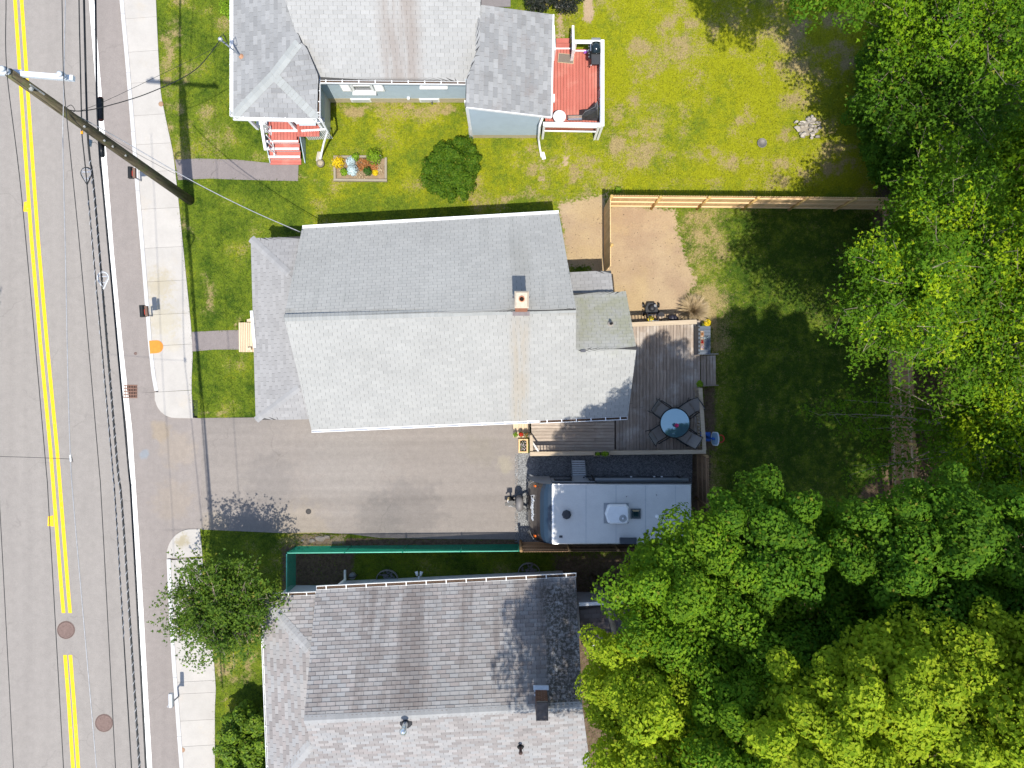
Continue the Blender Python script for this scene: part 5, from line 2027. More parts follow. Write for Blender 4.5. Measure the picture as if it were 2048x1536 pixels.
def plant(name, label, cat, c, r, h, n, size, mat, group=None, extra=None, stem=True):
    c = Vector(c)
    T = thing(name, label, cat, c, group)
    pos, nr, sz = ball_leaves((c.x, c.y, c.z + h * .45), r, r, h * .6, n, size, PR, -.4, .25)
    pos[:, 2] = np.maximum(pos[:, 2], c.z + .01)
    V, F = leaf_faces(pos, nr, sz, .55, .1, 1, PR)
    np_part(T, 'foliage', V, F, mat, 'stuff')
    if stem:
        m = MB()
        for k in range(4):
            a = k * 1.6
            m.cyl(c, c + Vector((math.cos(a) * r * .5, math.sin(a) * r * .5, h * .7)), .008, .004, 4, False)
        part(T, 'stems', m, M_SKIRT)
    if extra:
        mat2, n2, s2 = extra
        pos, nr, sz = ball_leaves((c.x, c.y, c.z + h * .5), r * .95, r * .95, h * .7, n2, s2, PR, .1, .7)
        V, F = leaf_faces(pos, nr + np.array([[0, 0, 1.2]]), sz, .8, .05, 1, PR)
        np_part(T, 'blossoms', V, F, mat2, 'stuff')
    return T


def pot_plant(label, c, r, h, potmat, leafmat, extra=None, fr=1.25, n=150, fh=.22, sz=.05):
    c = Vector(c)
    T = thing('potted_plant', label, 'plant pot', c)
    part(T, 'pot', MB().lathe([(r * .7, 0), (r, h), (r * 1.06, h), (r * 1.06, h + .015), (r * .9, h + .015), (r * .88, h - .03)], c, 16), potmat, True)
    pos, nr, s_ = ball_leaves((c.x, c.y, c.z + h + fh * .35), r * fr, r * fr, fh * .7, n, sz, PR, -.1, .3)
    V, F = leaf_faces(pos, nr, s_, .55, .1, 1, PR)
    np_part(T, 'foliage', V, F, leafmat, 'stuff')
    if extra:
        mat2, n2, s2 = extra
        pos, nr, s_ = ball_leaves((c.x, c.y, c.z + h + fh * .5), r * fr * .8, r * fr * .8, fh * .6, n2, s2, PR, .2, .7)
        V, F = leaf_faces(pos, nr + np.array([[0, 0, 1.0]]), s_, .85, .05, 1, PR)
        np_part(T, 'blossoms', V, F, mat2, 'stuff')
    return T


M_POTT = simple('terracotta_pot', (.38, .16, .08), .8, .15, 9)
M_POTW = simple('white_pot', (.6, .6, .58), .5, .08, 5)
pot_plant('lime green plant in a pot on the pale platform', P(1031, 869, .42), .085, .13, M_POTW, M_GRN1)
pot_plant('red flowering plant in a pot on the pale platform', P(1042, 868, .42), .085, .13, M_POTT, M_GRN2, (M_REDP, 60, .05), 1.3)
pot_plant('green plant in white-rimmed pot at the platform corner', P(1052, 869, .42), .10, .14, M_POTW, M_GRN2, (M_RUSTL, 25, .04))
pc = P(1047, 891, .38)
T = thing('flower_patch', 'small mixed flowers growing in the cedar planter box', 'flowers', pc)
pos, nr, s_ = ball_leaves((pc.x, pc.y, pc.z + .05), .14, .24, .14, 260, .045, PR, -.1, .1)
V, F = leaf_faces(pos, nr, s_, .6, .1, 1, PR); np_part(T, 'foliage', V, F, M_GRN2, 'stuff')
pos, nr, s_ = ball_leaves((pc.x, pc.y, pc.z + .08), .13, .23, .14, 70, .04, PR, .2, .2)
V, F = leaf_faces(pos, nr + np.array([[0, 0, 1]]), s_, .8, .1, 1, PR); np_part(T, 'blossoms', V, F, M_MIXP, 'stuff')
# flower box on the deck rail
pc = P(1203, 907, 1.5)
T = thing('rail_flower_box', 'long flower box with lime plants on the deck rail', 'planter', pc)
for (x0, x1, y0, y1) in ((-.29, .29, -.085, -.065), (-.29, .29, .065, .085), (-.29, -.27, -.064, .064), (.27, .29, -.064, .064)):
    part(T, 'side_board', MB().box(pc.x + x0, pc.x + x1, pc.y + y0, pc.y + y1, 1.502, 1.66), M_OLDR)
part(T, 'soil', MB().box(pc.x - .268, pc.x + .268, pc.y - .063, pc.y + .063, 1.504, 1.62), M_SOIL)
for dx_, n_, r_ in ((-.16, 90, .10), (.10, 190, .15)):
    pos, nr, s_ = ball_leaves((pc.x + dx_, pc.y, 1.68), r_, r_ * .8, .12, n_, .055, PR, -.2, .2)
    V, F = leaf_faces(pos, nr, s_, .55, .1, 1, PR); np_part(T, 'foliage', V, F, M_GRN1, 'stuff')

# ------------------------------------------------------------------ patio set
TZ = ZD
M_FRAME = simple('dark_patio_frame', (.022, .026, .03), .4, .2, 8, .3)
t = NT('sky_tint_table_glass')
t.bsdf((.15, .29, .38), .03, .65, 1.0)  # blue of the reflected sky put into the glass colour
M_TGLASS = t.m
tc = P(1350, 846, TZ + .72)
T = thing('patio_table', 'round glass patio table with dark rim on the deck', 'table', (tc.x, tc.y, TZ))
part(T, 'glass_top', MB().lathe([(.545, -.008), (.550, 0), (.545, .008)], tc, 48), M_TGLASS)
part(T, 'rim', MB().tube([tc + Vector((math.cos(a_) * .565, math.sin(a_) * .565, 0)) for a_ in np.linspace(0, 2 * math.pi, 49)], .022, 8, None, False), M_FRAME, True)
for k in range(4):
    a = k * math.pi / 2 + .4
    part(T, 'leg', MB().tube([(tc.x + math.cos(a) * .46, tc.y + math.sin(a) * .46, TZ + .70), (tc.x + math.cos(a) * .30, tc.y + math.sin(a) * .30, TZ + .38), (tc.x + math.cos(a) * .46, tc.y + math.sin(a) * .46, TZ + .002)], .018, 8), M_FRAME, True)
part(T, 'leg_ring', MB().tube([(tc.x + math.cos(a) * .30, tc.y + math.sin(a) * .30, TZ + .38) for a in np.linspace(0, 2 * math.pi, 21)], .012, 6), M_FRAME, True)
pot_plant('pink flowers in a white pot on the glass table', tc + Vector((.02, -.08, .009)), .06, .09, M_POTW, M_GRN2, (M_PINKP, 50, .055), 1.5, 60, .16, .045)

t = NT('taupe_sling_fabric')
w_ = t.n('ShaderNodeTexWave', wave_type='BANDS')
w_.inputs['Scale'].default_value = 30
t.l(t.pos(), w_.inputs['Vector'])
t.bsdf(t.mix(w_.outputs['Fac'], (.25, .23, .21), (.30, .28, .255)), .8, 0, .2)
M_SLING = t.m


def patio_chair(label, c, ang):
    """sling chair; ang = direction the back faces away from the table"""
    c = Vector(c)
    T = thing('patio_chair', label, 'chair', (c.x, c.y, TZ), 'sling chairs round the glass table')
    o = Vector((math.cos(ang), math.sin(ang), 0))
    s = Vector((-o.y, o.x, 0))
    up = Vector((0, 0, 1))
    b = Vector((c.x, c.y, TZ))
    z = .42
    fr = [b - o * .27 + up * (z + .01), b + o * .20 + up * (z - .03), b + o * .30 + up * (z + .10), b + o * .48 + up * (z + .62)]
    wd = [.25, .24, .24, .23]
    # seat and back: curved sling strips
    m = MB()
    n = 6
    for (p, q, w0, w1) in ((fr[0], fr[1], wd[0], wd[1]),):
        rows_ = []
        for i in range(n + 1):
            f = i / n
            cc = p.lerp(q, f) - up * (.03 * math.sin(math.pi * f))
            rows_.append([cc + s * (x * (w0 + (w1 - w0) * f)) - up * (.02 * (1 - x * x)) for x in (-1, -.5, 0, .5, 1)])
        for i in range(n):
            for j in range(4):
                m.face([rows_[i][j], rows_[i + 1][j], rows_[i + 1][j + 1], rows_[i][j + 1]])
    part(T, 'seat', m, M_SLING, True)
    m = MB()
    rows_ = []
    for i in range(n + 1):
        f = i / n
        cc = fr[1].lerp(fr[3], f) + o * (.05 * math.sin(math.pi * f))
        rows_.append([cc + s * (x * .235) + o * (.035 * (1 - x * x)) for x in (-1, -.5, 0, .5, 1)])
    for i in range(n):
        for j in range(4):
            m.face([rows_[i][j], rows_[i + 1][j], rows_[i + 1][j + 1], rows_[i][j + 1]])
    part(T, 'backrest', m, M_SLING, True)
    for sg in (-1, 1):
        q = s * (sg * .265)
        part(T, 'side_frame', MB().tube([fr[0] + q, fr[1] + q, fr[1].lerp(fr[3], .5) + o * .05 + q, fr[3] + q], .014, 8), M_FRAME, True)
        part(T, 'armrest', MB().tube([b - o * .22 + q * 1.12 + up * (z + .20), b - o * .05 + q * 1.16 + up * (z + .23), b + o * .30 + q * 1.1 + up * (z + .22)], .022, 8), M_FRAME, True)
        part(T, 'leg', MB().tube([b - o * .22 + q * 1.12 + up * (z + .20), b - o * .28 + q * 1.1 + up * .2, b - o * .22 + q * 1.1 + up * .002], .013, 8), M_FRAME, True)
        part(T, 'leg', MB().tube([b + o * .12 + q + up * z, b + o * .30 + q * 1.06 + up * .2, b + o * .40 + q * 1.1 + up * .002], .013, 8), M_FRAME, True)
    part(T, 'cross_bar', MB().cyl(fr[0] - s * .265, fr[0] + s * .265, .014, .014, 8), M_FRAME, True)
    part(T, 'top_bar', MB().cyl(fr[3] - s * .235, fr[3] + s * .235, .013, .013, 8), M_FRAME, True)
    return T


def chair_px(label, u, v, ang):
    patio_chair(label, P(u, v, TZ + .45), math.radians(ang))


chair_px('taupe sling patio chair against the deck east rail, above the table', 1375, 820, 35)
chair_px('taupe sling patio chair on the house side of the table, upper', 1325, 822, 145)
chair_px('taupe sling patio chair on the house side of the table, lower', 1320, 866, 212)
chair_px('taupe sling patio chair in the deck corner below the table', 1370, 871, -33)

pot_plant('bushy lime green potted plant at the deck stair opening', P(1396, 768, 1.0), .09, .16, M_POTT, M_GRN1, None, 1.5, 220, .26, .075)
# storage bench with a tray of things on its lid
bz = ZD
T = thing('storage_bench', 'dark blue-grey storage bench with slatted lid at the deck edge', 'bench', P(1405, 680, bz))
a, b = P(1398, 709, 1.10), P(1421, 652, 1.10)
M_RESIN = simple('blue_grey_resin', (.075, .095, .125), .5, .12, 5)
part(T, 'body', MB().box(a.x + .03, b.x - .03, a.y + .03, b.y - .03, bz, 1.06), M_RESIN)
n = 9
for i in range(n):
    y0 = a.y + (b.y - a.y) * i / n
    y1 = a.y + (b.y - a.y) * (i + 1) / n
    part(T, 'lid_slat', MB().box(a.x, b.x, y0 + .004, y1 - .004, 1.062, 1.10), M_RESIN)
part(T, 'backrest', MB().box(a.x - .07, a.x - .02, a.y, b.y, bz, 1.30), M_RESIN)
for i in range(7):
    y = a.y + (b.y - a.y) * (i + .5) / 7
    part(T, 'back_slot', MB().box(a.x - .072, a.x - .018, y - .03, y + .03, 1.302, 1.312), BLACK)
T2 = thing('flower_tray', 'long tray of wilted potted flowers on the storage bench', 'tray', P(1404, 680, 1.102))
a2, b2 = P(1400.5, 700, 1.12), P(1407.5, 662, 1.12)
part(T2, 'tray', MB().box(a2.x, b2.x, a2.y, b2.y, 1.103, 1.115).box(a2.x, a2.x + .01, a2.y, b2.y, 1.115, 1.17).box(b2.x - .01, b2.x, a2.y, b2.y, 1.115, 1.17), simple('tan_tray', (.36, .27, .2), .7, .1, 6))
for (v_, mt) in ((668, M_RUSTL), (684, M_REDP), (694, M_MIXP)):
    p = P(1404, v_, 1.12)
    pos, nr, s_ = ball_leaves((p.x, p.y, 1.16), .06, .09, .06, 60, .035, PR, -.1, .1)
    V, F = leaf_faces(pos, nr, s_, .7, .1, 1, PR); np_part(T2, 'flowers', V, F, mt, 'stuff')
p = P(1410, 676, 1.12)
pos, nr, s_ = ball_leaves((p.x, p.y, 1.17), .16, .05, .05, 40, .07, PR, -.1, .1)
V, F = leaf_faces(pos, nr, s_, .3, .1, 1, PR); np_part(T2, 'trailing_leaves', V, F, M_SILV, 'stuff')

plant('yellow_flower_plant', 'small bright yellow flowering plant beside the storage bench', 'flowers', P(1412, 646, 0), .14, .35, 70, .07, M_GRN2, None, (M_YEL, 150, .06))
# lawn mower parked behind the deck rail
p = P(1301, 622, 0)
T = thing('lawn_mower', 'black push lawn mower with folded handle behind the deck rail', 'mower', p)
M_MOW = simple('mower_black', (.02, .022, .026), .5, .2, 9)
part(T, 'deck', MB().prism([(p.x - .23, p.y - .12), (p.x + .23, p.y - .12), (p.x + .25, p.y + .10), (p.x + .15, p.y + .30), (p.x - .15, p.y + .30), (p.x - .25, p.y + .10)], .12, .26), M_MOW)
part(T, 'engine', MB().lathe([(.13, 0), (.14, .08), (.12, .15), (.05, .18)], (p.x, p.y + .08, .26), 14), M_MOW, True)
part(T, 'air_filter', MB().box(p.x + .06, p.x + .16, p.y + .12, p.y + .22, .30, .42), simple('mower_grey', (.2, .21, .22), .5, .1, 6))
for sx in (-1, 1):
    for sy, r in ((-.10, .12), (.22, .10)):
        o = part(T, 'wheel', MB().cyl((p.x + sx * .27, p.y + sy, r), (p.x + sx * .33, p.y + sy, r), r, r, 16), BLACK, True)
        part(o, 'hub', MB().cyl((p.x + sx * .325, p.y + sy, r), (p.x + sx * .34, p.y + sy, r), r * .5, r * .45, 12), simple('hub_grey', (.3, .3, .3), .5, .1, 6))
part(T, 'handle', MB().tube([(p.x - .18, p.y - .10, .25), (p.x - .18, p.y - .45, .75), (p.x + .18, p.y - .45, .75), (p.x + .18, p.y - .10, .25)], .014, 8), GALV, True)
part(T, 'grip_bar', MB().cyl((p.x - .18, p.y - .2, .42), (p.x + .18, p.y - .2, .42), .012, .012, 8), GALV)
T = thing('yellow_bucket', 'small yellow bucket lid by the mower handle', 'bucket', P(1306.5, 637, 1.05))
q = P(1306.5, 635.5, .9)
T.location = (q.x, q.y, .35); ROOT[T.name] = Vector((q.x, q.y, .35))
part(T, 'body', MB().lathe([(.09, -.35), (.11, 0), (.12, 0), (.12, .02), (.08, .03)], (q.x, q.y, .35), 16), simple('yellow_plastic', (.62, .47, .015), .4, .08, 5), True)
part(T, 'lid_mark', MB().box(q.x - .05, q.x + .05, q.y - .015, q.y + .015, .381, .386), BLACK)
p = P(1319.5, 632, 0)
T = thing('tree_stump', 'pale round cut stump standing behind the deck rail', 'stump', p)
part(T, 'log', MB().lathe([(.16, 0), (.145, .1), (.14, .30)], p, 14), simple('bark', (.12, .09, .07), .9, .3, 12), True)
part(T, 'cut_face', MB().lathe([(.135, .30), (.132, .306)], p, 14), simple('cut_wood', (.36, .29, .22), .8, .15, 14))
p = P(1345, 636, 0)
T = thing('garden_bag', 'dark plastic bag slumped against the deck behind the rail', 'bag', p)
part(T, 'bag', MB().rock((p.x, p.y, .14), .22, .14, .15, 5), simple('bag_dark', (.03, .03, .045), .5, .2, 7), True)
# dead ornamental grass
p = P(1384, 622, 0)
T = thing('ornamental_grass', 'straw coloured dried ornamental grass clump by the deck corner', 'grass clump', p)
nb = 1500
a = PR.uniform(0, 2 * np.pi, nb); rr = PR.uniform(.05, .75, nb); hh = PR.uniform(.25, .75, nb) * (1.1 - rr * .7)
b0 = np.stack([p.x + np.cos(a) * rr * .3, p.y + np.sin(a) * rr * .3, np.zeros(nb)], -1)
tip = np.stack([p.x + np.cos(a) * rr, p.y + np.sin(a) * rr, hh], -1)
mid_ = (b0 + tip) / 2 + np.array([0, 0, .14])
w__ = np.stack([-np.sin(a), np.cos(a), np.zeros(nb)], -1) * .009
V = np.stack([b0 - w__, b0 + w__, mid_ + w__, mid_ - w__, tip], 1).reshape(-1, 3)
F = (np.arange(nb)[:, None, None] * 5 + np.array([(0, 1, 2), (0, 2, 3), (3, 2, 4)])[None]).reshape(-1, 3)
np_part(T, 'blades', V, F, M_STRAW, 'stuff')
part(T, 'crown_base', MB().rock((p.x, p.y, .04), .22, .2, .06, 3), simple('straw_base', (.22, .17, .11), .9, .2, 9))
# toy basketball hoop
p = P(1409, 873, 0)
T = thing('toy_basketball_hoop', 'toy basketball hoop with blue post and red ring beside deck', 'toy', p)
M_TBLUE = simple('toy_blue', (.02, .10, .42), .4, .08, 5)
part(T, 'base', MB().prism([(p.x - .2, p.y - .18), (p.x + .2, p.y - .18), (p.x + .2, p.y + .18), (p.x - .2, p.y + .18)], 0, .14), M_TBLUE)
part(T, 'post', MB().cyl(p + Vector((0, 0, .14)), p + Vector((.02, 0, 1.32)), .06, .045, 12), M_TBLUE, True)
bb = p + Vector((.09, 0, 1.25))
m = MB()
ring = [(math.cos(a_) * .27, math.sin(a_) * .20) for a_ in np.linspace(0, 2 * math.pi, 20, endpoint=False)]
ring = [(max(-.24, min(.24, x * 1.15)), y) for x, y in ring]
tl = Vector((.45, 0, .9)).normalized()
nn = Vector((.9, 0, -.45)).normalized()
m.solid([bb + Vector((0, 1, 0)) * x + tl * y - nn * .02 for x, y in ring], [bb + Vector((0, 1, 0)) * x + tl * y + nn * .02 for x, y in ring])
part(T, 'backboard', m, simple('toy_grey_blue', (.22, .34, .44), .4, .08, 5))
part(T, 'board_edge', MB().tube([bb + Vector((0, 1, 0)) * x + tl * y for x, y in ring + ring[:1]], .026, 6), simple('toy_white', (.62, .66, .68), .4, .06, 5), True)
rc = bb + Vector((.22, 0, -.06))
part(T, 'ring', MB().tube([rc + Vector((math.cos(a_) * .14, math.sin(a_) * .14, 0)) for a_ in np.linspace(0, 2 * math.pi, 21)], .018, 6), simple('toy_red', (.55, .02, .03), .4, .08, 5), True)
part(T, 'ring_arm', MB().beam(bb + Vector((.01, 0, -.05)), rc + Vector((-.12, 0, 0)), .06, .03), simple('toy_red_arm', (.55, .02, .03), .4, .08, 5))

# ------------------------------------------------------------------ travel trailer
M_TROOF = NT('trailer_membrane_roof')
t = M_TROOF
c = t.mix(t.ramp(t.noise(1.5, 5, .6), .3, .7), (.50, .505, .50), (.56, .565, .555))
c = t.scale(c, t.ramp(t.noise(22, 4, .8), .3, .7, .93, 1.05, False))
c = t.mix(t.math('MULTIPLY', t.ramp(t.noise(5, 5, .7), .62, .75), .35), c, (.30, .30, .29))
t.bsdf(c, .55, 0, .3)
M_TROOF = t.m
M_TDARK = simple('trailer_dark_gelcoat', (.030, .024, .024), .16, .12, 2, 0, 0, .6)
M_TGREY = simple('trailer_grey_panel', (.30, .32, .34), .3, .06, 2, 0, 0, .5)
M_TMID = simple('trailer_charcoal_panel', (.06, .07, .085), .25, .1, 2, 0, 0, .5)
TX0, TX1, TY0, TY1 = 1.458, 6.46, -5.76, -3.60
ZT = 3.0
TR = thing('travel_trailer', 'grey-roofed travel trailer with dark nose parked on gravel', 'trailer', ((TX0 + TX1) / 2, (TY0 + TY1) / 2, 0))
part(TR, 'body', MB().box(TX0, TX1, TY0 + .01, TY1 - .01, .55, ZT - .06), M_TMID)
part(TR, 'side_panel', MB().box(TX0 + .02, TX1 - .02, TY1 - .01, TY1 + .004, 1.25, 2.35), M_TGREY)
part(TR, 'side_stripe', MB().box(TX0 + 1.6, TX1 - .9, TY1 + .004, TY1 + .010, 1.35, 1.75), M_TMID)
part(TR, 'roof', MB().solid([(TX0, TY0, ZT - .06), (TX1, TY0, ZT - .06), (TX1, TY1, ZT - .06), (TX0, TY1, ZT - .06)], [(TX0 + .01, TY0 + .03, ZT), (TX1 - .03, TY0 + .03, ZT), (TX1 - .03, TY1 - .03, ZT), (TX0 + .01, TY1 - .03, ZT)]), M_TROOF)
RS = bpy.data.objects['roof'] if False else None
M_SEAM = simple('roof_seam_tape', (.40, .43, .45), .6, .08, 6)
for u_ in (1172, 1232, 1291, 1351):
    x = P(u_, 1000, ZT).x
    part(TR, 'roof_seam', MB().box(x - .012, x + .012, TY0 + .05, TY1 - .05, ZT + .0005, ZT + .004), M_SEAM)
part(TR, 'front_roof_strip', MB().box(TX0 - .02, TX0 + .06, TY0 + .03, TY1 - .03, ZT - .01, ZT + .012), M_TRIM)
for y in (TY0 + .012, TY1 - .012):
    part(TR, 'edge_rail', MB().box(TX0, TX1, y - .014, y + .014, ZT - .055, ZT - .004), ALU)
# curved nose cap
prof = [(TX0, ZT - .01), (1.30, 2.955), (1.15, 2.86), (1.02, 2.70), (.90, 2.46), (.78, 2.10), (.69, 1.72), (.63, 1.30), (.60, .95), (.66, .60), (TX0, .56)]
for nm, seg, mt in (('nose_upper', prof[:4], simple('nose_sky_tint', (.018, .035, .06), .22, .1, 2, 0, 0, .35)), ('nose_cap', prof[3:10], M_TDARK)):  # upper cap painted bluer, the sky's reflection put into its colour
    m = MB()
    ny = 12
    rws = []
    for (x, z) in seg:
        row = []
        for j in range(ny + 1):
            f = j / ny * 2 - 1
            rnd_ = .16 * (abs(f) ** 6)
            row.append(Vector((x + rnd_ * min(1, (TX0 - x) * 2), (TY0 + TY1) / 2 + f * (TY1 - TY0) / 2 * (1 - .02 * (TX0 - x)), z)))
        rws.append(row)
    for i in range(len(rws) - 1):
        for j in range(ny):
            m.face([rws[i][j], rws[i + 1][j], rws[i + 1][j + 1], rws[i][j + 1]])
    part(TR, nm, m, mt, True)
for y, sg in ((TY0 + .004, -1), (TY1 - .004, 1)):
    m = MB()
    m.face([(x, y - sg * .02 * (TX0 - x), z) for x, z in prof])
    part(TR, 'nose_side', m, M_TDARK if sg < 0 else M_TGREY)
# nose trim lines and marker lamps
M_ORANGE = simple('orange_marker', (.65, .13, .015), .3, .05, 5)
for y in (TY0 + .16, TY1 - .16):
    part(TR, 'marker_lamp', MB().obox((.845, y, 2.33), (0, 1, 0), (.3, 0, .95), (-.95, 0, .3), .035, .07, .025), M_ORANGE)
for sg, y in ((-1, TY0), (1, TY1)):
    part(TR, 'nose_chrome_line', MB().tube([(.60, y - sg * .08, 1.15), (.655, y - sg * .20, 1.55), (.72, y - sg * .10, 1.9), (.80, y - sg * .02, 2.2)], .012, 6), ALU)
# lettering on the nose
cu = bpy.data.curves.new('nose_lettering', 'FONT')
cu.body = 'Imagine'
cu.size = .46
cu.offset = .012
cu.shear = .45
cu.extrude = .004
cu.align_x = 'CENTER'
cu.align_y = 'CENTER'
cu.space_character = .92
tmp = bpy.data.objects.new('tmp_text', cu)
COL.objects.link(tmp)
dg = bpy.context.evaluated_depsgraph_get()
tme = bpy.data.meshes.new_from_object(tmp.evaluated_get(dg))
bpy.data.objects.remove(tmp)
tme.materials.append(WHITE)
sl_ = Vector((.90 - .69, 0, 2.46 - 1.72)).normalized()
ax_ = Vector((0, -1, 0))
nz_ = ax_.cross(sl_)
if nz_.x > 0: nz_ = -nz_
lc = Vector((.795, -4.61, 2.12)) + nz_ * .03
Ml = frame(lc, ax_ * .66, sl_ * 1.05, nz_)
place(TR, 'nose_lettering', tme, Ml)
part(TR, 'lettering_swoosh', MB().tube([Vector((.735, -4.18, 1.90)) + nz_ * .03, Vector((.85, -4.10, 2.3)) + nz_ * .035, Vector((.82, -4.35, 2.2)) + nz_ * .03], .012, 5, .004), WHITE)
# roof gear
cx, cy = P(1133, 1029, ZT).x, P(1133, 1029, ZT).y
part(TR, 'roof_vent', MB().lathe([(.17, 0), (.17, .06), (.155, .10), (.09, .115), (.08, .10)], (cx, cy, ZT), 8), simple('vent_charcoal', (.04, .045, .055), .5, .15, 7))
a, b = P(1211, 1048, ZT + .28), P(1258, 1010, ZT + .28)
m = MB()


def ac_ring(off, z):
    x0, x1, y0, y1 = a.x + off, b.x - off, a.y + off, b.y - off
    yc = (y0 + y1) / 2
    return [(x0, yc, z), (x0 + .10, y0 + .03, z), (x0 + .2, y0, z), (x1 - .08, y0, z), (x1, y0 + .08, z), (x1, y1 - .08, z), (x1 - .08, y1, z), (x0 + .2, y1, z), (x0 + .10, y1 - .03, z)]


m.solid(ac_ring(0, ZT + .012), ac_ring(0, ZT + .2))
m.f.pop(1)
k = len(m.v)
m.v += ac_ring(.05, ZT + .28)
m.f.append(tuple(range(k, k + 9)))
for i in range(9):
    j = (i + 1) % 9
    m.f.append((9 + i, 9 + j, k + j, k + i))
AC = part(TR, 'air_conditioner', m, simple('ac_white', (.72, .74, .76), .35, .05, 4))
gc = P(1246, 1037, ZT + .285)
for r_ in (.125, .10, .075, .05):
    part(AC, 'grille_ring', MB().tube([gc + Vector((math.cos(t_) * r_, math.sin(t_) * r_, 0)) for t_ in np.linspace(0, 2 * math.pi, 25)], .009, 5), simple('ac_grille', (.33, .36, .38), .4, .05, 4), True)
part(AC, 'fan_hub', MB().lathe([(.03, 0), (.03, .012), (.01, .02)], gc, 12), ALU)
part(AC, 'base_seal', MB().box(a.x - .03, b.x + .03, a.y - .03, b.y + .03, ZT + .003, ZT + .012), simple('ac_seal', (.25, .27, .29), .6, .1, 5))
cx, cy = P(1271, 1027, ZT).x, P(1271, 1027, ZT).y
o = part(TR, 'skylight', MB().box(cx - .18, cx + .18, cy - .18, cy + .18, ZT + .002, ZT + .06), simple('skylight_frame', (.10, .12, .13), .4, .1, 5))
part(o, 'dome', MB().solid([(cx - .14, cy - .14, ZT + .062), (cx + .14, cy - .14, ZT + .062), (cx + .14, cy + .14, ZT + .062), (cx - .14, cy + .14, ZT + .062)], [(cx - .09, cy - .09, ZT + .12), (cx + .09, cy - .09, ZT + .12), (cx + .09, cy + .09, ZT + .12), (cx - .09, cy + .09, ZT + .12)]),
     simple('smoked_acrylic', (.01, .03, .035), .06, .1, 3, 0, 0, .8))
for (u_, v_, r_, h_, mt) in ((1314, 1033, .06, .10, WHITE), (1334, 1030, .055, .07, BLACK), (1292, 1068, .05, .06, BLACK), (1253, 993, .012, .02, BLACK), (1313, 990, .012, .02, BLACK)):
    c_ = P(u_, v_, ZT)
    part(TR, 'plumbing_vent', MB().lathe([(r_ * 1.2, 0), (r_ * 1.2, .012), (r_, .02), (r_, h_), (r_ * .6, h_ + .02)], c_, 14), mt, True)
for (u0, u1, v0, v1, h_) in ((1239, 1273, 1075, 1087, .14), (1118.5, 1125, 1071, 1075.5, .05), (1354, 1372, 1044, 1056, .08)):
    a_, b_ = P(u0, v1, ZT), P(u1, v0, ZT)
    part(TR, 'roof_cover', MB().solid([(a_.x, a_.y, ZT + .002), (b_.x, a_.y, ZT + .002), (b_.x, b_.y, ZT + .002), (a_.x, b_.y, ZT + .002)], [(a_.x + .03, a_.y + .01, ZT + h_), (b_.x - .03, a_.y + .01, ZT + h_), (b_.x - .01, b_.y - .03, ZT + h_), (a_.x + .01, b_.y - .03, ZT + h_)]), simple('roof_box_dark', (.05, .06, .075), .5, .15, 6))
# side details
for (u0, u1) in ((1110, 1142), (1180, 1200), (1296, 1340)):
    x0, x1 = P(u0, 960, 2).x, P(u1, 960, 2).x
    o = part(TR, 'window', MB().box(x0 - .03, x1 + .03, TY1 + .004, TY1 + .02, 1.55, 2.22), BLACK)
    part(o, 'pane', MB().box(x0, x1, TY1 + .02, TY1 + .026, 1.60, 2.17), GLASS)
x0, x1 = P(1146, 960, 1.5).x, P(1172, 960, 1.5).x
o = part(TR, 'door', MB().box(x0, x1, TY1 + .004, TY1 + .022, .60, 2.5), M_TGREY)
part(o, 'handle', MB().box(x1 - .10, x1 - .04, TY1 + .022, TY1 + .05, 1.3, 1.42), BLACK)
part(TR, 'grab_bar', MB().tube([(x0 - .08, TY1 + .01, 1.1), (x0 - .08, TY1 + .07, 1.15), (x0 - .08, TY1 + .07, 1.75), (x0 - .08, TY1 + .01, 1.8)], .014, 6), BLACK)
x0, x1 = P(1190, 960, 2.6).x, P(1376, 960, 2.6).x
aw = part(TR, 'awning_roll', MB().cyl((x0, TY1 + .10, 2.62), (x1, TY1 + .10, 2.62), .065, .065, 12), simple('awning_grey', (.14, .16, .18), .6, .1, 5), True)
for x in (x0 + .05, x1 - .05):
    part(aw, 'awning_arm', MB().beam((x, TY1 + .05, 2.6), (x, TY1 + .05, .95), .05, .04, (1, 0, 0)), BLACK)
for u_ in (1262, 1308, 1323):
    c_ = P(u_, 955, .95)
    part(TR, 'side_lamp', MB().obox((c_.x, TY1 + .02, 1.0), (1, 0, 0), (0, 1, 0), (0, 0, 1), .035, .02, .03), WHITE)
for k, x in enumerate((3.9, 4.75)):
    for y in (TY0 + .14, TY1 - .14):
        o = part(TR, 'wheel', MB().cyl((x, y - .1, .35), (x, y + .1, .35), .34, .34, 20), BLACK, True)
        part(o, 'rim', MB().cyl((x, y - .105, .35), (x, y + .105, .35), .2, .2, 16), ALU)
part(TR, 'chassis', MB().box(1.2, 6.2, TY0 + .5, TY0 + .6, .38, .55).box(1.2, 6.2, TY1 - .6, TY1 - .5, .38, .55), BLACK)
# entry steps
st = part(TR, 'entry_step_frame', MB().beam((2.36, TY1, .55), (2.36, -3.06, .06), .03, .10).beam((2.91, TY1, .55), (2.91, -3.06, .06), .03, .10), simple('step_grey', (.22, .25, .27), .5, .1, 6, .3))
for i in range(7):
    y = -3.08 - i * .080
    z = .08 + i * .075
    part(st, 'tread', MB().box(2.345, 2.925, y - .03, y + .03, z, z + .02), simple('tread_alu', (.50, .54, .56), .45, .08, 8, .5) if i == 0 else bpy.data.materials['tread_alu'])
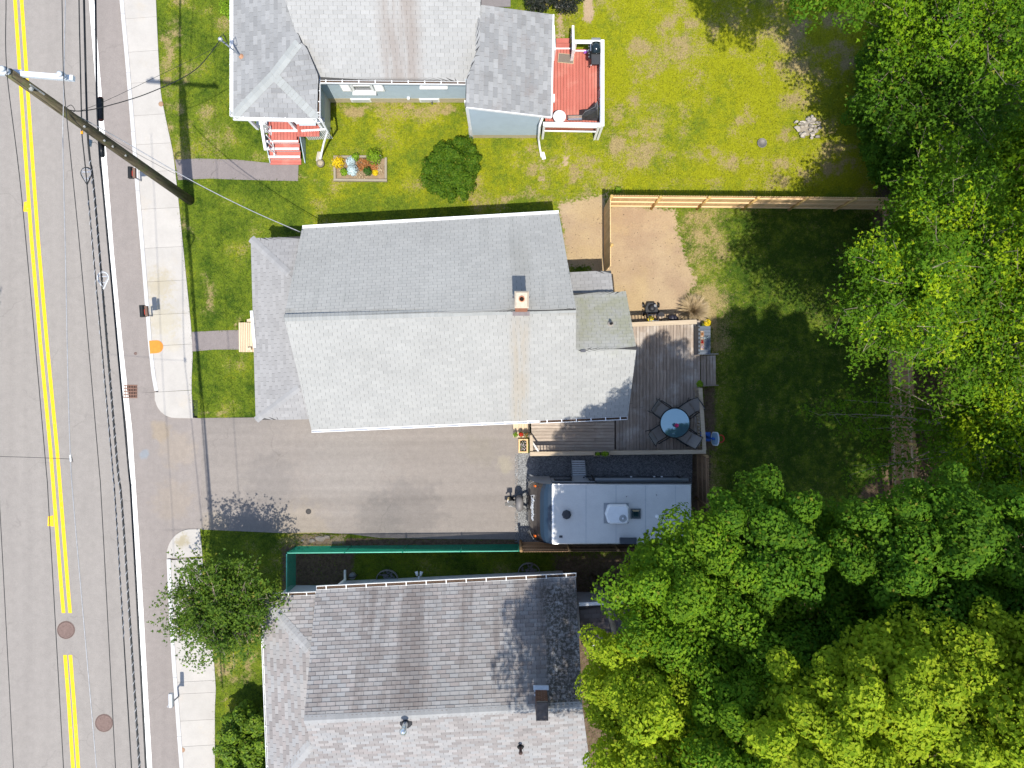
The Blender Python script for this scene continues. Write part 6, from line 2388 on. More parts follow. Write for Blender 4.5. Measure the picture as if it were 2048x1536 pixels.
# hitch: A-frame, gas bottle cover, jack
yc = (TY0 + TY1) / 2 + .0
m = MB()
tip = Vector((-.10, yc - .05, .42))
m.beam((1.3, TY1 - .5, .45), tip, .08, .10)
m.beam((1.3, TY0 + .5, .45), tip, .08, .10)
part(TR, 'tongue', m, BLACK_MET)
hc = P(1039, 1008, .85)
m = MB()
prof_ = [(1.0, 0.0), (1.0, .34), (.9, .44), (.6, .50), (.2, .52)]
k = len(m.v)
nn_ = 20
for r_, z_ in prof_:
    for i in range(nn_):
        t_ = 2 * math.pi * i / nn_
        ex = 2.6
        ca_, sa_ = math.cos(t_), math.sin(t_)
        q_ = (abs(ca_) ** ex + abs(sa_) ** ex) ** (-1 / ex)
        m.v.append((hc.x + ca_ * q_ * .16 * r_, hc.y + sa_ * q_ * .30 * r_, .50 + z_))
for a_ in range(len(prof_) - 1):
    for i in range(nn_):
        j = (i + 1) % nn_
        m.f.append((a_ * nn_ + i, a_ * nn_ + j, (a_ + 1) * nn_ + j, (a_ + 1) * nn_ + i))
m.f.append(tuple((len(prof_) - 1) * nn_ + i for i in range(nn_)))
part(TR, 'gas_bottle_cover', m, simple('cover_grey', (.14, .135, .135), .5, .15, 5), True)
jx = P(1022, 1004, .8)
o = part(TR, 'tongue_jack', MB().cyl((jx.x, jx.y, .03), (jx.x, jx.y, 1.0), .04, .04, 10).box(jx.x - .08, jx.x + .08, jx.y - .06, jx.y + .08, .85, 1.02), BLACK_MET)
part(o, 'crank', MB().tube([(jx.x, jx.y, .98), (jx.x - .12, jx.y + .02, .98), (jx.x - .12, jx.y + .10, .98)], .015, 6), GALV)
part(o, 'foot_plate', MB().box(jx.x - .1, jx.x + .1, jx.y - .1, jx.y + .1, .0, .03), BLACK_MET)
part(o, 'wheel_chock', MB().box(jx.x - .14, jx.x - .04, jx.y + .05, jx.y + .16, .55, .70), simple('hitch_tan', (.40, .30, .14), .6, .1, 6))
part(TR, 'coupler', MB().obox((jx.x - .1, jx.y - .12, .48), (1, .1, 0), (0, 1, 0), (0, 0, 1), .14, .06, .05).cyl((jx.x - .18, jx.y + .03, .5), (jx.x - .02, jx.y + .2, .55), .03, .02, 8), BLACK_MET)
m = MB()
for k in range(3):
    m.tube([(jx.x + .0, jx.y - .1 - .04 * k, .5), (jx.x - .12, jx.y - .18 - .03 * k, .25), (jx.x + .05, jx.y - .22 - .03 * k, .22), (jx.x + .3, jx.y - .25, .42)], .013, 5)
part(TR, 'safety_chain', m, GALV)
part(TR, 'front_stabiliser', MB().beam((.95, TY0 + .1, .5), (.72, TY0 + .02, .12), .05, .05).beam((.95, TY1 - .1, .5), (.72, TY1 - .02, .12), .05, .05), ALU)

# ------------------------------------------------------------------ red deck of the blue house
ZRD = .72
RD = thing('red_deck', 'red stained deck with white railings at the blue house', 'deck', P(1150, 170, 0))
u = 1090.0
while u < 1196:
    vt, vb_ = (98.5, 250)
    planks(RD, 'deck_board', P(u + 3.1, vb_, ZRD - .018), P(u + 3.1, vt, ZRD - .018), 6.2 / PXM * .976 - .008, .036, M_REDDECK)
    u += 6.2
a, b = P(1091, 250, ZRD), P(1196, 99, ZRD)
part(RD, 'joist_frame', MB().box(a.x, b.x, a.y + .02, b.y - .02, .4, ZRD - .04), M_SKIRT)
part(RD, 'skirt_board', MB().box(a.x, b.x, a.y - .02, a.y + .012, .1, ZRD - .045).box(b.x - .01, b.x + .02, a.y, b.y, .1, ZRD - .045), M_REDSTEP)
M_WRAIL = simple('white_vinyl', (.80, .81, .81), .4, .04, 4)
zr_ = ZRD + .95
deck_rail(RD, P(1205, 252, zr_), P(1205, 79, zr_), zr_, .14, M_WRAIL, bal=False)
deck_rail(RD, P(1149, 83, zr_), P(1201, 83.5, zr_), zr_, .14, M_WRAIL, bal=False)
deck_rail(RD, P(1086, 247.5, zr_), P(1201, 249.5, zr_), zr_, .15, M_WRAIL, bal=False)
part(RD, 'middle_rail', MB().beam(P(1087, 253, zr_ - .3), P(1203, 255, zr_ - .3), .04, .08), M_WRAIL)
part(RD, 'privacy_slat', MB().obox(P(1199, 190, 1.2), (0, 1, 0), (1, 0, 0), (0, 0, 1), .12, .01, .3).obox(P(1199.5, 110, 1.2), (0, 1, 0), (1, 0, 0), (0, 0, 1), .25, .01, .3), simple('grey_screen', (.45, .47, .5), .5, .05, 4))
for k, (v0, v1, z) in enumerate(((98, 86, .50), (86, 76, .26))):
    a_, b_ = P(1112, v0, z), P(1141, v1, z)
    planks(RD, 'stair_tread', (a_.x, (a_.y + b_.y) / 2, z - .018), (b_.x, (a_.y + b_.y) / 2, z - .018), abs(b_.y - a_.y) - .01, .036, M_REDSTEP)
p_, q_ = P(1112, 98.2, ZRD), P(1145, 98.2, ZRD)
part(RD, 'stair_nosing', MB().beam(p_ + Vector((0, .02, -.0)), q_ + Vector((0, .02, 0)), .05, .03), M_WRAIL)
for u_ in (1109, 1147):
    a_, b_ = P(u_, 98, zr_ - .02), P(u_ - (2 if u_ < 1120 else 1), 54, .95)
    part(RD, 'stair_rail', MB().beam(a_, b_, .09, .05).beam(a_ + Vector((0, 0, -.75)), b_ + Vector((0, 0, -.65)), .04, .06), M_WRAIL)
    part(RD, 'stair_post', MB().box(a_.x - .05, a_.x + .05, a_.y - .05, a_.y + .05, 0, zr_ + .02).box(b_.x - .04, b_.x + .04, b_.y - .04, b_.y + .04, 0, 1.0), M_WRAIL)
    part(RD, 'stair_panel', MB().obox((a_ + b_) / 2 - Vector((0, 0, .36)), (b_ - a_), Vector((1, 0, 0)), (b_ - a_).cross(Vector((1, 0, 0))), (b_ - a_).length / 2 - .06, .01, .28), simple('grey_panel', (.28, .32, .36), .5, .05, 4))
# door mat
c = P(1132, 117, ZRD)
T = thing('door_mat', 'grey door mat with tan border on the red deck', 'mat', c)
d_ = Vector((1, -.10, 0)).normalized()
part(T, 'border', MB().obox(c + Vector((0, 0, .004)), d_, Vector((-d_.y, d_.x, 0)), (0, 0, 1), .31, .185, .004), simple('mat_tan', (.42, .34, .22), .9, .1, 9))
part(T, 'pile', MB().obox(c + Vector((0, 0, .012)), d_, Vector((-d_.y, d_.x, 0)), (0, 0, 1), .29, .165, .004), simple('mat_grey', (.17, .145, .12), .95, .2, 40))
# gas grill
c = P(1187, 122, ZRD)
G = thing('gas_grill', 'black gas barbecue grill with side shelf on the red deck', 'grill', c)
for sx in (-.16, .16):
    for sy in (-.25, .25):
        part(G, 'leg', MB().box(c.x + sx - .02, c.x + sx + .02, c.y + sy - .02, c.y + sy + .02, ZRD, ZRD + .75), BLACK)
part(G, 'firebox', MB().box(c.x - .20, c.x + .20, c.y - .28, c.y + .30, ZRD + .75, ZRD + .88), BLACK)
m = MB()
prev_ = None
ringsL = []
for i in range(9):
    a_ = math.pi * i / 8
    ringsL.append((c.x + .19 - .0 - .19 + math.cos(a_) * .19, ZRD + .885 + math.sin(a_) * .17))
m.solid([(x, c.y + .29, z) for x, z in ringsL], [(x, c.y - .10, z) for x, z in ringsL])
t = NT('grill_enamel')
t.bsdf((.010, .018, .022), .12, 0, .6)
part(G, 'lid', m, t.m, True)
part(G, 'lid_handle', MB().cyl((c.x - .21, c.y - .04, ZRD + .97), (c.x - .21, c.y + .22, ZRD + .97), .014, .014, 8), ALU)
part(G, 'side_shelf', MB().box(c.x - .17, c.x + .17, c.y - .50, c.y - .13, ZRD + .84, ZRD + .885), simple('shelf_charcoal', (.04, .042, .046), .5, .15, 7))
part(G, 'side_shelf', MB().box(c.x - .17, c.x + .17, c.y + .31, c.y + .50, ZRD + .84, ZRD + .885), simple('shelf_grey', (.16, .17, .18), .5, .15, 7))
part(G, 'control_panel', MB().obox((c.x - .23, c.y, ZRD + .80), (0, 1, 0), (1, 0, .3), (-.3, 0, 1), .27, .03, .05), BLACK)
for k in range(4):
    part(G, 'knob', MB().cyl((c.x - .25, c.y - .20 + k * .13, ZRD + .83), (c.x - .28, c.y - .20 + k * .13, ZRD + .85), .022, .02, 10), ALU)
part(G, 'utensil', MB().cyl((c.x - .18, c.y - .52, ZRD + .84), (c.x - .22, c.y - .44, ZRD + .60), .015, .01, 6), ALU)
# purple petals beside the grill
pot_plant('purple flowers in a small pot beside the black grill', P(1170, 107, ZRD), .06, .10, M_POTT, M_PURP, None, 1.4, 70, .1, .045)
# round white table
c = P(1119, 233, ZRD + .7)
T = thing('white_side_table', 'round white plastic table in the corner of the red deck', 'table', (c.x, c.y, ZRD))
part(T, 'top', MB().lathe([(.225, -.02), (.24, -.01), (.24, .01), (.225, .02)], c, 32), M_WRAIL, True)
for k in range(4):
    a_ = k * math.pi / 2 + .6
    part(T, 'leg', MB().cyl((c.x + math.cos(a_) * .15, c.y + math.sin(a_) * .15, c.z - .02), (c.x + math.cos(a_) * .19, c.y + math.sin(a_) * .19, ZRD), .018, .016, 8), M_WRAIL)
# covered firewood-style cover, folded chair
c = P(1183, 229, ZRD)
T = thing('covered_furniture', 'black tarpaulin cover draped over furniture in deck corner', 'cover', c)
t = NT('black_tarp')
t.bsdf(t.scale((.035, .037, .042), t.ramp(t.noise(6, 4), .3, .7, .7, 1.4, False)), .55, 0, .4, t.noise(9, 4), .6, .03)
pts_b = [(-.50, -.22), (.30, -.26), (.34, .20), (.18, .42), (.02, .26), (-.25, .20), (-.48, .18)]
pts_t = [(-.30, -.08), (.12, -.10), (.20, .05), (.14, .24), (.04, .14), (-.15, .06), (-.30, .05)]
part(T, 'cover', MB().solid([(c.x + x, c.y + y, ZRD + .01) for x, y in pts_b], [(c.x + x, c.y + y, ZRD + .72 - .3 * (x < -.1)) for x, y in pts_t]), t.m)
part(T, 'seam_piping', MB().tube([(c.x + .14, c.y + .24, ZRD + .73), (c.x + .05, c.y + .02, ZRD + .74), (c.x - .30, c.y - .06, ZRD + .44), (c.x - .48, c.y - .20, ZRD + .05)], .008, 5).tube([(c.x + .14, c.y + .24, ZRD + .73), (c.x + .16, c.y - .06, ZRD + .73), (c.x + .24, c.y - .25, ZRD + .1)], .008, 5), simple('tarp_seam', (.2, .2, .21), .6, .1, 6))
c = P(1150, 236, ZRD + .4)
T = thing('folded_chair', 'folded metal lawn chair lying between white table and cover', 'chair', (c.x, c.y, ZRD))
part(T, 'frame', MB().tube([(c.x - .28, c.y + .09, c.z), (c.x + .28, c.y + .11, c.z), (c.x + .28, c.y - .09, c.z), (c.x - .28, c.y - .08, c.z), (c.x - .28, c.y + .09, c.z)], .016, 6), simple('chair_pewter', (.10, .10, .11), .4, .1, 7, .4))
for k in range(3):
    part(T, 'slat', MB().beam((c.x - .26, c.y - .05 + k * .055, c.z + .012), (c.x + .26, c.y - .04 + k * .055, c.z + .012), .035, .012), simple('slat_tan', (.32, .25, .2), .6, .1, 7) if k else ALU)
for s_ in (-.22, .22):
    part(T, 'leg', MB().cyl((c.x + s_, c.y + .08, c.z), (c.x + s_, c.y + .04, ZRD + .005), .012, .012, 6), BLACK)
c = P(1107, 195, ZRD + 1.0)
T = thing('wall_box', 'small white box on the wall beside the red deck', 'box', (c.x, c.y, c.z - .2))
part(T, 'case', MB().box(c.x - .10, c.x + .05, c.y - .13, c.y + .13, c.z - .2, c.z), M_WRAIL)
part(T, 'lid_seam', MB().box(c.x - .102, c.x + .052, c.y - .132, c.y + .132, c.z - .06, c.z - .05), M_TRIM)

# ------------------------------------------------------------------ garden: raised bed, bush, stones
c = P(720, 336, 0)
T = thing('raised_garden_bed', 'rectangular timber garden bed in the side lawn', 'garden bed', c)
a, b = P(667, 362, .12), P(774, 311, .12)
M_BED = wood('old_bed_timber', (.22, .19, .14), (.31, .275, .21), .85, .12, 'x')
M_BEDY = wood('old_bed_timber_y', (.22, .19, .14), (.31, .275, .21), .85, .12, 'y')
planks(T, 'timber', (a.x, a.y + .05, .06), (b.x, a.y + .03, .06), .09, .16, M_BED)
planks(T, 'timber', (a.x, b.y - .05, .06), (b.x - .2, b.y - .03, .06), .09, .16, M_BED)
planks(T, 'timber', (a.x + .05, a.y + .10, .06), (a.x + .04, b.y - .10, .06), .09, .16, M_BEDY)
planks(T, 'timber', (b.x - .05, a.y + .10, .06), (b.x - .05, b.y - .08, .06), .09, .16, M_BEDY)
part(T, 'soil', MB().box(a.x + .1, b.x - .1, a.y + .1, b.y - .1, -.05, .05), simple('bed_soil', (.24, .175, .11), .95, .25, 9))
for (u_, v_, r_, h_, n_, mt, lb, ex_) in (
        (678, 326, .22, .25, 170, M_YEL, 'yellow leafed plant at the corner of the garden bed', None),
        (703, 325, .17, .25, 150, M_SILV, 'upper silvery blue plant in the garden bed', None),
        (706, 342, .20, .28, 220, M_SILV, 'lower large silvery blue plant in the garden bed', None),
        (690, 346, .13, .3, 110, M_GRN1, 'small lime plant left of the silvery plants', None),
        (712, 316, .13, .3, 110, M_GRN1, 'small lime plant at the top edge of the garden bed', None),
        (750, 316, .28, .45, 260, M_GRN1, 'tall bright green plant at the garden bed upper corner', None),
        (728, 330, .26, .16, 190, M_RUSTL, 'low rust coloured groundcover in the garden bed', None),
        (745, 336, .22, .12, 120, M_RUSTL, 'low rust coloured groundcover right of the first', None),
        (737, 345, .15, .4, 120, M_GRN2, 'dark green pointed plant in the garden bed', None),
        (751, 347, .10, .2, 90, M_YEL, 'small yellow plant at the right of the garden bed', None)):
    plant('garden_plant', lb, 'plant', P(u_, v_, .05), r_ * 1.25, h_, int(n_ * 1.8), .08, mt, 'plants of the raised bed', ex_)
for (u_, v_, lb) in ((685, 338, 'sparse straw weeds by the left board of the garden bed'), (762, 338, 'sparse straw weeds by the right board of the garden bed'), (722, 352, 'sparse straw weeds by the lower board of the garden bed')):
    plant('bed_weeds', lb, 'weed', P(u_, v_, .05), .26, .08, 130, .06, M_STRAW, 'plants of the raised bed')
plant('fence_weed', 'small leafy weed clump outside the fence corner', 'weed', P(1236, 382, 0), .16, .3, 130, .07, M_GRN1)

c = P(642, 328, 0)
T = thing('stone_planter', 'round grey stone disc beside the downspout splash block', 'stone', c)
part(T, 'disc', MB().lathe([(.155, 0), (.16, .10), (.15, .14), (.12, .14), (.11, .12)], c, 18), simple('disc_stone', (.17, .15, .11), .9, .2, 9), True)
part(T, 'cut_top', MB().lathe([(.10, .10), (.10, .128)], c, 18), simple('disc_top', (.34, .29, .2), .9, .2, 14))
c = P(640, 314, 0)
T = thing('splash_block', 'tapered concrete splash block under the blue house downspout', 'splash block', c)
a_ = [(-.06, .20), (.10, .20), (.12, .02), (.05, -.20), (-.13, -.20)]
part(T, 'block', MB().prism([(c.x + x, c.y + y) for x, y in a_], -.01, .05), simple('splash_concrete', (.42, .39, .33), .85, .1, 9))
part(T, 'side_lip', MB().beam((c.x - .06, c.y + .18, .07), (c.x - .13, c.y - .18, .06), .03, .05).beam((c.x + .11, c.y + .18, .07), (c.x + .05, c.y - .18, .06), .03, .05), simple('splash_lip', (.45, .42, .36), .85, .1, 9))
c = P(1085, 312, 0)
T = thing('splash_block', 'white splash block under the rear addition downspout', 'splash block', c)
part(T, 'block', MB().prism([(c.x - .06, c.y + .14), (c.x + .05, c.y + .15), (c.x + .13, c.y - .13), (c.x - .02, c.y - .15)], -.01, .05), M_TRIM)
part(T, 'side_lip', MB().beam((c.x - .05, c.y + .14, .06), (c.x - .01, c.y - .14, .06), .025, .04).beam((c.x + .05, c.y + .14, .06), (c.x + .12, c.y - .12, .06), .025, .04), M_TRIM)
# fire pit of stacked stones
c = P(1612, 258, 0)
T = thing('stone_fire_pit', 'rough ring of stacked grey stones in the upper lawn', 'fire pit', c)
stm = [simple('field_stone', (.33, .30, .26), .9, .2, 8, 0, .35)]
rr_ = random.Random(4)
for k in range(44):
    a_ = rr_.uniform(0, 2 * math.pi)
    r_ = rr_.gauss(.33, .12)
    zz = .04 + .10 * rr_.random()
    part(T, 'stone', MB().rock((c.x + math.cos(a_) * r_ * 1.1 + .04, c.y + math.sin(a_) * r_, zz), rr_.uniform(.06, .13), rr_.uniform(.04, .09), rr_.uniform(.04, .08), k), stm[0])
part(T, 'ash_bed', MB().lathe([(.28, 0), (.22, .03), (.02, .04)], c, 14), simple('ash', (.26, .23, .19), .95, .25, 9))
c = P(1523, 287, 0)
T = thing('metal_dish', 'small dark oval dish lying in the upper lawn', 'dish', c)
part(T, 'bowl', MB().lathe([(.10, 0), (.17, .07), (.185, .08), (.17, .065), (.08, .02)], c, 18), simple('dish_grey', (.16, .15, .14), .6, .2, 6, .3), True)
part(T, 'rim', MB().tube([c + Vector((math.cos(a_) * .18, math.sin(a_) * .18, .08)) for a_ in np.linspace(0, 2 * math.pi, 19)], .012, 5), simple('dish_rim', (.25, .24, .22), .6, .2, 6, .3), True)
# stones by the green fence
for k, (u_, v_, r_) in enumerate(((640, 1078, .22), (655, 1074, .14), (625, 1082, .13), (605, 1081, .08))):
    single('field_rock', ['largest pale rock at the driveway edge by the green fence', 'pale rock right of the largest by the green fence', 'pale rock left of the largest by the green fence', 'smallest pale rock near the green fence corner'][k], 'rock',
           MB().rock(P(u_, v_, .03), r_, r_ * .6, .07, 20 + k), simple('tan_rock', (.42, .35, .27), .9, .2, 7) if k == 0 else bpy.data.materials['tan_rock'], 'rocks by the green fence')
c = P(1121, 10, 0)
single('stone_slab', 'pale flat stepping slab at the top under dark shrubs', 'slab', MB().prism([(c.x - .22, c.y - .14), (c.x + .38, c.y - .13), (c.x + .39, c.y + .12), (c.x - .22, c.y + .10)], -.01, .05), simple('slab_stone', (.43, .38, .31), .9, .1, 8))
a_ = P(958, 14, 0); b_ = P(1021, -60, 0)
single('dark_patio_sheet', 'grey paved pad behind the blue house at the top', 'pad', MB().box(a_.x, b_.x, a_.y, b_.y, -.02, .03), simple('pad_grey', (.19, .175, .18), .9, .1, 8))


# ------------------------------------------------------------------ mailboxes
def mailbox(label, u, v, ub, vb, mat, length, flag=None, w=.18, ang=0.0, paper=False):
    zc = 1.08
    c = P(u, v, zc)
    base = P(ub, vb, 0)
    T = thing('mailbox', label, 'mailbox', base)
    part(T, 'post', MB().cyl(base, Vector((base.x, base.y, zc - .08)), .03, .03, 8), simple('post_grey', (.30, .30, .31), .6, .15, 9))
    part(T, 'arm', MB().beam((base.x, base.y, zc - .12), (c.x, c.y - .05, zc - .12), .05, .05), bpy.data.materials['post_grey'])
    d = Vector((math.sin(ang), math.cos(ang), 0))
    s = Vector((d.y, -d.x, 0))
    ring = [(-w / 2, -.09), (w / 2, -.09), (w / 2, .03)] + [(math.cos(t_) * w / 2, .03 + math.sin(t_) * w / 2 * .9) for t_ in np.linspace(.3, math.pi - .3, 7)] + [(-w / 2, .03)]
    m = MB()
    m.solid([c - d * (length / 2) + s * x + Vector((0, 0, z)) for x, z in ring], [c + d * (length / 2) + s * x + Vector((0, 0, z)) for x, z in ring])
    part(T, 'box', m, mat)
    m = MB()
    m.solid([c - d * (length / 2 + .012) + s * x * 1.06 + Vector((0, 0, z * 1.05)) for x, z in ring], [c - d * (length / 2 + .001) + s * x * 1.06 + Vector((0, 0, z * 1.05)) for x, z in ring])
    part(T, 'door', m, mat)
    if flag:
        part(T, 'flag', MB().obox(c + s * (w / 2 + .012) - d * .05 + Vector((0, 0, .03)), d, s, (0, 0, 1), .10, .008, .035), flag)
    if paper:
        part(T, 'newspaper_tube', MB().obox(c + s * (w / 2 + .06) - d * .02 - Vector((0, 0, .02)), d, s, (0, 0, 1), length / 2 - .02, .05, .06), simple('tube_brown', (.16, .10, .075), .7, .15, 6))
    return T


M_FLAG = simple('flag_red', (.50, .05, .03), .5, .1, 6)
mailbox('black mailbox with red flag half hidden by the leaning pole', 261, 345, 283, 362, BLACK, .42, M_FLAG, .17, -.02, True)
mailbox('black mailbox with red flag beside the pale sidewalk mid street', 285, 622, 305, 632, BLACK, .44, M_FLAG, .19, -.08, True)
mailbox('pale grey rounded mailbox near the bottom of the street', 342, 1400, 358, 1392, simple('mailbox_grey', (.55, .57, .60), .4, .08, 6), .50, None, .15, -.02)

# ------------------------------------------------------------------ utility pole and lines
t = NT('weathered_pole_wood')
g = t.noise(1.8, 6, .7, t.pos((9, 9, .8)))
c = t.mix(t.ramp(g, .3, .7), (.055, .045, .028), (.155, .130, .082))
c = t.mix(t.math('MULTIPLY', t.ramp(t.noise(2.6, 5, .7), .5, .66), .55), c, (.10, .12, .045))
t.bsdf(c, .9, 0, .15, g, .7, .02)
pb, ptop = P(380, 401, 0), P(19, 146, 10.9)
U_ = thing('utility_pole', 'tall mossy wooden utility pole leaning over the street in view', 'pole', pb)
part(U_, 'pole', MB().tube([pb - Vector((0, 0, .1)), pb.lerp(ptop, .33), pb.lerp(ptop, .66), ptop], .185, 18, .125), t.m, True)


def on_pole(z):
    return pb.lerp(ptop, z / 10.9)


M_FIB = simple('pale_fibreglass', (.58, .63, .68), .4, .06, 5)
ca, cb = P(-75, 139, 10.6), P(148, 157, 10.6)
o = part(U_, 'cross_arm', MB().beam(ca, cb, .13, .12), M_FIB)
part(o, 'arm_bracket', MB().obox(P(40, 147.5, 10.52), (1, -.07, 0), (0, 1, 0), (0, 0, 1), .12, .075, .09), GALV)


def insulator(base):
    base = Vector(base)
    return part(U_, 'insulator', MB().lathe([(.035, 0), (.035, .06), (.085, .08), (.085, .10), (.045, .12), (.045, .15), (.095, .17), (.095, .19), (.05, .21), (.05, .24), (.07, .26), (.07, .30), (.03, .33)], base, 14), simple('insulator_grey', (.50, .53, .57), .25, .08, 6) if 'insulator_grey' not in bpy.data.materials else bpy.data.materials['insulator_grey'], True)


insulator(ptop + Vector((.0, 0, 0)))
insulator(P(132, 156, 10.66))
insulator(P(-60, 140, 10.66))
for z_, s_ in ((10.2, .05), (7.7, .03), (6.6, .03), (6.1, .03), (5.3, .03)):
    c_ = on_pole(z_) + Vector((.10, -.08, 0))
    part(U_, 'bolt', MB().lathe([(s_ * 1.2, 0), (s_ * 1.2, .02), (s_, .05)], c_ + Vector((.02, -.02, .0)), 8), GALV)
part(U_, 'steel_brace', MB().beam(on_pole(10.3) + Vector((.12, -.02, 0)), on_pole(9.7) + Vector((.13, -.02, 0)), .07, .03, (0, 1, 0)), GALV)


def wire(name, label, pts, r, mat, cat='cable', n=6, group='overhead lines'):
    """pts (u,v,z): smooth cable through them, sampled"""
    q = [P(u_, v_, z_) for u_, v_, z_ in pts]
    out = []
    for i in range(len(q) - 1):
        p0, p1, p2, p3 = q[max(i - 1, 0)], q[i], q[i + 1], q[min(i + 2, len(q) - 1)]
        for k in range(8):
            t_ = k / 8
            out.append(.5 * ((2 * p1) + (p2 - p0) * t_ + (2 * p0 - 5 * p1 + 4 * p2 - p3) * t_ * t_ + (3 * p1 - p0 - 3 * p2 + p3) * t_ ** 3))
    out.append(q[-1])
    return single(name, label, cat, MB().tube(out, r, n), mat, group, True)


ZP = 10.95
wire('power_wire', 'leftmost thin power wire crossing the lane at the bottom left', [(-50, 300, 10.4), (-20, 700, 10.2), (0, 1024, 10.1), (27, 1536, 10.2), (36, 1700, 10.3)], .009, CABLE)
wire('power_wire', 'power wire over the yellow lines from the pole top insulator', [(10, -120, 10.7), (12, 0, 10.8), (14, 145, 11.1), (44, 400, 10.6), (90, 912, 10.3), (98, 1024, 10.3), (127, 1536, 10.5), (136, 1700, 10.6)], .010, CABLE)
wire('power_wire', 'power wire running from the right insulator down the near lane', [(122, -120, 10.7), (124, 0, 10.7), (127, 150, 10.9), (134, 240, 10.6), (161, 512, 10.3), (196, 912, 10.1), (204, 1024, 10.1), (231, 1536, 10.3), (240, 1700, 10.4)], .010, CABLE)
wire('bare_wire', 'pale twisted bare wire left of the black cable bundle', [(133, -120, 9.2), (130, 40, 9.0), (127, 200, 8.9), (126, 300, 8.6), (131, 512, 8.4), (136, 760, 8.3), (141, 915, 8.3), (149, 1030, 8.4), (193, 1536, 8.6), (205, 1700, 8.7)], .012, CABLE_L)
wire('side_wire', 'thin wire crossing the road to the left from a connector', [(-80, 911, 8.5), (0, 913, 8.4), (70, 915, 8.3), (140, 918, 8.3)], .007, CABLE)
wire('phone_cable', 'thin black cable left of the thick cable bundle', [(157, -120, 7.6), (158, 0, 7.5), (163, 235, 7.3), (164, 270, 7.3), (177, 400, 7.15), (223, 912, 7.0), (232, 1024, 7.0), (263, 1536, 7.2), (272, 1700, 7.3)], .018, CABLE)
wire('phone_cable', 'thick twisted black cable beside the cable loops', [(166, -120, 7.3), (168, 0, 7.2), (174, 235, 7.1), (180, 320, 7.0), (190, 400, 6.95), (233, 912, 6.8), (245, 1024, 6.8), (279, 1536, 7.0), (288, 1700, 7.1)], .030, CABLE)
wire('phone_cable', 'black cable along the white shoulder line carrying splice cases', [(189, -120, 6.6), (191, 0, 6.5), (194, 200, 6.4), (200, 320, 6.35), (208, 400, 6.3), (255, 912, 6.2), (264, 1024, 6.2), (292, 1536, 6.4), (300, 1700, 6.5)], .030, CABLE)
# wrapped lashing on the twisted bundles
def lash(label, pts, r, mat, tw=.28):
    q = [P(*p_) for p_ in pts]
    m = MB()
    out = []
    for i in range(len(q) - 1):
        L_ = (q[i + 1] - q[i]).length
        n_ = max(2, int(L_ / (tw / 6)))
        for k in range(n_):
            p_ = q[i].lerp(q[i + 1], k / n_)
            a_ = (len(out)) * 2 * math.pi / 6
            out.append(p_ + Vector((math.cos(a_) * r, 0, math.sin(a_) * r)))
    single('lashing_wire', label, 'cable', MB().tube(out, .012, 4), mat, 'overhead lines', True)


lash('grey lashing wire spiralling round the thick twisted cable', [(180, 320, 7.0), (190, 400, 6.95), (212, 660, 6.85), (233, 912, 6.8), (245, 1024, 6.8), (279, 1536, 7.0)], .034, CABLE_L)
lash('grey lashing wire spiralling round the thin black cable', [(177, 400, 7.15), (200, 660, 7.05), (223, 912, 7.0), (232, 1024, 7.0), (248, 1280, 7.1)], .022, CABLE_L, .3)
# connector on the bare wire
c = P(141, 916, 8.3)
T = thing('wire_connector', 'small grey clamp where the bare wire meets a side wire', 'clamp', c)
part(T, 'clamp', MB().cyl(c + Vector((0, .09, 0)), c + Vector((.01, -.10, 0)), .035, .03, 8), GALV)
part(T, 'tail', MB().tube([c + Vector((0, .08, 0)), c + Vector((.06, .0, .02)), c + Vector((.07, -.12, .0))], .008, 5), CABLE)
# splice cases
for lab, v0, v1 in (('black splice case on the cable above the pole crossing', 197, 239), ('black splice case on the cable below the pole crossing', 289, 311)):
    a_, b_ = P(201 if v0 < 250 else 203, v0, 6.35), P(201.5 if v0 < 250 else 204, v1, 6.3)
    T = thing('splice_case', lab, 'splice case', (a_ + b_) / 2)
    d_ = (b_ - a_).normalized()
    part(T, 'case', MB().cyl(a_, b_, .085, .085, 14), BLACK, True)
    part(T, 'end_cap', MB().cyl(a_ - d_ * .05, a_, .05, .086, 14).cyl(b_, b_ + d_ * .05, .086, .05, 14), simple('case_red', (.12, .03, .02), .5, .1, 6) if v0 < 250 else BLACK)


def cable_loop(label, u, v, z, mat, r=.17):
    c = P(u, v, z)
    T = thing('cable_storage_loop', label, 'cable loop', c)
    pts = [c + Vector((math.sin(t_) * r, math.cos(t_) * r, 0)) for t_ in np.linspace(-2.2, 2.2, 18)]
    tip = c + Vector((.02, -r * 2.1, 0))
    part(T, 'loop', MB().tube([tip] + pts + [tip], .018, 6), mat, True)
    part(T, 'inner_loop', MB().tube([tip + Vector((0, .05, .02))] + [c + Vector((math.sin(t_) * r * .82, math.cos(t_) * r * .82, .02)) for t_ in np.linspace(-2.2, 2.2, 18)] + [tip + Vector((0, .05, .02))], .010, 6), CABLE_L, True)
    part(T, 'spreader', MB().beam(c + Vector((-r, .03, 0)), c + Vector((r, .03, 0)), .03, .02), GALV)
    part(T, 'tie', MB().beam(c + Vector((-r * .5, -r * .95, 0)), c + Vector((r * .6, -r * .95, 0)), .025, .02), GALV)


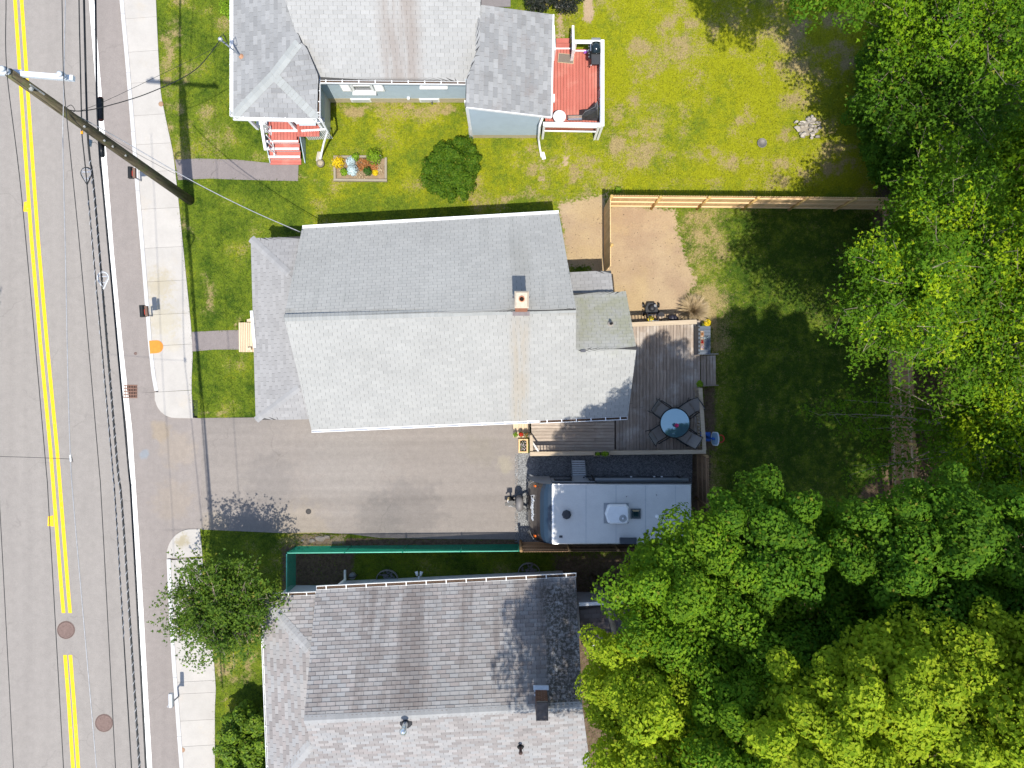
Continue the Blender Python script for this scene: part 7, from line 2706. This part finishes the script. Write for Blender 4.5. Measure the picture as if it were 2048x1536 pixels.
cable_loop('dark teardrop cable storage loop hanging near the pole', 173, 346, 7.0, CABLE)
cable_loop('pale teardrop cable storage loop farther down the street', 206, 555, 6.9, simple('loop_pale', (.55, .58, .62), .4, .08, 6))
c = P(180, 286, 6.9)
T = thing('terminal_box', 'small grey terminal box on the cable below the pole', 'terminal box', c)
part(T, 'case', MB().obox(c, (.2, 1, 0), (1, -.2, 0), (0, 0, 1), .10, .035, .05), simple('terminal_grey', (.30, .38, .44), .5, .1, 6))
part(T, 'clip', MB().tube([c + Vector((.03, 0, 0)), c + Vector((.16, .03, .0)), c + Vector((.20, -.03, -.05))], .006, 5), CABLE)
c = P(164, 265, 7.3)
T = thing('cable_tag', 'small orange marker tag on the thin cable at the pole', 'tag', c)
part(T, 'tag', MB().obox(c, (0, 1, 0), (1, 0, 0), (0, 0, 1), .045, .03, .02), simple('tag_orange', (.75, .33, .02), .5, .05, 6))
part(T, 'tie', MB().cyl(c + Vector((-.03, .05, 0)), c + Vector((.03, .05, 0)), .006, .006, 6), CABLE)
# service drops
mt = mast_top
k_ = 1 - mt.z / CAM_H
mu, mv = 1024 + mt.x * PXM / k_, 768 - mt.y * PXM / k_
wire('service_drop', 'service drop cable from pole to the blue house roof mast', [(130, 218, 8.2), (160, 222, 7.8), (210, 213, 7.2), (300, 185, 6.1), (390, 140, 5.1), (mu, mv, mt.z)], .014, CABLE)
wire('service_drop', 'thinner upper cable from pole to the blue house', [(160, 222, 7.2), (215, 200, 6.6), (320, 150, 5.6), (430, 95, 4.9), (mu - 2, mv - 1, mt.z - .05)], .006, CABLE)
wire('service_drop', 'service drop cable from pole to the grey-roofed house corner', [(135, 222, 8.2), (180, 245, 7.4), (260, 290, 6.2), (385, 362, 4.9), (500, 420, 3.9), (601, 464, 3.0)], .015, CABLE_L)
wire('service_drop', 'thin phone line from pole to the grey-roofed house corner', [(200, 262, 6.4), (270, 305, 5.7), (370, 358, 4.7), (470, 405, 3.9), (599, 466, 2.9)], .006, CABLE)
wire('pole_jumper', 'looped jumper wires on the upper side of the pole', [(130, 218, 8.4), (142, 210, 8.3), (150, 222, 8.1), (138, 226, 8.2), (160, 238, 7.9), (172, 250, 7.6)], .009, CABLE)

# ------------------------------------------------------------------ trees and bushes
t = NT('grey_bark')
g = t.noise(3, 5, .7, t.pos((6, 6, 1)))
t.bsdf(t.mix(t.ramp(g, .3, .7), (.10, .085, .065), (.24, .21, .17)), .9, 0, .15, g, .6, .02)
M_BARK = t.m
M_TWIG = simple('pale_twig', (.24, .20, .15), .85, .2, 9)
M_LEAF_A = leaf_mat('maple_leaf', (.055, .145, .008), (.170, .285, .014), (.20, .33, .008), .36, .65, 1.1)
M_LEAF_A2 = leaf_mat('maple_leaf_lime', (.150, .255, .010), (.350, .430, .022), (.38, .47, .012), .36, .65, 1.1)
M_LEAF_A3 = leaf_mat('maple_leaf_shaded', (.036, .110, .008), (.110, .215, .012), (.13, .25, .008), .36, .65, 1.1)  # darker copy of the maple leaf, grove shade put into its colour
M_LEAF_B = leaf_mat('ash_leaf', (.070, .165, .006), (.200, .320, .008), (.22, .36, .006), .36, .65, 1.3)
M_LEAF_L = leaf_mat('ash_leaf_sunlit', (.140, .255, .006), (.310, .410, .010), (.33, .46, .006), .36, .65, 1.3)  # lighter ash leaf for upper sprays, sunlight put into its colour
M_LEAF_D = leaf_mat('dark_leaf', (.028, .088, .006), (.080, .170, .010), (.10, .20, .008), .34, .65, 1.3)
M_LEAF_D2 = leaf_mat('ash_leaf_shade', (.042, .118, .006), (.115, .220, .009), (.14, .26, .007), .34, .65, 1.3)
M_LEAF_S = leaf_mat('street_tree_leaf', (.030, .078, .010), (.112, .185, .018), (.12, .20, .015), .32, .6, 1.6)
M_LEAF_R = leaf_mat('round_bush_leaf', (.022, .072, .005), (.095, .165, .008), (.09, .16, .006), .25, .6, 3)
M_LEAF_H = leaf_mat('rhododendron_leaf', (.045, .105, .010), (.17, .26, .02), (.17, .26, .02), .28, .45, 2)
M_LEAF_P = leaf_mat('purple_leaf', (.016, .022, .018), (.035, .040, .032), (.05, .04, .04), .2, .5, 2)


def trunk_mb(base, top, r, limbs, rng):
    m = MB()
    base, top = Vector(base), Vector(top)
    pts = [base - Vector((0, 0, .1))]
    for f in (.3, .6, 1.0):
        pts.append(base.lerp(top, f) + Vector((rng.normal() * .08, rng.normal() * .08, 0)))
    m.tube(pts, r, 9, r * .25)
    for e in limbs:
        e = Vector(e)
        f = .74 + .22 * rng.random()
        s = base.lerp(top, f)
        mid_ = s.lerp(e, .5) + Vector((0, 0, .12 * (e - s).length))
        m.tube([s, mid_, e], r * .30, 5, .012, False)
    return m


def dir_sphere(n, rng, zmin=-.15):
    i = np.arange(n) + .5
    z = 1 - (1 - zmin) * i / n
    ph = i * 2.399963 + rng.uniform(0, 6.28)
    rr = np.sqrt(np.maximum(0, 1 - z * z))
    d = np.stack([np.cos(ph) * rr, np.sin(ph) * rr, z], -1) + rng.normal(size=(n, 3)) * .14
    return d / np.linalg.norm(d, axis=1, keepdims=True)


def clump_tree(name, label, cat, u, v, z, R, rz, nclump, nleaf, size, mat, seed, group=None, rc=.30, lobes=5, base=None, inner=True, trunk_r=.16, uplift=.3, ground=None, zst=1.45):
    """crown centre where the photograph shows it at height z"""
    rng = np.random.default_rng(seed)
    c = P(u, v, z)
    b = Vector((c.x, c.y, 0)) if ground is None else Vector(ground)
    T = thing(name, label, cat, b, group)
    d = dir_sphere(nclump, rng)
    rad = np.where(np.arange(nclump) % 4 == 3, rng.uniform(.5, .75, nclump), rng.uniform(.82, 1.05, nclump))
    ph_ = np.arctan2(d[:, 1], d[:, 0])
    rad = rad * (1 + .10 * np.sin(2 * ph_ + seed) + .07 * np.sin(3 * ph_ + 2 * seed))
    cc = np.array(c)[None] + d * rad[:, None] * np.array([[R, R, rz]])
    part(T, 'trunk', trunk_mb(b, Vector((c.x, c.y, c.z + rz * .3)), trunk_r, [tuple(x) for x in cc[::max(1, nclump // 6)]], rng), M_BARK, True)
    P_, N_, S_ = [], [], []
    for k in range(nclump):
        r_ = rc * R * rng.uniform(.72, 1.3)
        q = rng.normal(size=(nleaf, 3))
        q /= np.linalg.norm(q, axis=1, keepdims=True)
        q[:, 2] = np.where(q[:, 2] < -.45, -q[:, 2], q[:, 2])
        # lumpy, pointed surface: a few bumps per clump
        lob = rng.normal(size=(7, 3))
        lob[:, 2] = np.abs(lob[:, 2])
        lob /= np.linalg.norm(lob, axis=1, keepdims=True)
        near = np.max(q @ lob.T, axis=1, keepdims=True)
        sh = (.70 + .42 * np.clip((near - .55) / .45, 0, 1) ** 1.3) * (.86 + .16 * rng.random((nleaf, 1)))
        deep = rng.random((nleaf, 1)) < .16
        sh = np.where(deep, sh * .7, sh)
        e = q * r_ * sh
        e += np.outer(e @ d[k], d[k]) * .25
        e[:, 2] *= zst
        P_.append(cc[k][None] + e)
        N_.append(q * 1.0 + np.array([[0, 0, uplift]]) + rng.normal(size=(nleaf, 3)) * .32)
        S_.append(size * rng.uniform(.5, 1.5, nleaf))
    if inner:
        ni = int(nclump * nleaf * .2)
        q = rng.normal(size=(ni, 3))
        q /= np.linalg.norm(q, axis=1, keepdims=True)
        P_.append(np.array(c)[None] + q * rng.uniform(.55, .97, (ni, 1)) * np.array([[R, R, rz]]))
        N_.append(q * .5 + np.array([[0, 0, .8]]) + rng.normal(size=(ni, 3)) * .4)
        S_.append(size * 1.3 * rng.uniform(.8, 1.3, ni))
    V, F = leaf_faces(np.concatenate(P_), np.concatenate(N_), np.concatenate(S_), .62, .12, lobes, rng)
    np_part(T, 'crown', V, F, mat, 'stuff')
    return T


def spray_tree(name, label, cat, u, v, z, R, rz, nbr, size, mat, seed, group=None, nodes=7, per=11, ground=None, spread=.26, trunk_r=.14, extra=None, twig=None, lobes=5, mat2=None):
    """looser crown: bare-ish branches that carry leaf rosettes"""
    rng = np.random.default_rng(seed)
    c = P(u, v, z)
    b = Vector((c.x, c.y, 0)) if ground is None else Vector(ground)
    T = thing(name, label, cat, b, group)
    top = Vector((c.x, c.y, c.z - rz * .15))
    part(T, 'trunk', trunk_mb(b, top, trunk_r, [], rng), M_BARK, True)
    d = dir_sphere(nbr, rng, -.35)
    ends = [np.array(c) + d[k] * rng.uniform(.45, 1.18) * np.array([R, R, rz]) for k in range(nbr)]
    if extra:
        ends += [np.array(P(*e)) for e in extra]
    m = MB()
    sets = {0: ([], [], []), 1: ([], [], [])}
    for e in ends:
        f = rng.uniform(.35, .95)
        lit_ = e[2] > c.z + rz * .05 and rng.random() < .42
        s = np.array(b.lerp(top, f))
        s[2] = min(s[2], e[2] + .3)
        mid_ = (s + e) / 2 + np.array([rng.normal() * .25, rng.normal() * .25, .10 * np.linalg.norm(e - s)])
        L = np.linalg.norm(e - s)
        m.tube([tuple(s), tuple((s * .55 + mid_ * .45) + rng.normal(size=3) * .06), tuple(mid_), tuple((e * .5 + mid_ * .5) + rng.normal(size=3) * .06), tuple(e)], .016 + .006 * L, 4, .005, False)
        for k in range(nodes):
            tt = .36 + .66 * (k + rng.random()) / nodes
            p = (1 - tt) ** 2 * s + 2 * tt * (1 - tt) * mid_ + tt * tt * e
            off = rng.normal(size=3) * np.array([.24, .24, .14]) * (1.15 - .6 * tt) * (L * .35 + .3)
            if np.linalg.norm(off) > .15 and k % 2:
                m.tube([tuple(p), tuple(p + off)], .007, 3, .003, False)
            p = p + off
            q = rng.normal(size=(per, 3)) * np.array([[spread, spread, spread * .45]])
            which = 1 if (tt > .70 and lit_) else 0  # sunlit tips and shaded inner leaves painted as two leaf colours
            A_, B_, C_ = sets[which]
            A_.append(p[None] + q)
            B_.append(np.array([[0, -.15, 1.0]]) + rng.normal(size=(per, 3)) * .5 + q * .8)
            C_.append(size * rng.uniform(.65, 1.25, per))
    part(T, 'branches', m, twig or M_TWIG, kind='stuff')
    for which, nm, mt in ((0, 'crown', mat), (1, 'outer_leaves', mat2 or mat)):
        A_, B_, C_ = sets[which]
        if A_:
            V, F = leaf_faces(np.concatenate(A_), np.concatenate(B_), np.concatenate(C_), .5, .12, lobes, rng)
            np_part(T, nm, V, F, mt, 'stuff')
    return T


SE = 'maples crowding the lower right'


def maple(label, u, v, z, rpx, nc, nl, mat, seed, rzf=1.05, group=SE, lobes=1, size=.085, ground=None, rc=.30):
    """crown of many pointed clumps; rpx = crown radius as seen"""
    R_ = rpx * (1 - z / CAM_H) / PXM
    return clump_tree('maple_tree', label, 'tree', u, v, z, R_, R_ * rzf, nc, nl, size, mat, seed, group, rc, lobes, ground=ground)


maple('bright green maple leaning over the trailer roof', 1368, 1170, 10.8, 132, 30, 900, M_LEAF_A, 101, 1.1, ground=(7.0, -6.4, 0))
maple('shaded green maple between the trailer maple and lawn', 1520, 1085, 11.2, 118, 27, 860, M_LEAF_A3, 102, 1.1, ground=(7.6, -6.3, 0))
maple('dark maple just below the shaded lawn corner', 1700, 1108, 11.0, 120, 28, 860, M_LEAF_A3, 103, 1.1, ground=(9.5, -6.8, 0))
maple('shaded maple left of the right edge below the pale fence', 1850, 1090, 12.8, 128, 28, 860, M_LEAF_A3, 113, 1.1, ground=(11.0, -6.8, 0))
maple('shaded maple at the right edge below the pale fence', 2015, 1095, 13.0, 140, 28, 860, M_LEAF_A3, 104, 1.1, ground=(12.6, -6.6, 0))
maple('bright maple overlapping the brown roof corner', 1275, 1375, 10.8, 115, 27, 860, M_LEAF_A2, 105, 1.2)
maple('mid green maple in the middle of the lower grove', 1450, 1290, 10.6, 135, 29, 860, M_LEAF_A, 106)
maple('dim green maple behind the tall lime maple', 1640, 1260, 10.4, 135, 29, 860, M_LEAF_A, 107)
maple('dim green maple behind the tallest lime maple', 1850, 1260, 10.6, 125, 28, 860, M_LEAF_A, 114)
maple('tall lime green maple lit near the right bottom', 1790, 1365, 14.4, 128, 26, 850, M_LEAF_A2, 108, 1.15, rc=.27)
maple('tallest lime green maple at the lower right corner', 1995, 1385, 14.6, 170, 32, 900, M_LEAF_A2, 109, 1.15, rc=.27)
maple('lime maple at the bottom edge right of centre', 1630, 1465, 14.2, 125, 26, 850, M_LEAF_A2, 110, 1.15, rc=.27)
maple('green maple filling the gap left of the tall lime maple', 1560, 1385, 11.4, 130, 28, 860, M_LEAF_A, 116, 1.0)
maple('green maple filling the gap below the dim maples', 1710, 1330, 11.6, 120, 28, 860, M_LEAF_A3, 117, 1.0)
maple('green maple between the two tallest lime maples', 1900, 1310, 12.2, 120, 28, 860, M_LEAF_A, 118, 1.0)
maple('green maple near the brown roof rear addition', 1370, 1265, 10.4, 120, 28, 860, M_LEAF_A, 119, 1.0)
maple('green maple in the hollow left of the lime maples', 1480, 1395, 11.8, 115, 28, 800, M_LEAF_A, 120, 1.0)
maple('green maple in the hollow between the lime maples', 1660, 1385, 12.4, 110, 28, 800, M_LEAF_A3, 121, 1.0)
maple('lime maple at the bottom edge beside the brown roof', 1335, 1525, 12.2, 150, 28, 900, M_LEAF_A2, 111, 1.0)
maple('green maple at the bottom between two lime maples', 1490, 1500, 13.0, 125, 24, 860, M_LEAF_A, 115, 1.0)
maple('green maple low at the bottom right corner', 1850, 1545, 14.2, 140, 26, 850, M_LEAF_A2, 112, 1.15, rc=.27)

EG = 'loose leafy trees behind the east fence'
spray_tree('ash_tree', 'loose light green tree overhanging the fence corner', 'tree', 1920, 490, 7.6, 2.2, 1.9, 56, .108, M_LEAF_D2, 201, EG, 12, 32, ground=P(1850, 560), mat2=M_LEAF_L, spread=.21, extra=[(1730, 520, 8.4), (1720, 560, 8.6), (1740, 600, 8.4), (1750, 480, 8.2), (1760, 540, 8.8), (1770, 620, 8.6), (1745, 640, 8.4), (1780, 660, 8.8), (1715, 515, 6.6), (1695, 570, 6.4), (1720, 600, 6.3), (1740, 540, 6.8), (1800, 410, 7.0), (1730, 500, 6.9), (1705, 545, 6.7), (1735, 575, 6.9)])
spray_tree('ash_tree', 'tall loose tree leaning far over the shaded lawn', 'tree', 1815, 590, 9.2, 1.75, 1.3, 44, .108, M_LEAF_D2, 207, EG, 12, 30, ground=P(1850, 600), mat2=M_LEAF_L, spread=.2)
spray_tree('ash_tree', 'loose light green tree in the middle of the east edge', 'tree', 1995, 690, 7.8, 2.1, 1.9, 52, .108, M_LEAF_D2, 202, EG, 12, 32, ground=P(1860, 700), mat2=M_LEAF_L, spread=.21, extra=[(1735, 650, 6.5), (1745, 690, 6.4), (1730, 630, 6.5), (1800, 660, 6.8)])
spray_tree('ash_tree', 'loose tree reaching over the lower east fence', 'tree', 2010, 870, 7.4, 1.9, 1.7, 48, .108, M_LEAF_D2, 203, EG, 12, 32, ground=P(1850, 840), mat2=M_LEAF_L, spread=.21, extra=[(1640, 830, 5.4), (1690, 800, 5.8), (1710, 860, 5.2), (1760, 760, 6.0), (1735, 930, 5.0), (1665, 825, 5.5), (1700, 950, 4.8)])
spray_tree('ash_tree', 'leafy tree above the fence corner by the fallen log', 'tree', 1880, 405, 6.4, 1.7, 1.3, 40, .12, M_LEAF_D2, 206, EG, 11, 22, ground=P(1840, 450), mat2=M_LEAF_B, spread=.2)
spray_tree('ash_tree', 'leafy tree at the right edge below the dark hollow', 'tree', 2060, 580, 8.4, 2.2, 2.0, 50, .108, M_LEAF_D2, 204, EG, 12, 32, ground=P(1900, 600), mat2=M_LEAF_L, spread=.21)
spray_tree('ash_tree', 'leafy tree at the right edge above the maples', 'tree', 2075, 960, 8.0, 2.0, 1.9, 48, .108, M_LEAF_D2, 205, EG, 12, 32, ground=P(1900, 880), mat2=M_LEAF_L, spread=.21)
NG_ = 'woodland trees at the top right'  # woodland shade is put into the darker leaf colours of these trees
spray_tree('woodland_tree', 'shaded woodland tree with bare twigs at the top edge', 'tree', 1840, 30, 7.0, 1.9, 2.0, 46, .12, M_LEAF_D2, 301, NG_, 11, 24, mat2=M_LEAF_B, spread=.22, ground=P(1800, 120))
spray_tree('woodland_tree', 'leafy woodland tree at the top right corner', 'tree', 2030, 60, 8.0, 2.2, 2.3, 48, .12, M_LEAF_D2, 302, NG_, 11, 24, mat2=M_LEAF_B, spread=.22, ground=P(1850, 160))
spray_tree('woodland_tree', 'dark woodland tree below the top right corner', 'tree', 1935, 180, 5.6, 2.0, 1.8, 44, .14, M_LEAF_D, 303, NG_, 9, 16)
spray_tree('woodland_tree', 'small dark tree at the edge of the upper lawn', 'tree', 1805, 200, 4.2, 1.4, 1.4, 38, .13, M_LEAF_D, 304, NG_, 10, 20, ground=P(1790, 260), mat2=M_LEAF_D2, spread=.2)
UG = 'undergrowth by the north fence'


def shrub(label, u, v, z, R_, rz, nc, nl, mat, seed, size=.11):
    return clump_tree('hedge_shrub', label, 'shrub', u, v, z, R_, rz, nc, int(nl * 1.5), size * .85, mat, seed, UG, .30, 1, trunk_r=.05, zst=1.1)


shrub('dark shrub beside the fence end in the upper right', 1790, 330, 1.3, 1.0, 1.0, 30, 170, M_LEAF_D, 305)
shrub('leafy shrub mass over the old fallen log', 1920, 365, 2.4, 1.7, 1.2, 40, 260, M_LEAF_A, 306)
shrub('leafy shrub at the right edge of the upper woods', 2030, 330, 3.2, 1.5, 1.4, 40, 260, M_LEAF_B, 307)
shrub('sprawling undergrowth right of the pale east fence', 1960, 640, 1.6, 2.2, 1.3, 50, 200, M_LEAF_D, 308)
shrub('low undergrowth in the shade under the lower east trees', 1970, 930, 1.4, 2.3, 1.1, 46, 200, M_LEAF_D, 309)
shrub('dark undergrowth at the top right behind the lawn', 1900, 255, 1.4, 2.0, 1.1, 46, 200, M_LEAF_D, 310)
shrub('dark undergrowth in the hollow at the far upper right', 2030, 200, 1.6, 2.2, 1.2, 50, 200, M_LEAF_D, 311)
shrub('dark undergrowth along the top edge of the lawn', 1850, 90, 1.2, 1.8, 1.0, 44, 200, M_LEAF_D, 312)
shrub('undergrowth at the right end of the north fence', 1850, 440, 1.8, 1.4, 1.2, 36, 200, M_LEAF_D, 313)
shrub('undergrowth below the dark hollow at the right edge', 2060, 470, 1.8, 2.0, 1.3, 46, 200, M_LEAF_D, 314)
shrub('undergrowth beneath the right edge ash trees', 2090, 780, 1.6, 2.2, 1.2, 46, 200, M_LEAF_D, 315)
shrub('dark shrub at the lawn edge below the woodland tree', 1752, 215, 1.0, 1.0, .8, 30, 200, M_LEAF_D, 316)
shrub('dark shrub at the lawn edge above the fence end', 1765, 285, 1.0, .9, .8, 28, 200, M_LEAF_D, 317)
shrub('dark shrub at the lawn edge near the top woodland', 1760, 140, 1.0, 1.0, .8, 30, 200, M_LEAF_D, 318)
# trees just outside the frame that shade the grove, the lawn and the road
OFF = 'neighbouring trees outside the picture'
maple('maple standing just below the picture, left of centre grove', 1500, 1740, 11.5, 200, 30, 360, M_LEAF_A2, 401, 1.1, OFF, 1, .16)
maple('maple standing just below the picture, middle grove', 1760, 1760, 12.0, 200, 30, 360, M_LEAF_A2, 402, 1.1, OFF, 1, .16)
maple('maple standing just beyond the lower right corner', 2140, 1640, 13.0, 200, 30, 360, M_LEAF_A2, 403, 1.1, OFF, 1, .16)
clump_tree('maple_tree', 'maple below the picture that shades the brown roof end', 'tree', 1188, 1822, 12.5, 1.5, 1.6, 28, 420, .10, M_LEAF_A, 410, OFF, .30, 1, ground=(4.4, -12.6, 0))
maple('maple beyond the right edge level with the lime maples', 2200, 1400, 16.0, 170, 26, 360, M_LEAF_A2, 409, 1.1, OFF, 1, .13)
maple('maple standing just beyond the right edge beside the maples', 2260, 1230, 12.0, 200, 30, 360, M_LEAF_A, 404, 1.1, OFF, 1, .16)
clump_tree('maple_tree', 'tree beyond the right edge by the dark hollow', 'tree', 2250, 380, 10, 2.6, 2.6, 40, 160, .17, M_LEAF_B, 405, OFF, .32, 1)
clump_tree('maple_tree', 'tree across the street beyond the left edge', 'tree', -300, 690, 5.0, 1.5, 1.5, 30, 120, .15, M_LEAF_A, 407, OFF, .32, 1)
clump_tree('maple_tree', 'tree standing above the picture over the upper lawn', 'tree', 1660, -130, 8.0, 2.2, 1.8, 44, 520, .095, M_LEAF_D2, 408, OFF, .30, 1, ground=P(1700, -150))

# bare dead twigs at the top right
c = P(1930, 30, 7.4)
T = thing('dead_branch', 'bare pale dead branch with many twigs at the top edge', 'branch', c)
rr_ = random.Random(9)
m = MB()
for k in range(16):
    a_ = rr_.uniform(-.9, .9)
    L_ = rr_.uniform(.5, 1.3)
    p0 = c + Vector((rr_.uniform(-.5, .6), rr_.uniform(-.2, .2), rr_.uniform(0, .3)))
    p1 = p0 + Vector((math.cos(a_ + 2.5) * L_ * .5, math.sin(a_ - .6) * L_ * .4, .15))
    p2 = p1 + Vector((math.cos(a_ + 1.2) * L_ * .5, math.sin(a_ - 1.5) * L_ * .5, -.1))
    m.tube([p0, p1, p2], .014, 4, .005, False)
m.tube([c + Vector((1.0, .3, -.3)), c + Vector((.2, .05, .1)), c + Vector((-.7, -.1, .1))], .03, 5, .01)
part(T, 'twigs', m, M_TWIG)

# street tree, round bush, corner bush, dark shrubs
spray_tree('street_tree', 'small airy street tree over the lower sidewalk', 'tree', 447, 1212, 3.4, 1.95, 1.2, 110, .11, M_LEAF_S, 501, None, 8, 22, ground=P(470, 1190, 0), spread=.17, trunk_r=.07, lobes=5)
clump_tree('round_bush', 'dense dark green round clipped bush on the side lawn', 'bush', 903, 342, .75, 1.06, .9, 130, 230, .06, M_LEAF_R, 502, None, .17, 1, trunk_r=.06, uplift=.5, zst=1.0)
clump_tree('corner_bush', 'glossy green bush beside the brown-roofed house porch', 'bush', 497, 1468, .9, 1.05, .9, 50, 190, .12, M_LEAF_H, 503, None, .24, 1, trunk_r=.06, uplift=.5, zst=1.1)
clump_tree('corner_bush', 'second glossy bush at the bottom left corner', 'bush', 500, 1570, 1.0, 1.2, .9, 50, 120, .13, M_LEAF_H, 504, None, .24, 1, trunk_r=.06, uplift=.5, zst=1.1)
clump_tree('dark_shrub', 'dark purple shrub at the top behind the shed roof', 'shrub', 1076, 4, .6, .42, .4, 14, 70, .085, M_LEAF_P, 505, None, .36, 1, trunk_r=.03)
clump_tree('dark_shrub', 'wider dark purple shrub over the pale stone slab', 'shrub', 1130, -4, .6, .60, .4, 20, 70, .085, M_LEAF_P, 506, None, .32, 1, trunk_r=.03)
clump_tree('porch_shrub', 'small yellow-green shrub by the blue house porch gutter', 'shrub', 462, 25, .5, .3, .4, 12, 60, .07, M_GRN1, 507, None, .4, 1, trunk_r=.02)

# old log rail in the undergrowth
a_, b_ = P(1810, 355, .6), P(1880, 318, .6)
single('fallen_log', 'grey fallen log lying in the upper right undergrowth', 'log', MB().tube([a_, a_.lerp(b_, .5) + Vector((0, .05, .04)), b_], .09, 9, .07), M_BARK, smooth=True)
